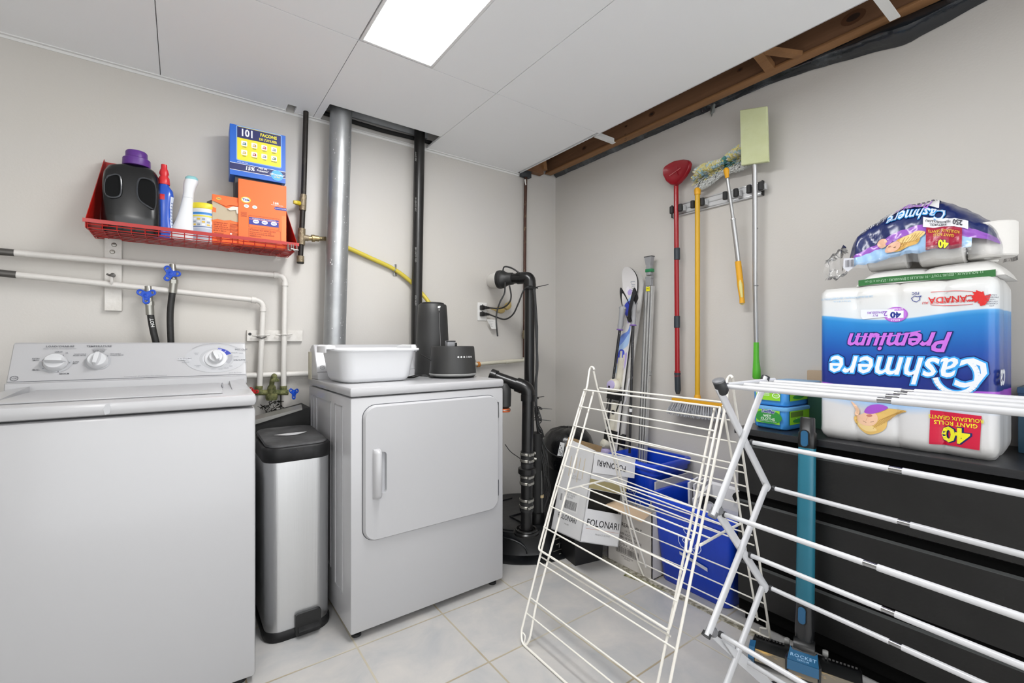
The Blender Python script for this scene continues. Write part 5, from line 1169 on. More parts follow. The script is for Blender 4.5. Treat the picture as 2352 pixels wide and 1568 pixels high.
def swirl(mb):
    bl, lb_, pu, dbl, wh = ink('#6f8fdc'), ink('#a6c4ea'), ink('#b0a0d8'), ink('#3c4cc4'), ink('#e3e0e6')
    def blob(pts, c, h=.0006): mb.slab(spline2([(p, GL(q)) for p, q in pts], 5), lambda u, v, hh=0: SF(u, v, hh), h, c)
    mb.ell(.004, .14, .016, .018, SF, .0008, pu, 18); blob([(-.02, .16), (-.006, .155), (.0, .20), (-.012, .23), (-.03, .2)], wh, .0005)
    blob([(.03, .19), (.044, .22), (.03, .27), (.002, .30), (-.012, .28), (.012, .24)], lb_)
    blob([(-.02, .30), (.02, .27), (.04, .30), (.034, .36), (.0, .40), (-.02, .36)], dbl, .0008)
    blob([(.016, .34), (.036, .36), (.036, .42), (.020, .46), (.006, .42)], pu, .001)
    blob([(-.036, .66), (-.02, .60), (.02, .56), (.034, .50), (.036, .58), (.0, .66), (-.02, .70), (-.036, .71)], bl); blob([(-.036, .73), (.0, .66), (.036, .58), (.036, .68), (.0, .74), (-.03, .80)], lb_, .0008)
    blob([(-.034, .80), (-.02, .74), (.01, .745), (.016, .80), (-.004, .87), (-.03, .88)], dbl, .001); mb.ell(-.005, GL(.82), .006, .010, SF, .0014, ink('#d6cdea'), 12)
    blob([(.014, .80), (.032, .76), (.034, .86), (.02, .94), (-.01, .96), (-.034, .94), (-.01, .90)], pu, .0009); blob([(-.034, .90), (-.01, .89), (.0, .93), (-.02, .97), (-.034, .96)], lb_, .0012)
    mb.ell(.0, GL(.98), .007, .007, SF, .0014, ink('#4a4a50'), 14, 0, 2*pi, .7)
    mb.text('KILJ', .026, .105, .036, lambda u, v, h=0: SF(u, v, h), .001, ink('#9aa0a8'), 0, rot=radians(-90)); 
part(t, 'graphics', swirl, smooth=0)
def bind(l0, n_=1):
    def f(mb):
        wb_ = M('binding_cream', '#d9d5c6', .45, noise_=(22, '#c9c2b0', .4, .7)); pk = M('binding_purple', '#b7acd2', .5)
        Bx = lambda u0, l0_, u1, l1, h0, h1, mt, b=.003: mb.loft([[SF(u0, l0_, h0), SF(u1, l0_, h0), SF(u1, l1, h0), SF(u0, l1, h0)], [SF(u0+b, l0_+b, h1), SF(u1-b, l0_+b, h1), SF(u1-b, l1-b, h1), SF(u0+b, l1-b, h1)]], mt)
        Bx(-.022, l0-.15, .024, l0+.02, 0, .012, wb_); Bx(-.014, l0-.19, .0, l0-.14, 0, .008, wb_); Bx(.010, l0-.17, .022, l0-.14, 0, .008, wb_)
        mb.lathe([(.036, 0), (.044, .010), (.046, .025), (.036, .042), (.016, .050), (0, .051)], wb_, SF(-.012, l0+.02, .010), 16, nS); mb.lathe([(.030, 0), (.026, .010), (.0, .014)], pk, SF(-.012, l0+.015, .052), 14, nS); Bx(-.022, l0+.018, -.008, l0+.030, .05, .068, blk2, .001)
        Bx(-.040, l0+.045, .034, l0+.10, .0, .055, blk2, .006); Bx(-.022, l0+.11, .020, l0+.28, .0, .022, wb_, .004)
        mb.lathe([(.012, 0), (.013, .004), (.006, .005), (.0, .003)], blk2, SF(.0, l0+.17, .022), 18, nS)
        Bx(-.032, l0+.28, .030, l0+.34, 0, .05, blk2, .006)
        for i in range(3): mb.lathe([(.030-.004*i, 0), (.034-.004*i, .02), (.02, .045), (0, .05)], wb_ if i != 1 else pk, SF(-.018+.006*i, l0+.36+.05*i, .018), 14, nS)
        for s_ in (-1, 1): mb.tube([SF(.040*s_, l0+.06, .01), SF(.044*s_, l0+.10, .03), SF(.036*s_, l0+.16, .04)], .004, blk2, 6)
    return f
part(t, 'binding', bind(.675), smooth=40)
t2 = thing('ski', 'second ski of the pair, its edge showing behind the swirled ski', 'ski', sB+Vector((.03, -.02, 0)))
def sk2(mb):
    sh_ = MB(); skif(-.022, True)(sh_); mb.add([v-yS*.022+Vector((0, 0, -.012)) for v in sh_.v], sh_.f, MATS['ski_back'])
part(t2, 'ski', sk2, smooth=30)
part(t2, 'brake_arm', lambda mb: [mb.tube([SF(.055, .64, -.02), SF(.068, .67, .0), SF(.070, .76, .01), SF(.060, .79, .01)], .005, ink('#c9c9cc'), 8), mb.loft([[SF(.060, .96, -.01), SF(.086, .96, -.01), SF(.086, 1.04, -.01), SF(.060, 1.04, -.01)], [SF(.062, .97, .02), SF(.082, .97, .02), SF(.082, 1.03, .02), SF(.062, 1.03, .02)]], blk2)])
grey_g = M('pole_grip_grey', '#9b9c9f', .55)
for k, (gtop, gbot, tip, dd_, lb3) in enumerate((((1434, 706), (1441, 752), (1386, 1040), 0, 'left ski pole with grey grip crossing in front of the skis'), ((1464, 695), (1452, 745), (1446, 1040), 0, 'right ski pole with grey grip hanging beside the skis'))):
    a, b = onX(*gtop, 2.055), onX(*gbot, 2.055); 
    tp = onX(tip[0], tip[1], 2.03); 
    if k == 0: b0 = onX(1424, 755, 2.05)
    else: b0 = onX(1454, 745, 2.05)
    t = thing('ski_pole', lb3, 'ski pole', tp)
    part(t, 'shaft', lambda mb: mb.tube([b0, tp], [.0085, .0065], M('pole_shaft', '#3b3b3d', .35, .5, noise_=(60, '#8a8a8d', .62, .7)), 12))
    d = (b0-tp).normalized()
    part(t, 'grip', lambda mb: (mb.tube([b0-d*.004, b0+d*.02, b0+d*.055, b0+d*.09, b0+d*.12, b0+d*.128], [.013, .017, .015, .0175, .019, .014], grey_g, 14), mb.tube([b0+d*.115-yS*.022, b0+d*.128, b0+d*.12+yS*.022], [.006, .012, .008], grey_g, 10), mb.lathe([(.018, 0), (.02, .004), (.016, .008)], M('purple_ring', '#7a5aa8', .5), b0-d*.008, 14, d)))
    def strap(mb):
        q = b0+d*.12; pts = [(q, q+Vector((-.01, .03*(1 if k == 0 else -1), .05))), ]
        A = onX(1444, 712, 2.03)
        P = [q, onX(1426 if k == 0 else 1464, 678, 2.03), onX(1430 if k == 0 else 1458, 668, 2.03), onX(1448, 706, 2.02), A+Vector((0, 0, -.05)), onX(1450 if k == 0 else 1440, 730, 2.03)]
        S_ = spline(P, 8); w = [Vector((0, .35, .9)).normalized()*.018]*len(S_)
        mb.loft([[p+w_, p-w_, p-w_+Vector((-.002, 0, 0)), p+w_+Vector((-.002, 0, 0))] for p, w_ in zip(S_, w)], M('black_webbing', '#1b1b1e', .8))
    part(t, 'strap', strap, smooth=40)
    part(t, 'band', lambda mb: mb.cyl(tp.lerp(b0, .32 if k else .2), tp.lerp(b0, .345 if k else .22), .0095, ink('#d8d8d8')))
# aluminium track bundle
def tk(label, x0, x1, xb0, xb1, ytop, cap):
    A0, A1, B0, B1 = onX(x0, ytop, 2.16), onX(x1, ytop, 2.16), onX(xb0, 1060, 2.12), onX(xb1, 1060, 2.12)
    def down(p, q): d = (q-p).normalized(); return p+d*((p.z-.0)/-d.z)
    B0, B1 = down(A0, B0), down(A1, B1)
    t = thing('blind_track', label, 'rail', (B0+B1)/2)
    def f(mb):
        o = Vector((-.022, 0, 0)); mb.loft([[A0, A1, A1+o, A0+o], [B0, B1, B1+o, B0+o]], dusty_alu)
        for k in (.15, .5, .85):
            a, b = A0.lerp(A1, k)+o, B0.lerp(B1, k)+o; w = (A1-A0)*.06; mb.loft([[a-w, a+w, a+w+Vector((-.004, 0, 0)), a-w+Vector((-.004, 0, 0))], [b-w, b+w, b+w+Vector((-.004, 0, 0)), b-w+Vector((-.004, 0, 0))]], alu)
    part(t, 'channel', f, smooth=0)
    if cap:
        c = (A0+A1)/2+Vector((-.012, 0, 0)); g = M('grey_cap_plastic', '#8f9092', .5)
        def cp(mb):
            for z0, z1, w0, w1 in ((0, .045, .017, .017), (.04, .055, .020, .020), (.06, .11, .015, .015), (.105, .16, .014, .024)):
                mb.box(c+Vector((-.014, -w0, z0)), c+Vector((.012, w1 if w1 == w0 else w0, z1)), g, .003)
            mb.loft([[c+Vector((-.014, -.016, .12)), c+Vector((.012, -.016, .12)), c+Vector((.012, .016, .12)), c+Vector((-.014, .016, .12))], [c+Vector((-.016, -.025, .165)), c+Vector((.012, -.025, .165)), c+Vector((.012, .025, .165)), c+Vector((-.016, .025, .165))]], g)
            mb.box(c+Vector((-.017, -.026, .163)), c+Vector((.013, .026, .168)), ink('#4a4a4b'))
        part(t, 'end_fitting', cp, smooth=0)
        part(t, 'green_clip', lambda mb: mb.box(c+Vector((-.016, -.024, .078)), c+Vector((.013, .018, .096)), M('green_tape', '#1f7a4a', .4), .002), label='green clip')
        part(t, 'sticker', lambda mb: (mb.rect(-.012, -.030, .014, -.006, frame(c+Vector((-.0155, 0, 0)), (0, -1, 0), (0, 0, 1)), .0006, ink('#e6dc1e')), mb.text('M/S', .001, -.016, .009, frame(c+Vector((-.0155, 0, 0)), (0, -1, 0), (0, 0, 1)), .0012, ink('#3a3a1a'))), smooth=0, label='yellow sticker')
        part(t, 'hook', lambda mb: mb.tube([onX(1488, 850, 2.13), onX(1495, 853, 2.13), onX(1496, 861, 2.13), onX(1490, 862, 2.13)], .004, alu, 8))
tk('long aluminium track with grey end fitting leaning on the right wall beside the skis', 1486, 1504, 1470, 1486, 657, True)
# ================================================================== corner pile
bagm = M('black_bag_film', '#0d0e10', .25, noise_=(20, '#1a1d22', .5, .8), bump=(22, .7), coat=.2)
bc2 = Vector((2.03, 2.17, 0)); t = thing('trash_bag_bin', 'black bin lined with a black plastic bag behind the white wine box', 'trash can', bc2)
def bbin(mb):
    rings = []
    for r, z in ((.115, 0), (.125, .01), (.140, .30), (.150, .40)): rings.append([(bc2.x+r*cos(2*pi*i/36), bc2.y+r*sin(2*pi*i/36), z) for i in range(36)])
    mb.loft(rings, M('bin_black', '#111213', .5))
part(t, 'bin', bbin)
def bagf(mb):
    rings = []
    for r, z in ((.144, .31), (.156, .34), (.160, .40), (.160, .45), (.148, .50), (.115, .535), (.06, .552), (.001, .556)):
        rings.append([(bc2.x+(r+.010*noise.noise((3*cos(2*pi*i/48), 3*sin(2*pi*i/48), z*14)))*cos(2*pi*i/48), bc2.y+(r+.012*noise.noise((4*cos(2*pi*i/48), 4*sin(2*pi*i/48), z*9)))*sin(2*pi*i/48), z+.012*noise.noise((5*cos(2*pi*i/48), 5*sin(2*pi*i/48), 2))) for i in range(48)])
    mb.loft(rings, bagm, cap0=False)
part(t, 'liner_bag', bagf, smooth=60); bbt = t
# paper instructions stuck in front
mb = MB(); P = [at(1287, 1015, 2.50), at(1297, 1018, 2.48), at(1293, 1048, 2.48), at(1280, 1046, 2.50)]
mb.add(P+[p+Vector((.002, .002, 0)) for p in P], [(0, 3, 2, 1), (4, 5, 6, 7), (0, 1, 5, 4), (1, 2, 6, 5), (2, 3, 7, 6), (3, 0, 4, 7)], ink('#d5d6d6', .6))
f = frame(at(1289, 1032, 2.489)+Vector((-.002, -.002, 0)), (P[1]-P[0]).normalized(), (0, 0, 1)); mb.line([(-.012, .0), (.012, -.004), (.008, -.030), (-.014, -.026), (-.012, 0)], .002, f, .0016, blk2)
for q in ((-.004, .022), (.003, .010), (-.006, -.014), (.0, -.020)): mb.ell(q[0], q[1], .003, .004, f, .0016, blk2, 10)
lab(mb.build('printed_leaflet', bbt, smooth=0), 'small white printed leaflet')
# ---- FOLONARI wine box
carton_w = M('white_carton', '#d3d3d4', .6, bump=(30, .06)); kr = M('kraft_board', '#a78b66', .85, noise_=(30, '#98805c', .4, .7)); kr2 = M('olive_kraft', '#9c9168', .85)
BM = at(1332, 1244, 2.12); TMp = at(1366, 1036, 2.22); BLp = at(1265, 1204, 2.35); BRp = at(1409, 1223, 2.209)
ez = (TMp-BM); hB = ez.length; ez.normalize(); ex = (BRp-BM); wB = ex.length+.03; ex = (ex-ez*ex.dot(ez)).normalized(); ey = ez.cross(ex).normalized(); lB = (BLp-BM).length
fR = lambda u, v, h=0: BM+ex*u+ez*v-ey*h               # right face
fL = lambda u, v, h=0: BM+ey*u+ez*v-ex*h               # left face (u runs away)
t = thing('wine_box', 'tall white open wine carton tilted on a black crate, with cut-out window', 'box', BM)
def wb1(mb):
    th = .004
    def pan(f, u0, v0, u1, v1): mb.loft([[f(u0, v0, 0), f(u1, v0, 0), f(u1, v1, 0), f(u0, v1, 0)], [f(u0, v0, -th), f(u1, v0, -th), f(u1, v1, -th), f(u0, v1, -th)]], carton_w)
    pan(fL, 0, 0, lB, hB)
    for r_ in ((0, 0, wB, .36), (0, .36, .012, .58), (wB-.012, .36, wB, .58), (0, .58, wB, 1)): pan(fR, r_[0], r_[1]*hB, r_[2], r_[3]*hB)
    bk = lambda u, v, h=0: BM+ey*lB+ex*u+ez*v+ey*h; pan(bk, 0, 0, wB, hB); sd = lambda u, v, h=0: BM+ex*wB+ey*u+ez*v+ex*h; pan(sd, 0, 0, lB, hB)
    mb.loft([[BM, BM+ex*wB, BM+ex*wB+ey*lB, BM+ey*lB], [BM+ez*th, BM+ex*wB+ez*th, BM+ex*wB+ey*lB+ez*th, BM+ey*lB+ez*th]], carton_w)
    mb.loft([[fR(.0, .62*hB, -.012), fR(wB, .62*hB, -.012), fR(wB, .86*hB, -.012), fR(0, .86*hB, -.012)], [fR(.0, .62*hB, -.014), fR(wB, .62*hB, -.014), fR(wB, .86*hB, -.014), fR(0, .86*hB, -.014)]], carton_w)
part(t, 'carton', wb1, smooth=0)
part(t, 'interior_shade', lambda mb: mb.rect(.006, .02*hB, wB-.006, .95*hB, fR, -.03, ink('#15130f', .8)) or mb.slab([(.05, .40*hB), (.07, .50*hB), (.11, .555*hB), (.17, .56*hB), (wB-.01, .52*hB), (wB-.01, .40*hB)], fR, -.028, ink('#b5791f')) or [mb.ell(.08+.03*i, (.46+.025*(i % 2))*hB, .011, .011, fR, -.026, ink(('#3a2410', '#8e2218', '#3a2410', '#8e2218')[i]), 12) for i in range(4)], smooth=0)  # dark sheet behind the window paints the unlit interior, motif on top
def flaps(mb):
    # kraft inner flap at the back left and white flap to the right
    a = BM+ez*hB
    mb.loft([[a+ey*.02, a+ey*lB, a+ey*lB+ez*.045+ex*.02, a+ey*.02+ez*.004+ex*.02]]+[[p+ex*.003 for p in (a+ey*.02, a+ey*lB, a+ey*lB+ez*.045+ex*.02, a+ey*.02+ez*.004+ex*.02)]], carton_w)
    b = a+ey*lB; mb.loft([[b, b+ex*wB, b+ex*wB+ez*.05-ey*.01, b+ez*.055-ey*.01], [p-ey*.003 for p in (b, b+ex*wB, b+ex*wB+ez*.05-ey*.01, b+ez*.055-ey*.01)]], kr)
part(t, 'flap', flaps, smooth=0, label='open kraft brown inner flap')
part(t, 'folded_flap', lambda mb: mb.loft([[fR(.0, hB*1.0, .002), fR(wB+.03, hB*1.03, .002), fR(wB+.03, hB*.80, .012), fR(.0, hB*.76, .012)], [fR(.0, hB*1.0, -.001), fR(wB+.03, hB*1.03, -.001), fR(wB+.03, hB*.80, .009), fR(.0, hB*.76, .009)]], carton_w), smooth=0)
def wprint(mb):
    k = ink('#2f2f31'); g = ink('#8c8c8c')
    mb.text('FOLONARI', wB*.52, .215*hB, .044, fR, .0008, k, .008, sx=.92); mb.rect(.02, .15*hB, wB-.01, .153*hB, fR, .0006, ink('#c98a72')); mb.text('PRODUCT OF ITALY', wB*.55, .10*hB, .010, fR, .0008, g)
    mb.rect(.0, .585*hB, wB, .69*hB, fR, .0008, kr2)
    fF = lambda u, v, h=0: fR(u, hB-v*.985, 0) + (-ey)*((v)/(.24*hB)*.043+.002+h+.0015) + Vector((0, 0, .0))
    mb.text('FOLONARI', wB*.62, .135*hB, .040, lambda u, v, h=0: fR(u, v, 0), .0, k, .006) if False else None
    mb.add([fR(x, hB*(1-.0-(y)), .0035+.18*y*.98+.0) for x, y in ()], [], k)
    vs_, fs_ = glyphs('FOLONARI', .006, 0, 'CENTER', 1.0); s_ = .040
    mb.add([fR(wB*.48-x*s_*.92, hB*(.885)-y*s_, .0035+(hB-(hB*.885-y*s_))/(.22*hB)*.0105) for x, y in vs_], fs_, k)
    # left face (seen reading towards the front edge)
    L_ = lambda u, v, h=0: fL(lB-u, v, h)
    mb.text('FOLONARI', lB*.48, .185*hB, .034, L_, .0008, k, .006); mb.text('DAL 1825', lB*.5, .12*hB, .009, L_, .0008, g)
    mb.text('D.T.R.S.\nPRODUCT OF ITALY', lB*.52, .66*hB, .011, L_, .0008, g); 
    for u, l in ((.07, .10), (.12, .08), (.15, .12), (.19, .10)): mb.rect(u, (.90)*hB-l, u+.006, .90*hB, L_, .0008, ink('#cfc2a8'))
    mb.rect(.03, .27*hB, .20, .50*hB, L_, .0006, ink('#dcdcdc')); mb.text('PRODOTTO IN VENETO\nMERLOT VENEZIE\nRED WINE', .12, .445*hB, .0105, L_, .001, ink('#77777a'))
    random.seed(2); u = .075
    while u < .185: w_ = random.choice((.001, .002, .003)); mb.rect(u, .29*hB, u+w_, .385*hB, L_, .001, ink('#3a3a3c')); u += w_+random.choice((.0015, .0025))
    u = .035
    while u < .05: mb.rect(u, .36*hB, u+.0015, .44*hB, L_, .001, ink('#3a3a3c')); u += .003
part(t, 'printing', wprint, smooth=0)
cc = (BM+BRp+BLp)/3; t = thing('dark_void_prop', 'low black crate added under the tilted wine carton, filling the dark void', 'prop', (cc.x+.03, cc.y, 0))  # black block added where only a dark void shows under the carton
def prop(mb):
    c = Vector((BM.x, BM.y, 0)) + Vector((ex.x, ex.y, 0))*.045 + Vector((ey.x, ey.y, 0))*.11; X = Vector((ex.x, ex.y, 0)).normalized(); Y = Vector((-X.y, X.x, 0)); zt = BM.z-.010
    q = [c, c+X*(wB-.05), c+X*(wB-.05)+Y*lB*.55, c+Y*lB*.55]; m_ = sum(q, Vector())/4
    mb.loft([[m_+(p-m_)*.9 for p in q], [p+Vector((0, 0, zt)) for p in q]], M('void_black', '#121214', .5))
    mb.loft([[m_+(p-m_)*1.03+Vector((0, 0, zt-.02)) for p in q], [m_+(p-m_)*1.03+Vector((0, 0, zt)) for p in q]], M('void_black', '#121214', .5))
part(t, 'prop', prop, smooth=0)
# ---- J. MOREAU box
X0, Y0, Y1 = 1.765, 1.322, 1.592
t = thing('small_wine_box', 'grey-white wine carton with an open kraft flap, left of the front blue bin', 'box', (X0, Y0, 0))
cart2 = M('grey_carton', '#c3bfba', .65, bump=(30, .06))
part(t, 'carton', lambda mb: [mb.box(a, b, cart2) for a, b in (((X0, Y0, .0), (X0+.004, Y1, .312)), ((X0+.134, Y0, 0), (X0+.138, Y1, .312)), ((X0, Y0, 0), (X0+.138, Y0+.004, .312)), ((X0, Y1-.004, 0), (X0+.138, Y1, .312)), ((X0, Y0, 0), (X0+.138, Y1, .004)))], smooth=0)
part(t, 'flap', lambda mb: mb.loft([[(X0, Y0+.002, .312), (X0, Y1-.002, .312), (X0-.075, Y1+.01, .302), (X0-.08, Y0-.004, .290)], [(X0, Y0+.002, .315), (X0, Y1-.002, .315), (X0-.075, Y1+.01, .305), (X0-.08, Y0-.004, .293)]], M('pale_kraft', '#cfb596', .8)), smooth=0, label='open kraft flap')
def jm(mb):
    f = frame((X0, Y1, 0), (0, -1, 0), (0, 0, 1)); k = ink('#4a4644'); g = ink('#6e6a66')
    mb.text('J. MOREAU & FILS', .125, .205, .027, f, .0008, k, .012, sx=.85); mb.text('1814', .125, .178, .012, f, .0008, g, track=1.4)
    for i, s_ in enumerate(('WHITE A.O.C. WINE', 'KIT OWNERS USE 2018 DEUX 2022', 'J. MOREAU & FILS', '12 x 750 ml    13,78 Kg')): mb.text(s_, .125, .160-.0175*i, .0155, f, .0008, k, .014, sx=.72)
    random.seed(8); u = .06
    while u < .19: w_ = random.choice((.001, .002, .003)); mb.rect(u, .065, u+w_, .093, f, .0008, k); u += w_+random.choice((.0015, .0025))
    mb.line([(.056, .062), (.195, .062), (.195, .097), (.056, .097), (.056, .062)], .0016, f, .0008, k); mb.text('EMB. PRODUIT DE\nFRANCE', .125, .045, .009, f, .0008, g)
    mb.line([(.115, .235), (.115, .262), (.145, .262), (.145, .235)], .002, f, .0008, g); mb.text('6 I', .13, .248, .016, f, .0008, g)
part(t, 'printing', jm, smooth=0)
# ---- blue recycling bins
bin_m = M('recycling_blue', '#0d3fc0', .32, coat=.15, noise_=(4, '#0b38b2', .4, .7))
def recyc(mb, u, v, s, f, h, mat):
    for k in range(3):
        a = pi/2+k*2*pi/3; R_ = lambda r, t_: (u+r*s*cos(a+t_), v+r*s*sin(a+t_))
        P = [R_(1.0, -.62), R_(1.05, -.18), R_(1.05, .18), R_(.92, .55), R_(.62, .50), R_(.52, .10), R_(.66, -.30), R_(.50, -.75), R_(1.0, -.62)]
        mb.line(P, s*.07, f, h, mat)
def blue_bin(label, x0, x1, y0, y1, h, tap, rim=.03, tape=False):
    cx, cy = (x0+x1)/2, (y0+y1)/2; W_, D_ = x1-x0, y1-y0
    t = thing('recycling_bin', label, 'recycling bin', (cx, cy, 0))
    def f(mb):
        q = lambda e, z, r=.035: rrect(W_+2*e, D_+2*e, r, z, cx, cy, 6)
        tp = tap
        mb.loft([q(-.004, 0), q(0, .006), q(tp*.85, h-rim-.03), q(tp*.86, h-rim-.028), q(tp+.004, h-rim-.026), q(tp+.006, h-rim), q(tp+.014, h-rim), q(tp+.016, h-.003), q(tp+.013, h), q(tp-.002, h), q(tp-.004, h-.004), q(tp*.8-.004, h*.8), q(-.006, .012), q(-.04, .01, .02)], bin_m)
        for k in range(4):
            y = cy-D_/2+D_*(k+.7)/4.4; mb.loft([[(x0-.0005, y-.001, .03), (x0-.0015, y-.001, .03), (x0-.0015, y+.001, .03), (x0-.0005, y+.001, .03)], [(x0-tp*.8-.0005, y-.001, h*.82), (x0-tp*.8-.0015, y-.001, h*.82), (x0-tp*.8-.0015, y+.001, h*.82), (x0-tp*.8-.0005, y+.001, h*.82)]], bin_m)
    part(t, 'bin', f, smooth=50)
    fr = frame((x0, cy+D_/2, 0), (0, -1, 0), Vector((-tap*.85/(h-rim-.03), 0, 1)))
    part(t, 'recycling_mark', lambda mb: recyc(mb, D_*.50, h*.60, .055, fr, .0035, ink('#c9d6f4')), smooth=0)
    if tape: part(t, 'tape_strip', lambda mb: mb.slab([(D_*.34, h*.40), (D_*.34, h*.435), (D_*.74, h*.375), (D_*.74, h*.335)], fr, .0035, ink('#c8cbd6', .5)), smooth=0, label='strip of pale grey tape')
    return t
blue_bin('front blue recycling bin on the floor beside the black dresser, bags inside it', 1.820, 2.14, .985, 1.315, .395, .035, tape=True)
blue_bin('rear blue recycling bin above the small wine carton, empty', 1.915, 2.145, 1.425, 1.665, .498, .030)
# grey flap standing between bins
mb = MB(); mb.box((1.85, 1.364, 0), (2.16, 1.372, .43), ink('#b4b2b2', .6)); o = mb.build('cardboard_sheet', loc=(2.0, 1.368, 0), smooth=0); tag(o, 'grey cardboard sheet standing between the two blue bins', 'cardboard')
# marble paper bags in the front bin
marb = M('marble_paper', '#dcdce0', .35, noise_=(7, '#a9abb5', .55, .68), bump=(14, .2))
t = thing('paper_bag', 'white marble-patterned paper bag with black ribbon handles standing in the front blue bin', 'bag', (1.97, 1.08, .012))
def bg(mb):
    x0, x1, y0, y1, z = 1.90, 2.04, .965, 1.19, .445
    mb.loft([[(x0+.02, y0+.04, .014), (x1-.03, y0+.04, .014), (x1-.03, y1-.02, .014), (x0+.02, y1-.02, .014)], [(x0-.02, y0-.01, z-.05), (x1, y0-.01, z), (x1, y1, z), (x0-.02, y1, z-.05)], [(x0-.005, y0+.0, z-.055), (x1-.01, y0, z-.01), (x1-.01, y1-.01, z-.01), (x0-.005, y1-.01, z-.055)], [(x0+.02, y0+.04, .04), (x1-.03, y0+.04, .04), (x1-.03, y1-.02, .04), (x0+.02, y1-.02, .04)]], marb)
part(t, 'bag', bg, smooth=0)
rib = M('black_ribbon', '#101010', .6)
def hn(cy, x, z, w, hh):
    def f(mb):
        P = [Vector((x, cy+w*cos(a), z+hh*sin(a))) for a in [pi*i/12 for i in range(13)]]
        mb.loft([[p+Vector((.002, 0, 0)), p+Vector((-.003, 0, 0)), p*1+Vector((-.003, (cy-p.y)*.35, -.022)), p+Vector((.002, (cy-p.y)*.35, -.022))] for p in P], rib)
    return f
part(t, 'ribbon_handle', hn(1.10, 1.876, .385, .055, .045), smooth=40); part(t, 'ribbon_handle', hn(1.00, 1.95, .43, .04, .03), smooth=40)
t = thing('paper_bag', 'second marble paper bag with tall narrow black opening, left inside the front blue bin', 'bag', (1.99, 1.26, .012))
def bg2(mb):
    for (a, b) in (((1.975, 1.200), (1.98, 1.207)), ((1.975, 1.225), (1.98, 1.233)), ((1.975, 1.252), (1.98, 1.262))): mb.loft([[(a[0], a[1], .05), (a[0]+.06, a[1], .05), (a[0]+.06, b[1], .05), (a[0], b[1], .05)], [(a[0]-.02, a[1], .435), (a[0]+.06, a[1], .45), (a[0]+.06, b[1], .45), (a[0]-.02, b[1], .435)]], marb)
    mb.loft([[(1.99, 1.200, .014), (2.04, 1.200, .014), (2.04, 1.262, .014), (1.99, 1.262, .014)], [(1.98, 1.200, .41), (2.05, 1.200, .43), (2.05, 1.262, .43), (1.98, 1.262, .41)]], rib)
part(t, 'bag', bg2, smooth=0)
# ================================================================== black dresser
bw_m = M('black_stained_wood', '#101010', .42, noise_=(6, '#191919', .4, .7), bump=(120, .06)); bw_s = M('dresser_carcass', '#050505', .9, spec=.1); bw_t = M('black_dresser_top', '#1c1d1f', .32, noise_=(3, '#25262a', .4, .7), bump=(140, .08))
DX0, DY0, DY1, DZ = 1.792, -.36, .935, .768
t = thing('dresser', 'wide low black wooden dresser against the right wall', 'dresser', ((DX0+WX)/2, (DY0+DY1)/2, 0))
part(t, 'top', lambda mb: mb.box((DX0-.012, DY0-.01, DZ-.024), (WX-.012, DY1+.008, DZ), bw_t, .002))
part(t, 'carcass', lambda mb: (mb.box((DX0+.012, DY0, .045), (WX-.02, DY1, DZ-.024), bw_s), mb.box((DX0+.04, DY0+.01, 0), (WX-.03, DY1-.01, .045), bw_s)), smooth=0)
zs = [.060, .243, .484, .705]
for k in range(3):
    z0, z1 = zs[k]+.003, zs[k+1]-.003
    for ya, yb in ((.295, DY1-.002), (DY0+.002, .289)) if False else ((DY0+.002, DY1-.002),):
        def dr(mb):
            mb.loft([[(DX0+.0115, ya, z0+.024), (DX0+.0115, yb, z0+.024), (DX0+.0115, yb, z1), (DX0+.0115, ya, z1)], [(DX0, ya, z0+.030), (DX0, yb, z0+.030), (DX0, yb, z1-.004), (DX0, ya, z1-.004)]], bw_m)
            # paler strip along the top edge of each front
            mb.loft([[(DX0+.010, ya, z1-.0035), (DX0+.010, yb, z1-.0035), (DX0+.013, yb, z1+.001), (DX0+.013, ya, z1+.001)], [(DX0-.0004, ya, z1-.0048), (DX0-.0004, yb, z1-.0048), (DX0-.0004, yb, z1-.0036), (DX0-.0004, ya, z1-.0036)]], M('pale_edge', '#454747', .5))
        d = part(t, 'drawer', dr, smooth=0)
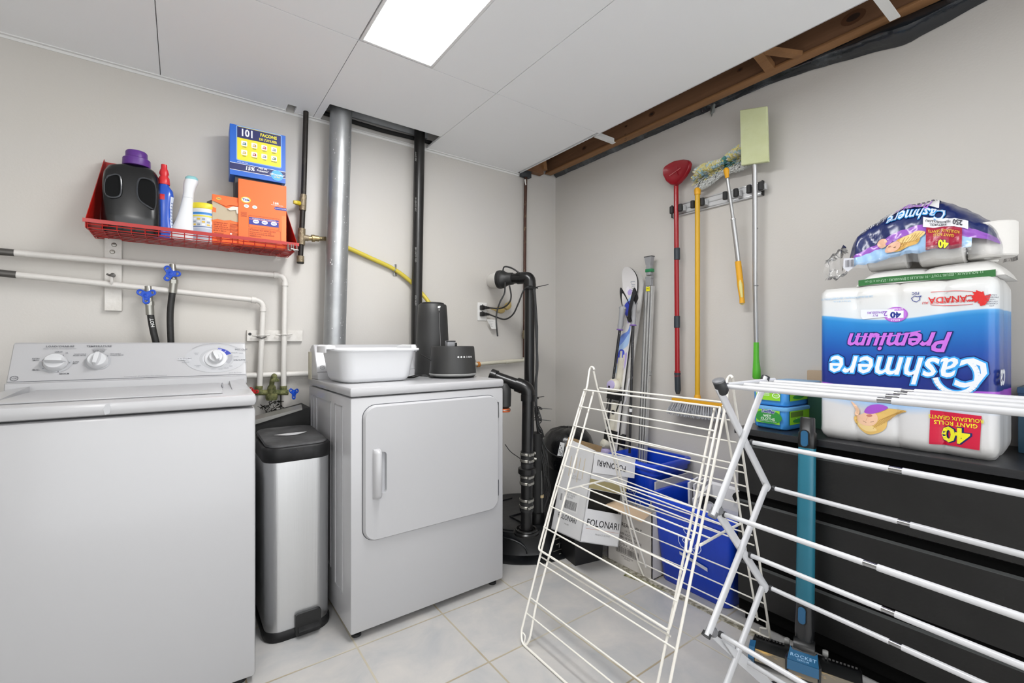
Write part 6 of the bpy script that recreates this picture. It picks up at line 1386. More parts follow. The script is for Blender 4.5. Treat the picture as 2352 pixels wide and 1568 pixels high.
# ---- things on the dresser
def tubbox(label, x0, y0, z0, lid_h, rot, seed):
    t = thing('wet_cloth_tub', label, 'tub', (x0, y0, z0), radians(rot)); T = TM(t); w, d, h = .135, .30, .088     # w along y, d along x
    gl = M('tub_green', '#4aa12e', .4); bl_ = M('tub_blue', '#3f8fd6', .35); lid_c = M('tub_lid_blue', '#6faee0', .3, coat=.2)
    part(t, 'tub', lambda mb: mb.loft([rrect(d-.03, w-.02, .02, 0, d/2, w/2, 5), rrect(d-.012, w-.008, .024, .006, d/2, w/2, 5), rrect(d-.008, w-.006, .024, .024, d/2, w/2, 5), rrect(d-.004, w-.002, .024, h-.006, d/2, w/2, 5)], bl_, T=T), smooth=50)
    part(t, 'lid', lambda mb: mb.loft([rrect(d+.004, w+.004, .026, h-.014, d/2, w/2, 5), rrect(d+.008, w+.008, .028, h-.010, d/2, w/2, 5), rrect(d+.008, w+.008, .028, h-.002, d/2, w/2, 5), rrect(d, w, .026, h, d/2, w/2, 5), rrect(d-.02, w-.02, .02, h, d/2, w/2, 5)], lid_c, T=T), smooth=50)
    R_ = T.to_3x3(); f = frame(T @ Vector((-.0005, w, 0)), R_ @ Vector((0, -1, 0)), (0, 0, 1)); g = frame(T @ Vector((0, -.0005, 0)), R_ @ Vector((1, 0, 0)), (0, 0, 1))
    def lb_(mb):
        lg = ink('#86c72a'); dg = ink('#2f8a3c'); wh = ink('#e6efe6')
        mb.rect(.022, .022, w-.022, .076, f, .0012, lg); mb.rect(.024, .022, d-.022, .076, g, .0012, lg)
        c = [(w-.012+.014*cos(a)-.001, .049+.027*sin(a)) for a in [pi/2-pi*i/8 for i in range(9)]]
        if seed == 0:
            mb.ell(.070, .047, .052, .026, f, .0016, dg, 30); mb.text('Swiffer', .070, .068, .0185, f, .0028, wh, .075, shear=.15); mb.text('Swiffer', .070, .068, .0185, f, .0032, ink('#1b2f8a'), .03, shear=.15)
            mb.text('WET', .066, .050, .0135, f, .0022, wh, .02, track=1.1); mb.text('CLOTHS', .068, .0385, .0135, f, .0022, wh, .02, track=1.1); mb.text('REFILLS - MOPPING PAD REFILLS', .070, .030, .0045, f, .0022, wh)
        else:
            mb.rect(.030, .056, .10, .076, f, .0016, dg)
            for i in range(3): mb.rect(.034, .050-.005*i, .074, .052-.005*i, f, .0018, wh)
            mb.rect(.022, .048, .030, .056, f, .0018, wh); mb.ell(.098, .042, .014, .010, f, .0018, wh, 18, 0, 2*pi, .8); mb.text('FRAIS', .098, .042, .006, f, .002, wh)
        for i in range(7): mb.rect(.05+.01*i, .034+.004*(i % 3), .056+.01*i, .036+.004*(i % 3), g, .0016, wh)
        mb.rect(.03, .05, .12, .07, g, .0015, ink('#5a7a2c')); mb.ell(.09, .035, .045, .008, g, .0018, dg, 20)
    part(t, 'label', lb_, smooth=0)
tubbox('lower green and blue wet cloth tub on the left end of the black dresser', 1.835, .775, DZ+.0008, 0, -5, 0)
tubbox('upper green and blue wet cloth tub, stacked on the other tub', 1.838, .774, DZ+.0905, 0, -2, 1)
t = thing('green_carton', 'dark green and black carton behind the wet cloth tubs', 'box', (2.06, .70, DZ)); 
part(t, 'carton', lambda mb: mb.box((2.00, .675, DZ+.0005), (2.16, .765, DZ+.155), M('dark_green_box', '#0f3a2c', .5), .001), smooth=0)
part(t, 'lettering', lambda mb: [mb.text(s_, .0, z, .018, frame((2.03, .6748, DZ), (1, 0, 0), (0, 0, 1)), .0008, ink('#c9d8cf'), .02) for s_, z in (('mop', .09), ('mop', .06))], smooth=0)
t = thing('kraft_box', 'small brown cardboard box against the wall behind the big toilet paper pack', 'box', (2.15, .80, DZ)); 
part(t, 'carton', lambda mb: mb.box((2.172, .60, DZ+.0005), (2.195, .834, .985), M('tan_kraft', '#b09a80', .8, bump=(30, .1)), .004))
t = thing('blue_grey_box', 'dark blue-grey box at the right edge of the dresser behind the toilet paper', 'box', (2.09, .06, DZ)); 
part(t, 'carton', lambda mb: mb.box((2.06, -.16, DZ+.0005), (2.186, .213, .965), M('slate_blue_box', '#2c4a5e', .5), .002)); part(t, 'lid_edge', lambda mb: mb.box((2.058, -.162, .950), (2.188, .215, .968), M('slate_blue_box_lid', '#3a5d73', .5), .002))
part(t, 'printing', lambda mb: [mb.text(s_, -.03, .14-.02*i, .012, frame((2.0598, .15, DZ), (0, -1, 0), (0, 0, 1)), .0008, ink('#5d8199')) for i, s_ in enumerate(('BOX OF', 'WIPES', 'LENS', '100'))], smooth=0)
# ================================================================== toilet paper
def band_material(name, stops, axis_scale, wave, zoff=0.0):
    m = bpy.data.materials.new(name); m.use_nodes = True; nt = m.node_tree; N = nt.nodes; L = nt.links; b = N['Principled BSDF']
    b.inputs['Roughness'].default_value = .32; b.inputs['Coat Weight'].default_value = .35; b.inputs['Coat Roughness'].default_value = .12
    tc = N.new('ShaderNodeTexCoord'); sp = N.new('ShaderNodeSeparateXYZ'); L.new(tc.outputs['Object'], sp.inputs[0])
    def mt(op, a, c=None, d=None):
        n = N.new('ShaderNodeMath'); n.operation = op
        for i, q in enumerate((a, c, d)):
            if q is None: continue
            if isinstance(q, (int, float)): n.inputs[i].default_value = q
            else: L.new(q, n.inputs[i])
        return n.outputs[0]
    wv = mt('MULTIPLY', mt('SINE', mt('MULTIPLY_ADD', sp.outputs[1], wave[0], wave[1])), wave[2])
    v = mt('ADD', mt('DIVIDE', sp.outputs[2], axis_scale), mt('ADD', wv, mt('MULTIPLY', sp.outputs[1], wave[3])))
    r = N.new('ShaderNodeValToRGB'); e = r.color_ramp.elements
    e[0].position = stops[0][0]; e[0].color = lin(stops[0][1]); e[1].position = stops[-1][0]; e[1].color = lin(stops[-1][1])
    for p, c in stops[1:-1]: q = e.new(p); q.color = lin(c)
    L.new(v, r.inputs[0]); L.new(r.outputs[0], b.inputs['Base Color'])
    t2 = N.new('ShaderNodeTexNoise'); t2.inputs['Scale'].default_value = 22; t2.inputs['Detail'].default_value = 5; mp = N.new('ShaderNodeMapping'); mp.inputs['Scale'].default_value = (1, 1, .45)
    L.new(tc.outputs['Object'], mp.inputs[0]); L.new(mp.outputs[0], t2.inputs['Vector']); bpn = N.new('ShaderNodeBump'); bpn.inputs['Strength'].default_value = .3; bpn.inputs['Distance'].default_value = .006
    L.new(t2.outputs['Fac'], bpn.inputs['Height']); L.new(bpn.outputs[0], b.inputs['Normal'])
    return m
TX, TY1, TZ = 1.826, .664, DZ+.0008           # front face, left edge, base
TW, TH, TD = .437, .522, .235
packm = band_material('toilet_paper_wrap', [(0, '#d3d2d0'), (.225, '#d1d1d3'), (.275, '#9fc0e4'), (.298, '#78a8dc'), (.302, '#a95cc8'), (.355, '#a052c4'), (.359, '#0c2274'), (.44, '#0b2a82'), (.56, '#0c479f'), (.68, '#1569b8'), (.775, '#2080c6'), (.80, '#4f9fd8'), (.806, '#d2d8dd'), (1, '#d7d6d3')], TH, (13.5, 1.2, .022, -.01))
t = thing('toilet_paper_pack', 'large blue and white pack of toilet paper standing upside down on the dresser', 'toilet paper', (TX+TD/2, TY1-TW/2, TZ)); TT = TM(t)
def scal(u, v):
    k = abs(sin(pi*4*u/TW))**.45; r = abs(sin(pi*5*v/TH))**.5
    q_ = min(1, max(0, (v-.08)/.06))*min(1, max(0, (.47-v)/.05)); e = .014*(1-q_)+.0015*q_
    return .004 + (1-k)*e + (1-r)*.0012
def inset(v): return .020*max(0, 1-v/.035)**2 + .016*max(0, 1-(TH-v)/.03)**2
def SFp(u, v, h=0):
    rc = .028; ec = max(0, (rc-u)/rc, (u-(TW-rc))/rc); ec = min(ec, 1)
    return Vector((TX + scal(min(max(u, .001), TW-.001), v)*(1-ec) + rc*(1-sqrt(max(0, 1-ec*ec)))+inset(v) - h, TY1-u, TZ+v))
def pack(mb):
    rings = []
    nz = 40
    for j in range(nz+1):
        v = TH*j/nz; i_ = inset(v); ring = []
        nf = 44
        for i in range(nf+1):
            u = i_+(TW-2*i_)*i/nf; ring.append(SFp(u, v))
        for i in range(1, 8): a = i/8; p = SFp(TW-i_, v); ring.append(Vector((p.x+(TX+TD-i_-p.x)*a, TY1-TW+i_*.5+ .004*(1-abs(sin(2*pi*a))**.5), TZ+v)))
        for i in range(9): a = i/8; ring.append(Vector((TX+TD-i_, TY1-TW+i_+(TW-2*i_)*a, TZ+v)))
        for i in range(1, 8): a = i/8; p = SFp(i_, v); ring.append(Vector((TX+TD-i_+(p.x-(TX+TD-i_))*a, TY1-i_*.5-.004*(1-abs(sin(2*pi*a))**.5), TZ+v)))
        rings.append(ring)
    mb.loft([[p*1 for p in r] for r in rings], packm)
part(t, 'wrapped_pack', pack, smooth=50)
def uv(px, py): p = onX(px, py, TX+.004); return TY1-p.y, p.z-TZ
def tprt(mb):
    S = lambda u, v, h=0: SFp(u, v, h+.0014)
    mb.fine = .012
    R_ = pi
    u, v = uv(2075, 847); 
    mb.text('Cashmere', u, v, .118, S, .0004, ink('#0a1c66', .3), .075, .28, rot=R_, sx=.80); mb.text('Cashmere', u, v, .118, S, .0010, ink('#3aa2ea', .3), .050, .28, rot=R_, sx=.80); mb.text('Cashmere', u, v, .118, S, .0016, ink('#e4e8ee', .3), .012, .28, rot=R_, sx=.80)
    cu, cv = uv(2200, 862); 
    for h, c, w0 in ((.0009, '#3aa2ea', .019), (.0015, '#e4e8ee', .012)):
        P = [(cu+.045*cos(a)-.004, cv+.052*sin(a)) for a in [radians(60)-radians(230)*i/24 for i in range(25)]]
        mb.line(P, w0, S, h, ink(c, .3))
    u, v = uv(2062, 783); mb.text('Premium', u, v, .082, S, .0004, ink('#0a1c66', .3), .055, .35, rot=R_, sx=.86); mb.text('Premium', u, v, .082, S, .0010, ink('#c26fd8', .3), .022, .35, rot=R_, sx=.86)
    a, b = uv(1965, 772), uv(2115, 760); mb.line([(a[0]+(b[0]-a[0])*i/16, a[1]+(b[1]-a[1])*i/16-.008*sin(pi*i/16)) for i in range(17)], .004, S, .0012, ink('#c26fd8', .3))
    u, v = uv(2057, 722); mb.ell(u, v, .030, .024, S, .0004, ink('#a95cc8', .3), 36); mb.ell(u, v, .027, .0215, S, .0007, ink('#b976d2', .3), 36)
    a = uv(2018, 716); mb.slab([(a[0]-.048, a[1]+.010), (a[0]+.040, a[1]+.006), (a[0]+.040, a[1]-.016), (a[0]-.042, a[1]-.022), (a[0]-.048, a[1]-.012)], S, .001, ink('#dfe3ee', .3)); mb.rect(u-.020, v-.0115, u+.020, v+.0115, S, .0013, ink('#e4e6ee', .3))
    mb.text('40', u, v, .026, S, .0018, ink('#1a2f86', .3), .045, rot=R_); mb.text('ROLLS', u, v-.0175, .008, S, .0014, ink('#f0e6f4'), .01, rot=R_); mb.text('ROULEAUX', u, v+.0175, .007, S, .0014, ink('#f0e6f4'), .01, rot=R_)
    mb.text('2', a[0]+.018, a[1]-.006, .022, S, .0016, ink('#8a4fb8'), .01, rot=R_); mb.text('PLY\nÉPAISSEURS', a[0]-.008, a[1]-.006, .0095, S, .0016, ink('#8a4fb8'), .012, rot=R_, sx=.9)
    red_ = ink('#cf2a2a', .3); nav = ink('#34418e', .3)
    u, v = uv(2185, 686); mb.text('CANADA', u+.0, v+.000, .026, S, .0006, red_, .012, rot=R_, sx=.92); u, v = uv(2175, 667) ; mb.text('MADE IN/FABRIQUÉ AU', u+.0, v-.033, .0105, S, .0006, red_, .006, rot=R_)
    for py, sgn in ((671, 1), (700, -1)): a, b = uv(2138, py), uv(2235, py-2); mb.line([(a[0]+(b[0]-a[0])*i/10, a[1]+(b[1]-a[1])*i/10+.003*sin(pi*i/10)*sgn) for i in range(11)], .0014, S, .0006, red_)
    u, v = uv(2253, 683); leaf = []
    lp_ = [(0, 1), (.16, .62), (.36, .72), (.28, .28), (.52, .50), (.60, .36), (.92, .40), (.80, .14), (.98, .02), (.56, -.30), (.62, -.46), (.06, -.36), (.05, -.85)]
    leaf = lp_+[(-x, y) for x, y in reversed(lp_[1:])]
    mb.slab([(u+(x*cos(1.2)+y*sin(1.2))*.024*-1, v+(-x*sin(1.2)+y*cos(1.2))*.024*-1) for x, y in leaf], S, .0006, red_)
    u, v = uv(2103, 686); mb.line([(u-.010, v+.002), (u-.006, v-.006), (u+.002, v-.010), (u+.010, v-.004), (u+.010, v+.004), (u+.014, v+.008), (u+.004, v+.006), (u-.002, v+.009), (u-.010, v+.002)], .0018, S, .0006, nav); mb.text('FSC', u, v+.017, .011, S, .0006, nav, .01, rot=R_)
    u, v = uv(1942, 684); mb.text('250 FEUILLES/ROULEAU 250 SHEETS/ROLL 9,9', u, v, .0085, S, .0006, ink('#9cc0de'), .006, rot=R_, sx=.9)
    mb.text('9,9 cm x 10,1 cm', u-.01, v-.011, .007, S, .0006, ink('#9cc0de'), .006, rot=R_)
    u, v = uv(2313, 690); [mb.text(s_, TW-.012, v+.018-.006*i, .005, S, .0006, ink('#55586a'), .01, rot=R_) for i, s_ in enumerate(('KRUGER', 'PRODUITS', 'TISSUS', 'HYGIENE', 'CANADA', 'LTD'))]
    # red corner flash
    q = [uv(2137, 941), uv(2255, 955), uv(2250, 1034), uv(2190, 1024), uv(2134, 1019)]
    mb.slab(q, S, .0012, ink('#c8143c', .35)); c = ((q[0][0]+q[1][0])/2, (q[0][1]+q[2][1])/2)
    mb.text('40', c[0]+.002, c[1]-.014, .060, S, .0018, ink('#14205e', .3), .075, rot=R_, sx=1.0); mb.text('40', c[0]+.0, c[1]-.014, .060, S, .0024, ink('#e8e02a', .3), .035, rot=R_, sx=1.0)
    mb.text('GIANT ROLLS', c[0], c[1]+.0165, .0165, S, .0018, ink('#e8e02a', .3), .012, rot=R_, sx=.92); mb.text('ROULEAUX GÉANTS', c[0], c[1]+.0325, .0155, S, .0018, ink('#e8e02a', .3), .012, rot=R_, sx=.82)
    # sleeping woman, upside down
    def P(pts): return [uv(x, y) for x, y in pts]
    hair, hair2, skin, lip = ink('#d9b468', .4), ink('#e6cb8e', .4), ink('#e8bfa0', .4), ink('#c07a6a', .4)
    mb.slab(spline2(P([(1963, 955), (1962, 968), (1975, 985), (1995, 997), (2020, 993), (2035, 982), (2040, 965), (2060, 952), (2082, 944), (2060, 940), (2030, 938), (2012, 946), (1990, 950)]), 5), S, .0006, hair)
    mb.slab(spline2(P([(1966, 962), (1972, 978), (1992, 990), (2014, 988), (2004, 978), (1984, 968)]), 5), S, .0010, hair2)
    mb.slab(spline2(P([(1966, 958), (1980, 950), (2000, 945), (2014, 952), (2016, 966), (2006, 976), (1988, 977), (1972, 970)]), 5), S, .0013, skin); mb.slab(spline2(P([(1955, 921), (1966, 930), (1974, 944), (1968, 958), (1962, 950), (1964, 940)]), 5), S, .0013, skin)
    mb.slab(spline2(P([(1985, 946), (1996, 932), (2020, 928), (2040, 936), (2020, 946), (2000, 950)]), 5), S, .0016, ink('#a052c4', .35))
    mb.slab(spline2(P([(1990, 953), (2000, 951), (2004, 955), (1995, 957)]), 4), S, .0018, lip); mb.line(P([(1982, 966), (1990, 970)]), .0012, S, .0018, ink('#7a5a40')); mb.line(P([(2000, 969), (2008, 967)]), .0012, S, .0018, ink('#7a5a40')); mb.line(P([(1993, 958), (1989, 966)]), .0009, S, .0018, ink('#cfa080'))
    for k in range(7): mb.line(P([(2006+6*k, 984-3*k), (2022+6*k, 964-2*k), (2044+5*k, 954-2*k), (2062+3*k, 947)]), .0012, S, .0011, ink('#b98f48'))
part(t, 'printing', tprt, smooth=0)
def sidep(mb):
    f = frame((TX+.05, TY1-TW-.001, TZ+.20), (1, 0, 0), (0, 0, 1)); mb.text('ca', .0, .03, .09, f, .004, ink('#e4e8ee', .3), .02, .28, rot=pi)
part(t, 'side_lettering', sidep, smooth=0)
def film(name, tint, a=.16):
    m = bpy.data.materials.new(name); m.use_nodes = True; N = m.node_tree.nodes; L = m.node_tree.links; N.clear()
    o = N.new('ShaderNodeOutputMaterial'); tr = N.new('ShaderNodeBsdfTransparent'); gl = N.new('ShaderNodeBsdfGlossy'); mx = N.new('ShaderNodeMixShader'); fr_ = N.new('ShaderNodeFresnel'); fr_.inputs[0].default_value = 1.45
    gl.inputs['Roughness'].default_value = .12; df = N.new('ShaderNodeBsdfDiffuse'); df.inputs[0].default_value = lin(tint); m2 = N.new('ShaderNodeMixShader'); m2.inputs[0].default_value = a
    L.new(tr.outputs[0], m2.inputs[1]); L.new(df.outputs[0], m2.inputs[2]); L.new(fr_.outputs[0], mx.inputs[0]); L.new(m2.outputs[0], mx.inputs[1]); L.new(gl.outputs[0], mx.inputs[2])
    tc = N.new('ShaderNodeTexCoord'); nz = N.new('ShaderNodeTexNoise'); nz.inputs['Scale'].default_value = 26; nz.inputs['Detail'].default_value = 5; bp_ = N.new('ShaderNodeBump'); bp_.inputs['Strength'].default_value = .8; bp_.inputs['Distance'].default_value = .01
    L.new(tc.outputs['Object'], nz.inputs['Vector']); L.new(nz.outputs['Fac'], bp_.inputs['Height'])
    for q in (gl, fr_): L.new(bp_.outputs[0], q.inputs['Normal'])
    L.new(mx.outputs[0], o.inputs[0]); return m
clear = film('clear_film', '#f2f4f8', .07)
# paper towel pack between
rollm = M('white_tissue', '#dddbd7', .85, bump=(60, .15)); wrapw = M('white_wrap', '#dcdbd8', .35, coat=.3, bump=(26, .4))
PZ = TZ+TH+.001
t = thing('paper_towel_pack', 'thin white pack with a green printed strip between the two toilet paper packs', 'paper towels', (1.98, .38, PZ))
def ptp(mb):
    def f(a, b):
        y = .560-.345*a; ang = pi*b; lump = .75+.25*abs(sin(pi*2*a))**.35; h_ = .055*lump*min(1, (a*9)**.5, ((1-a)*9)**.5)
        return Vector((1.97-.118*cos(ang), y, PZ+.001+h_*sin(ang)**.55))
    mb.grid(f, 60, 20, wrapw); mb.rect(1.852, .215, 2.088, .560, lambda u, v, h=0: Vector((u, v, PZ+.0006)), 0, wrapw)
part(t, 'pack', ptp, smooth=60)
def gs(mb):
    f = lambda u, v, h=0: Vector((1.8505-h, .560-u, PZ+v))
    def g(a, b):
        y = .553-.32*a; return Vector((1.8505-.002-.002*sin(pi*4*a), y, PZ+.001+.020*b+.004*sin(a*5)))
    mb.grid(g, 30, 2, M('green_strip', '#2c6b35', .4, coat=.2)); mb.text('12 ROULEAUX - ESSUIE-TOUT - 91 FEUILLES 2 ÉPAISSEURS - 27,9 cm x 15 cm', .165, .0135, .0105, f, .0055, ink('#9fc0a2'), .01, rot=pi, sx=.80)
part(t, 'green_strip', gs, smooth=40)
# crumpled bag of toilet rolls on top
t = thing('toilet_paper_bag', 'crumpled clear bag of toilet rolls with torn blue and purple print, topmost on dresser pile', 'toilet paper', (1.98, .40, PZ+.057))
BZ = PZ+.060
for i, (y, x, r, h_, z, rt) in enumerate(((.250, 1.93, .052, .100, .0, 0), (.355, 1.925, .050, .098, -.008, 1), (.490, 1.93, .048, .080, -.006, 1), (.30, 2.035, .050, .1, 0, 0), (.42, 2.05, .05, .1, 0, 1))):
    def rl_(mb):
        if rt: mb.lathe([(.018, -.052), (r-.004, -.052), (r, -.048), (r, .048), (r-.004, .052), (.018, .052), (.018, -.052)], rollm, (x, y, BZ+z+r), 32, (0, 1, 0), cap=False)
        else: mb.lathe([(.018, 0), (r-.004, 0), (r, .004), (r, h_-.004), (r-.004, h_), (.018, h_), (.018, 0)], rollm, (x, y, BZ+z), 32, cap=False)
    part(t, 'toilet_roll', rl_, smooth=40)
OUT = [(1940, 602, 625), (1960, 545, 628), (2000, 512, 630), (2040, 488, 625), (2080, 468, 618), (2130, 457, 612), (2180, 464, 606), (2230, 484, 606), (2270, 504, 608), (2300, 528, 606), (2322, 548, 598)]
def prof_at(y):
    # top height as a function of y, read from the outline in the front plane
    pts = [(onX(px, pt, 1.90).y, onX(px, pt, 1.90).z, onX(px, pb, 1.87).z) for px, pt, pb in OUT]
    if y >= pts[0][0]: return pts[0][1], pts[0][2]
    for a, b in zip(pts[:-1], pts[1:]):
        if b[0] <= y <= a[0]: k = (a[0]-y)/(a[0]-b[0]); return a[1]+(b[1]-a[1])*k, a[2]+(b[2]-a[2])*k
    return pts[-1][1], pts[-1][2]
BY0 = onX(1940, 600, 1.90).y; BY1 = onX(2322, 550, 1.90).y
def SB(a, b, h=0):
    """a: left to right, b: 0 front bottom .. 1 over the top to the back"""
    y = BY0+(BY1-BY0)*a; zt, zb = prof_at(y); zb = max(zb, BZ); w = min(1, (a*7+.15)**.5, ((1-a)*9+.15)**.5)
    ang = pi*b; hh = zt-zb
    x = 1.975-(.120*w+h)*math.copysign(abs(cos(ang))**.6, cos(ang)); z = zb+(hh+h)*abs(sin(ang))**.7
    n1 = noise.noise((a*9, b*7, 1.3))*.012+noise.noise((a*22, b*18, 5))*.005+(1-abs(noise.noise((a*14+b*9, b*4, 9)))*2)*.003
    return Vector((x-n1*w, y, z+n1*.5*w))
def strip(mb, lo, hi, a0, a1, mat, h, n=60, nv=10):
    mb.grid(lambda s, q: SB(a0+(a1-a0)*s, lo(a0+(a1-a0)*s)+(hi(a0+(a1-a0)*s)-lo(a0+(a1-a0)*s))*q, h), n, nv, mat)
nb = M('bag_navy', '#12235c', .3, coat=.35, bump=(18, .3)); pb_ = M('bag_purple', '#9153b8', .3, coat=.35, bump=(18, .3)); lb2 = M('bag_light_blue', '#9cc2e6', .3, coat=.35, bump=(18, .3)); wb2 = M('bag_white', '#dedee0', .3, coat=.35, bump=(18, .3))
# print edges, as heights round the bag
def bof(f): return math.asin(min(1, max(0, f))**(1/.7))/pi if f <= 1 else 1-math.asin(max(0, 2-f)**(1/.7))/pi
def SH(a, f, h=0): return SB(a, bof(f), h)
def strip(mb, lo, hi, a0, a1, mat, h, n=64, nv=14):
    mb.grid(lambda s, q: SH(a0+(a1-a0)*s, lo(a0+(a1-a0)*s)+(hi(a0+(a1-a0)*s)-lo(a0+(a1-a0)*s))*q, h), n, nv, mat)
g0 = lambda a: .06+.16*a; g1 = lambda a: .22+.20*sin(min(1, a*1.15)*pi*.62); g2 = lambda a: .30+.30*sin(min(1, a*1.1)*pi*.58)
def bagp(mb):
    strip(mb, lambda a: g2(a), lambda a: 1.30, .02, .94, nb, .001); strip(mb, lambda a: g1(a), lambda a: g2(a), .015, .97, pb_, .001); strip(mb, g0, g1, .08, .82, lb2, .001)
    strip(mb, lambda a: .90, lambda a: 1.22, .30, .62, wb2, .003, 30, 8)
part(t, 'printed_wrap', bagp, smooth=70)
def bagt(mb):
    S = lambda u, v, h=0: SH(u, v, .003+h*.5)
    def TT_(txt, u, v, sz, h, m_, bold, sh_, asp, rot=pi):
        vs_, fs_ = glyphs(txt, bold, sh_, 'CENTER', 1.0); vs_, fs_ = refine(vs_, fs_, .02/sz*1.2); c, s_ = cos(rot), sin(rot)
        mb.add([S(u+(x*c-y*s_)*sz*asp, v+(x*s_+y*c)*sz*2.3, h) for x, y in vs_], fs_, m_)
    TT_('Cashmere', .50, .76, .120, .002, ink('#3aa2ea', .3), .05, .28, .72, pi); TT_('Cashmere', .50, .76, .120, .004, ink('#d8e0ec', .3), .012, .28, .72, pi); TT_('Premium', .46, .92, .085, .003, ink('#a86fd0', .3), .015, .3, .75, pi)
    mb.grid(lambda a, b: S(.55+.25*a, .52+.15*b+.03*a, .003), 14, 6, ink('#dfe0e4', .3)); TT_('250', .745, .625, .055, .006, ink('#2a2a36'), .03, 0, .65); TT_('SHEETS/ROLL\nFEUILLES/ROULEAU', .635, .595, .022, .006, ink('#2a2a36'), .015, 0, .75)
    mb.grid(lambda a, b: S(.57+.20*a, .16+.36*b+.02*a, .003), 14, 10, ink('#a01238', .3)); TT_('40', .67, .245, .072, .008, ink('#14205e'), .09, 0, .75); TT_('40', .67, .245, .072, .010, ink('#e8e02a'), .045, 0, .75); TT_('GIANT ROLLS\nROULEAUX GÉANTS', .67, .425, .028, .006, ink('#e0b83a'), .015, 0, .68)
    def F(pts, m_, h):
        vs_, fs_ = refine(pts, [tuple(range(len(pts)))], .03); mb.add([S(x, y, h) for x, y in vs_], fs_, m_)
    hair, hair2, skin = ink('#d0a455', .4), ink('#e2c480', .4), ink('#e0b296', .4)
    def el(u, v, ru, rv, m_, h, rot=0): F([(u+ru*cos(a_)*cos(rot)-rv*sin(a_)*sin(rot), v+(ru*cos(a_)*sin(rot)+rv*sin(a_)*cos(rot))*2.2) for a_ in [2*pi*i/20 for i in range(20)]], m_, h)
    el(.44, .30, .100, .040, hair, .003, .30); el(.49, .38, .080, .026, hair2, .0045, .30); el(.37, .27, .052, .034, skin, .006, .3); el(.30, .40, .03, .045, skin, .006, .7); el(.345, .36, .022, .014, ink('#9153b8', .35), .0075, .4); el(.352, .29, .009, .005, ink('#b06a5a'), .008); el(.385, .26, .009, .002, ink('#6a4a30'), .008)
    for k in range(6): F([(.41+.02*k, .23+.02*k), (.413+.02*k, .23+.02*k), (.45+.022*k, .38+.012*k), (.447+.022*k, .38+.012*k)], ink('#a87c38'), .006)
    for k in range(14): F([(.12+.014*k, .80+.03*(k % 3)), (.126+.014*k, .80+.03*(k % 3)), (.130+.014*k, 1.0), (.124+.014*k, 1.0)], ink('#b9bcc8'), .004)
    for k in range(8): F([(.36+.03*k, 1.0), (.38+.03*k, 1.0), (.38+.03*k, 1.03), (.36+.03*k, 1.03)], ink('#8a8a98'), .01)
    F([(.0, .25), (.05, .16), (.09, .30), (.07, .42), (.02, .40)], ink('#9a5a3c', .4), .004)
part(t, 'printing', bagt, smooth=0)
def fil(mb):
    mb.grid(lambda a, b: SB(.90+.10*a, b, .006), 14, 40, clear); mb.grid(lambda a, b: SH(.02+.88*a, .01+.26*b*(.4+.6*a), .006), 60, 8, clear)
    def tail(a, b):
        y = BY0+.008+.055*a; ang = 2*pi*b; r = .045*(1-a*.35)*(1+.3*noise.noise((a*5, cos(ang)*2, sin(ang)*2))); c = Vector((1.93-.01*a, y, BZ+.045-.03*a)); return c+Vector((cos(ang)*r, .012*noise.noise((cos(ang)*3, a*4, 2)), sin(ang)*r*1.2))
    mb.grid(tail, 14, 30, clear)
part(t, 'clear_film', fil, smooth=70)
part(t, 'barcode_flap', lambda mb: (mb.slab([(-.018, .022), (.018, .018), (.016, -.010), (-.006, -.026), (-.020, -.012)], frame(onX(1952, 606, 1.86), (.0, -1, .0), (0, 0, 1)), .0, ink('#c9cbd2', .4)), [mb.rect(-.012+.004*k, -.010, -.0105+.004*k, .014, frame(onX(1952, 606, 1.86), (.0, -1, .0), (0, 0, 1)), .001, ink('#2a2a36')) for k in range(7)]), smooth=0)
# ================================================================== stick vacuum
vac = thing('stick_vacuum', 'teal and black stick vacuum leaning on the dresser front behind the drying rack', 'vacuum cleaner', (1.62, .63, 0))
gm = M('vac_smoke_plastic', '#1b1c1e', .22, coat=.4); gm2 = M('vac_dark', '#101112', .35); teal = M('vac_teal', '#216b80', .38, coat=.15); vblue = M('vac_blue', '#22597f', .3, coat=.3)
axd = Vector((.10, -.30, 0)).normalized(); axn = Vector((-axd.y*-1, axd.x*-1, 0)); axn = Vector((axd.y, -axd.x, 0)); axn = axn if axn.x < 0 else -axn      # axn: towards the room
HC = Vector((1.685, .655, 0))
hf = lambda a, b, z: HC+axd*a+axn*b+Vector((0, 0, z))
def hd(mb):
    def sec(a, k=1, top=.062):
        return [hf(a, .060*k, .012), hf(a, .066*k, .030), hf(a, .050*k, top*.86), hf(a, .018, top), hf(a, -.030, top*.95), hf(a, -.050, .040), hf(a, -.052, .012)]
    mb.loft([sec(-.155, .9, .050), sec(-.150), sec(-.04), sec(.04), sec(.150), sec(.155, .9, .050)], gm2)
part(vac, 'floor_head', hd, smooth=40)
for a0, a1 in ((-.138, -.048), (.048, .145)):
    def win(mb):
        amber = M('vac_clear_window', '#6b6356', .12, coat=.6, noise_=(18, '#c9a25a', .5, .62), stretch=(1, .4, 2))
        mb.loft([[hf(a0, .0665, .022), hf(a1, .0665, .022), hf(a1, .052, .056), hf(a0, .052, .056)], [hf(a0, .070, .024), hf(a1, .070, .024), hf(a1, .056, .057), hf(a0, .056, .057)]], amber)
    part(vac, 'clear_window', win, smooth=0)
part(vac, 'end_cap', lambda mb: mb.loft([[hf(-.158, .062, .010), hf(-.158, .070, .030), hf(-.158, .05, .058), hf(-.158, .02, .062), hf(-.158, .02, .010)], [hf(-.140, .064, .010), hf(-.140, .073, .030), hf(-.140, .053, .060), hf(-.140, .02, .0655), hf(-.140, .02, .010)]], vblue), smooth=0, label='blue end cap')
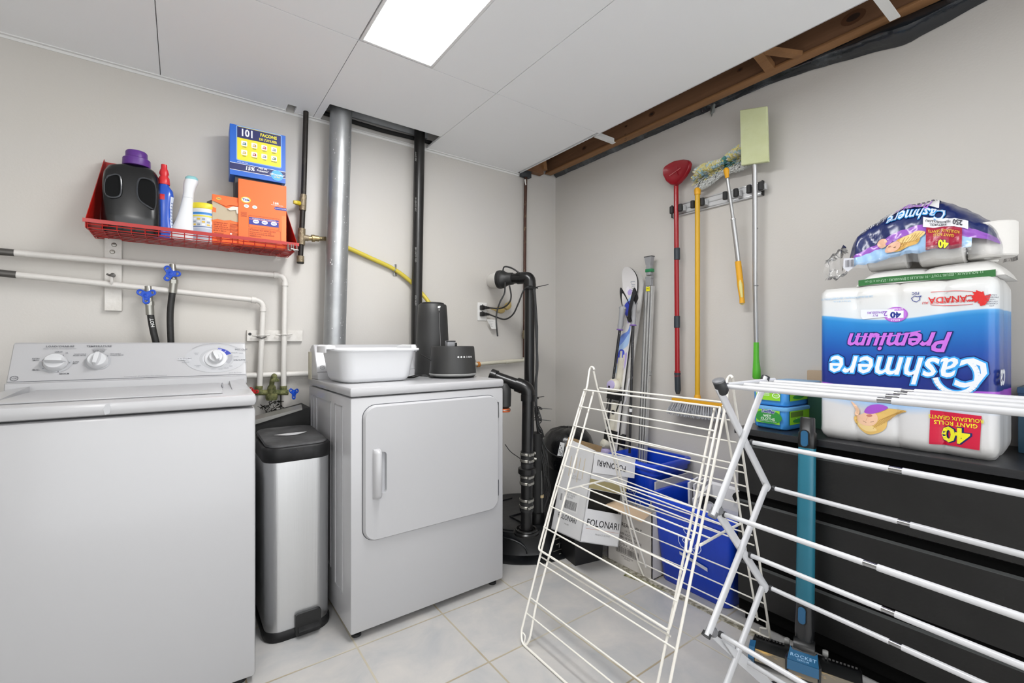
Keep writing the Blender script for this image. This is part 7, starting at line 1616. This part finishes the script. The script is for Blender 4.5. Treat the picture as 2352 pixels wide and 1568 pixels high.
def ribs(mb):
    for s_ in (-1, 1):
        for i in range(9): a = s_*(.060+.010*i); mb.loft([[hf(a-.003, -.050, .030), hf(a+.003, -.050, .030), hf(a+.003, -.010, .064), hf(a-.003, -.010, .064)], [hf(a-.003, -.055, .034), hf(a+.003, -.055, .034), hf(a+.003, -.012, .069), hf(a-.003, -.012, .069)]], gm)
    for a in (-.052, .058): mb.lathe([(.010, -.008), (.012, 0), (.010, .008)], M('vac_grey_roller', '#8a8a88', .3), hf(a, -.045, .062), 14, axd)
part(vac, 'ribs', ribs, smooth=30)
def mid(mb):
    mb.loft([[hf(-.048, .074, .020), hf(.048, .074, .020), hf(.050, .060, .070), hf(.036, .010, .082), hf(-.036, .010, .082), hf(-.050, .060, .070)], [hf(-.042, .078, .024), hf(.042, .078, .024), hf(.044, .066, .068), hf(.032, .014, .086), hf(-.032, .014, .086), hf(-.044, .066, .068)]], gm)
    mb.loft([[hf(-.040, .079, .026), hf(.040, .079, .026), hf(.040, .0685, .062), hf(-.040, .0685, .062)], [hf(-.038, .081, .028), hf(.038, .081, .028), hf(.038, .071, .061), hf(-.038, .071, .061)]], M('vac_clear_window', '#6b6356', .12))
    mb.lathe([(.030, -.03), (.034, 0), (.030, .03)], gm2, hf(0, -.010, .075), 20, axd)
part(vac, 'centre_housing', mid, smooth=30)
def blp(mb):
    f = frame(hf(0, .0655, .0705), axd, (hf(0, .016, .0865)-hf(0, .0655, .0705)).normalized())
    mb.prism([(-.043, -.006), (.043, -.006), (.038, .048), (.030, .036), (-.030, .036), (-.038, .048)], f, 0, .003, vblue); g_ = frame(hf(0, .0795, .044), axd, (hf(0, .068, .068)-hf(0, .078, .03)).normalized()); mb.prism([(-.043, .0), (.043, .0), (.043, .028), (-.043, .028)], g_, 0, .0025, vblue)
    mb.text('ROCKET', 0, .016, .017, f, .0034, ink('#8fb4d2'), .015, track=1.15); mb.text('ZERO-M', 0, .003, .009, f, .0034, ink('#8fb4d2'), .01)
part(vac, 'blue_plate', blp, smooth=0, label='blue plate with lettering')
WB, WTp = hf(0, -.02, .085), onX(1855, 958, 1.768)
wd_ = (WTp-WB).normalized(); wl_ = (WTp-WB).length; wu = Vector((0, -1, 0)); wu = (wu-wd_*wu.dot(wd_)).normalized(); wn = wu.cross(wd_); wn = wn if wn.x < 0 else -wn
def ov(s_, w_, d_, n=20, off=0): return [WB+wd_*(wl_*s_)+wn*off+wu*(w_/2*math.copysign(abs(cos(t_))**.7, cos(t_)))+wn*(d_/2*math.copysign(abs(sin(t_))**.7, sin(t_))) for t_ in [2*pi*i/n for i in range(n)]]
part(vac, 'neck', lambda mb: mb.loft([ov(-.03, .04, .04), ov(.02, .050, .046), ov(.05, .056, .046), ov(.075, .056, .044), ov(.185, .052, .040)], gm), smooth=50)
part(vac, 'wand', lambda mb: mb.loft([ov(.183, .052, .038), ov(.186, .054, .040), ov(.860, .052, .038), ov(.864, .050, .036)], teal), smooth=50, label='flat teal tube')
part(vac, 'top_connector', lambda mb: mb.loft([ov(.862, .052, .036), ov(.866, .054, .040), ov(.93, .054, .042), ov(.935, .046, .034), ov(.995, .044, .032), ov(1.0, .040, .028)], gm2), smooth=50)
for s_, nm in ((.13, 'lower'), (.905, 'upper')):
    def bt(mb):
        c = WB+wd_*wl_*s_+wn*.0195; f = frame(c, wu, wd_) if (wu.cross(wd_)).x < 0 else frame(c, -wu, wd_)
        o = rr2(-.014, -.030, .014, .030, .0135, 6); i = rr2(-.011, -.027, .011, .027, .0105, 6); mb.prism(o, f, 0, .003, blk2); mb.prism(i, f, .001, .006, vblue)
    part(vac, 'release_button', bt, smooth=40, label='blue oval button')
# ================================================================== wire clothes rack (white, folding A-frame)
wire = M('white_vinyl_wire', '#dddad2', .4, bump=(60, .05)); R0 = .0042; R1 = .0028
F1, F2, RG = onZ(1196, 1480, .005), onZ(1293, 1569, .005), Vector((1.425, 1.36, .985)); RG2 = Vector((1.462, .80, .97))
FP = plane3(Vector((1.0085, 1.327, .004)), Vector((1.0045, 1.00, .004)), RG)
Bk0, Bk1 = onZ(1498, 1332, .005), onZ(1770, 1468, .005); BP = plane3(Bk0, Bk1, RG)
fp = lambda x, y, o=0: onP(x, y, FP) + FP[1]*(o if FP[1].x < 0 else -o)
bp2 = lambda x, y, o=0: onP(x, y, BP)
rk = thing('wire_drying_rack', 'white wire A-frame clothes drying rack with folded wings, standing in the middle of the floor', 'drying rack', (1.4, 1.05, 0))
def W(name, pts, r=R0, rad=.02, mt=None):
    return part(rk, name, lambda mb: mb.tube(rounded(pts, rad, 6) if rad else pts, r, mt or wire, 8))
floor_r = onZ(1539, 1700, .005)
# leg frame with hooks
s3 = lambda x, y: fp(x, y)
dirF = (Vector((1.0045, 1.00, .004))-Vector((1.0085, 1.327, .004))).normalized()
pL = fp(1197, 1452); bL = Vector((1.0085, 1.322, .005))
s3a, s3b = fp(1664.6, 941.8), fp(1539, 1566); dd3 = (s3b-s3a).normalized(); fR_ = s3a+dd3*((s3a.z-.005)/-dd3.z)
hookL = [fp(1365, 849), fp(1363, 843), fp(1357, 842), fp(1353.5, 850)]
W('leg_frame', hookL+[fp(1349, 885), fp(1345, 899), fp(1310, 1024), fp(1268, 1163), fp(1241, 1275), pL, bL, fR_, s3a, fp(1671, 905), fp(1669, 880), fp(1671, 868), fp(1678, 861), fp(1683, 868)], R0, .016)
# wing panel, folded down over the front legs
W('wing_frame', [fp(1347, 895, .007), fp(1345, 898, .008), fp(1281, 1115, .010), fp(1241, 1262, .010), fp(1541, 1449, .010), fp(1594, 1245, .010), fp(1657, 938, .008), fp(1654, 936, .006)], R0*.95, .012)
for l, r_ in (((1345.5, 897), (1656, 938)), ((1334.6, 935), (1644.5, 991.6)), ((1321.6, 979), (1631, 1052.8)), ((1310, 1024), (1620.6, 1113)), ((1296, 1069), (1604, 1168)), ((1283, 1117), (1592, 1241)), ((1268, 1163), (1577.6, 1311)), ((1253.7, 1211), (1562, 1382))):
    W('rung', [fp(*l, .012), fp(*r_, .012)], R1 if l[1] > 900 else R0*.85, 0)
# inner folding frame
W('inner_frame', [fp(1360.8, 899, -.006), fp(1300.5, 1124, -.006), fp(1252.7, 1298, -.006), fp(1229.7, 1383, -.006), fp(1214.4, 1470, -.004), fp(1200, 1489, -.004)], R0*.95, .02)
a1, b1 = fp(1638.8, 936, -.006), fp(1526, 1480, -.006); dA_ = (b1-a1).normalized(); W('inner_frame', [a1, b1, a1+dA_*((a1.z-.02)/-dA_.z)], R0*.95, 0)
for l, r_ in (((1243, 1279), (1539, 1461)), ((1239, 1292), (1554.6, 1493))): W('rung', [fp(*l, -.003), fp(*r_, -.003)], R1, 0)
def lowr(l, k):
    p = fp(*l, -.003); q = s3a+dd3*((s3a.z-p.z)/-dd3.z); W('rung', [p, q], R1, 0)
lowr((1218, 1372.7), 0); lowr((1208.7, 1407.7), 1)
# back half
bl = [bp2(1363.7, 853), bp2(1379, 922), bp2(1396, 994.5), bp2(1425, 1117), bp2(1436, 1168), bp2(1467, 1296), bp2(1480, 1327)]
brt = [bp2(1683, 868), bp2(1684.7, 898), bp2(1711.5, 1080), bp2(1725, 1176), bp2(1742, 1271), bp2(1757, 1383), Vector((Bk1.x, Bk1.y, .006))]
W('back_leg_frame', bl+[Vector((Bk0.x, Bk0.y, .006))]+list(reversed(brt)), R0, .016)
wl2 = [bp2(1377, 891), bp2(1400, 964), bp2(1426.8, 1078.7), bp2(1455, 1200), bp2(1487, 1300)]
wr2 = [bp2(1664.6, 930), bp2(1682.8, 1035.6), bp2(1705.8, 1187), bp2(1723, 1303.8), bp2(1744, 1421)]
off = Vector((-.012, 0, 0))
W('back_wing_frame', [p+off for p in wl2], R0*.9, 0); W('back_wing_frame', [p+off for p in wr2], R0*.9, 0)
W('rung', [bp2(1377, 891), bp2(1661.7, 923.7)], R0*.85, 0)
Lx = lambda z: next((a_.lerp(b_, (a_.z-z)/(a_.z-b_.z)) for a_, b_ in zip(bl[:-1]+[bl[-1]], bl[1:]+[Vector((Bk0.x, Bk0.y, .006))]) if b_.z <= z <= a_.z), bl[-1])
for px, py in ((1684.7, 965.7), (1692, 1016), (1707.7, 1069), (1711.5, 1086), (1714, 1117), (1719, 1162), (1728.7, 1229), (1732.5, 1252), (1742, 1334), (1755.5, 1385.7), (1761, 1428.7)):
    p = bp2(px, py); q = Lx(p.z); W('rung', [p, Vector((q.x, q.y, p.z))], R1, 0)
# mid shelf between the halves
ml, mr = fp(1302, 1125, .004), fp(1610, 1252, .004); nl, nr = bp2(1425, 1095), bp2(1704, 1200.5)
W('shelf_arm', [ml, ml.lerp(nl, .5)+Vector((0, 0, .002)), nl], R0, 0); W('shelf_arm', [mr, mr.lerp(nr, .5)+Vector((0, 0, .002)), nr], R0, 0)
for k in (.24, .48, .72, .93): W('rung', [ml.lerp(nl, k), mr.lerp(nr, k)], R1, 0)
# small wire catches at the feet and the right hinge
W('catch', [fp(1197, 1450, -.004), fp(1204, 1459, -.006), fp(1202, 1475, -.006), fp(1210, 1487, -.004)], R1*.9, .006)
W('catch', [bp2(1761, 1429), bp2(1762, 1444), bp2(1746, 1441), bp2(1745.5, 1450)], R1*1.1, .004)
W('catch', [fp(1584, 1236, .018), fp(1583, 1268, .018), fp(1594, 1270, .018), fp(1595, 1245, .018)], R0*.9, .006)
# ================================================================== tubular clothes airer (right foreground)
tubew = M('white_tube', '#c9cacd', .25, coat=.4); gcap = M('grey_joint', '#6f7073', .4); dcap = M('dark_joint', '#2a2b2d', .45); chr_ = M('chrome_sleeve', '#b8b9bb', .12, 1)
rd = Vector((-.0694, -.9976, 0)).normalized(); pn = Vector((0, .693, 0)); AX = Vector((1.223, .693, .99)); APL = (AX, rd)
ap = lambda x, y, o=0: onP(x, y, APL) + rd*o
TLEN = 1.12
air = thing('tube_airer', 'white tubular expanding clothes airer with long rails, right foreground', 'drying rack', (1.36, .18, 0))
def slat(name, pts, side, w=.0255, d=.012, rounded_=True, mt=None):
    def f(mb):
        P = [ap(*p) for p in pts]; 
        for k, sh_ in ((0, side*.0045), ):
            Q = [p+rd*sh_ for p in P]
            if k: Q = [p+rd*TLEN for p in Q]
            dq = (Q[-1]-Q[0]).normalized(); s_ = dq.cross(rd).normalized()
            ring = lambda c: [c+s_*(w/2*math.copysign(abs(cos(t_))**.75, cos(t_)))+rd*(d/2*math.copysign(abs(sin(t_))**.75, sin(t_))) for t_ in [2*pi*i/16 for i in range(16)]]
            mb.loft([ring(q) for q in Q], mt or tubew)
    return part(air, name, f, smooth=50)
def ext(a, b, zt=.004):
    """carry the line a-b (pixels in the end frame) down to the floor"""
    A, B = ap(*a), ap(*b); d = (B-A).normalized(); return B+d*((B.z-zt)/-d.z) if d.z < 0 else B
slat('cross_tube', [(1653, 890), (1768, 1123)], -1); slat('cross_tube', [(1757, 868), (1636, 1184)], 1)
slat('cross_tube', [(1648.6, 1171), (1764, 1354)], -1); slat('cross_tube', [(1757, 1113), (1622, 1458)], 1)
def leg(a, b, side, w=.0255, d=.012):
    def f(mb):
        A = ap(*a); E = ext(a, b); 
        for k in (0,):
            P, Q = A+rd*(side*.0045), E+rd*(side*.0045); dq = (Q-P).normalized(); s_ = dq.cross(rd).normalized()
            ring = lambda c: [c+s_*(w/2*math.copysign(abs(cos(t_))**.75, cos(t_)))+rd*(d/2*math.copysign(abs(sin(t_))**.75, sin(t_))) for t_ in [2*pi*i/16 for i in range(16)]]
            mb.loft([ring(P), ring(Q)], tubew)
    return part(air, 'leg', f, smooth=50), ext(a, b)
l1, E1 = leg((1635.8, 1448), (1739.4, 1547), -1, .030, .008); l2, E2 = leg((1747.4, 1346.7), (1682, 1522), 1)
for l, E in ((l1, E1), (l2, E2)): part(l, 'foot_cap', lambda mb: mb.cyl(E+Vector((0, 0, .022)), Vector((E.x, E.y, .0005)), .013, dcap))
# the far-end frame repeats out of the picture, carried by the rails
for nm, pr in (('cross_tube', ((1653, 890), (1768, 1123))), ('cross_tube', ((1757, 868), (1636, 1184))), ('cross_tube', ((1648.6, 1171), (1764, 1354))), ('cross_tube', ((1757, 1113), (1622, 1458)))):
    part(air, nm, lambda mb: mb.tube([ap(*pr[0])+rd*TLEN, ap(*pr[1])+rd*TLEN], .010, tubew, 12))
for a, b in (((1635.8, 1448), (1739.4, 1547)), ((1747.4, 1346.7), (1682, 1522))): part(air, 'leg', lambda mb: mb.tube([ap(*a)+rd*TLEN, ext(a, b)+rd*TLEN], .010, tubew, 12))
# top shelf arms
A_l, A_r = ap(1668, 883), ap(1775, 871.5); 
part(air, 'shelf_arm', lambda mb: mb.tube([A_l+rd*.004, A_r+rd*.004], .0065, tubew, 12)); part(air, 'shelf_arm', lambda mb: mb.tube([A_l+rd*TLEN, A_r+rd*TLEN], .0065, tubew, 12))
def rail_(px, py, sleeve, r=.0072, collar=True, z_snap=None):
    p = ap(px, py); q0 = p+rd*.006; q1 = p+rd*TLEN
    # where the dark telescopic sleeve shows
    best = .3
    for k in range(100):
        s_ = k/100*TLEN; w_ = p+rd*s_-EYE; dpt = w_.dot(FW)
        if dpt < .1: break
        x = CX+F_PX*w_.dot(RT)/dpt
        if x >= sleeve: best = s_; break
    r_ = part(air, 'rail', lambda mb: (mb.cyl(q0, p+rd*best, r*.94, tubew, n=16), mb.cyl(p+rd*(best+.026), q1, r*1.06, tubew, n=16)))
    part(r_, 'sleeve', lambda mb: mb.cyl(p+rd*(best-.004), p+rd*(best+.030), r*.86, chr_, n=16))
    part(r_, 'end_collar', lambda mb: mb.cyl(p-rd*.001, p+rd*.007, r*1.25, dcap, n=16))
for a in ((1666, 887, 2003), (1703, 883, 2031), (1738.6, 879.5, 2052), (1772, 876, 2071), (1725, 1015, 2030), (1776, 1120.7, 2058), (1661, 1180, 1978), (1721, 1273.7, 2015), (1768, 1349, 2042), (1653, 1455.5, 2300), (1712, 1516, 2300)): rail_(*a)
# joints and caps
part(air, 'hinge_cap', lambda mb: mb.tube([ap(1650, 874), ap(1652, 878), ap(1660, 898), ap(1662, 903)], [.012, .0165, .0165, .012], dcap, 20), smooth=40)
part(air, 'hinge_top', lambda mb: mb.lathe([(.0165, 0), (.0165, .005), (.010, .008), (0, .009)], gcap, ap(1650.5, 876), 20, ap(1650, 868)-ap(1658, 896)))
part(air, 'tube_cap', lambda mb: mb.tube([ap(1756, 873), ap(1759, 865)], [.0125, .012], dcap, 16)); part(air, 'tube_cap', lambda mb: mb.tube([ap(1640, 1175), ap(1635, 1187)], [.0122, .0125], gcap, 16)); part(air, 'tube_cap', lambda mb: mb.tube([ap(1625, 1452), ap(1620.5, 1462)], [.0122, .0125], dcap, 16))
for x, y in ((1648, 1171), (1635.8, 1450)): part(air, 'pivot_knob', lambda mb: mb.lathe([(.010, -.012), (.013, -.010), (.0135, .008), (.010, .014), (0, .015)], gcap, ap(x, y, -.002), 18, rd))
part(air, 'corner_plate', lambda mb: mb.loft([[ap(1655, 1468, .004), ap(1700, 1497, .004), ap(1742, 1532, .004), ap(1765, 1562, .004), ap(1762, 1580, .004), ap(1735, 1560, .004), ap(1690, 1520, .004)], [ap(1655, 1468, .009), ap(1700, 1497, .009), ap(1742, 1532, .009), ap(1765, 1562, .009), ap(1762, 1580, .009), ap(1735, 1560, .009), ap(1690, 1520, .009)]], tubew), smooth=0)
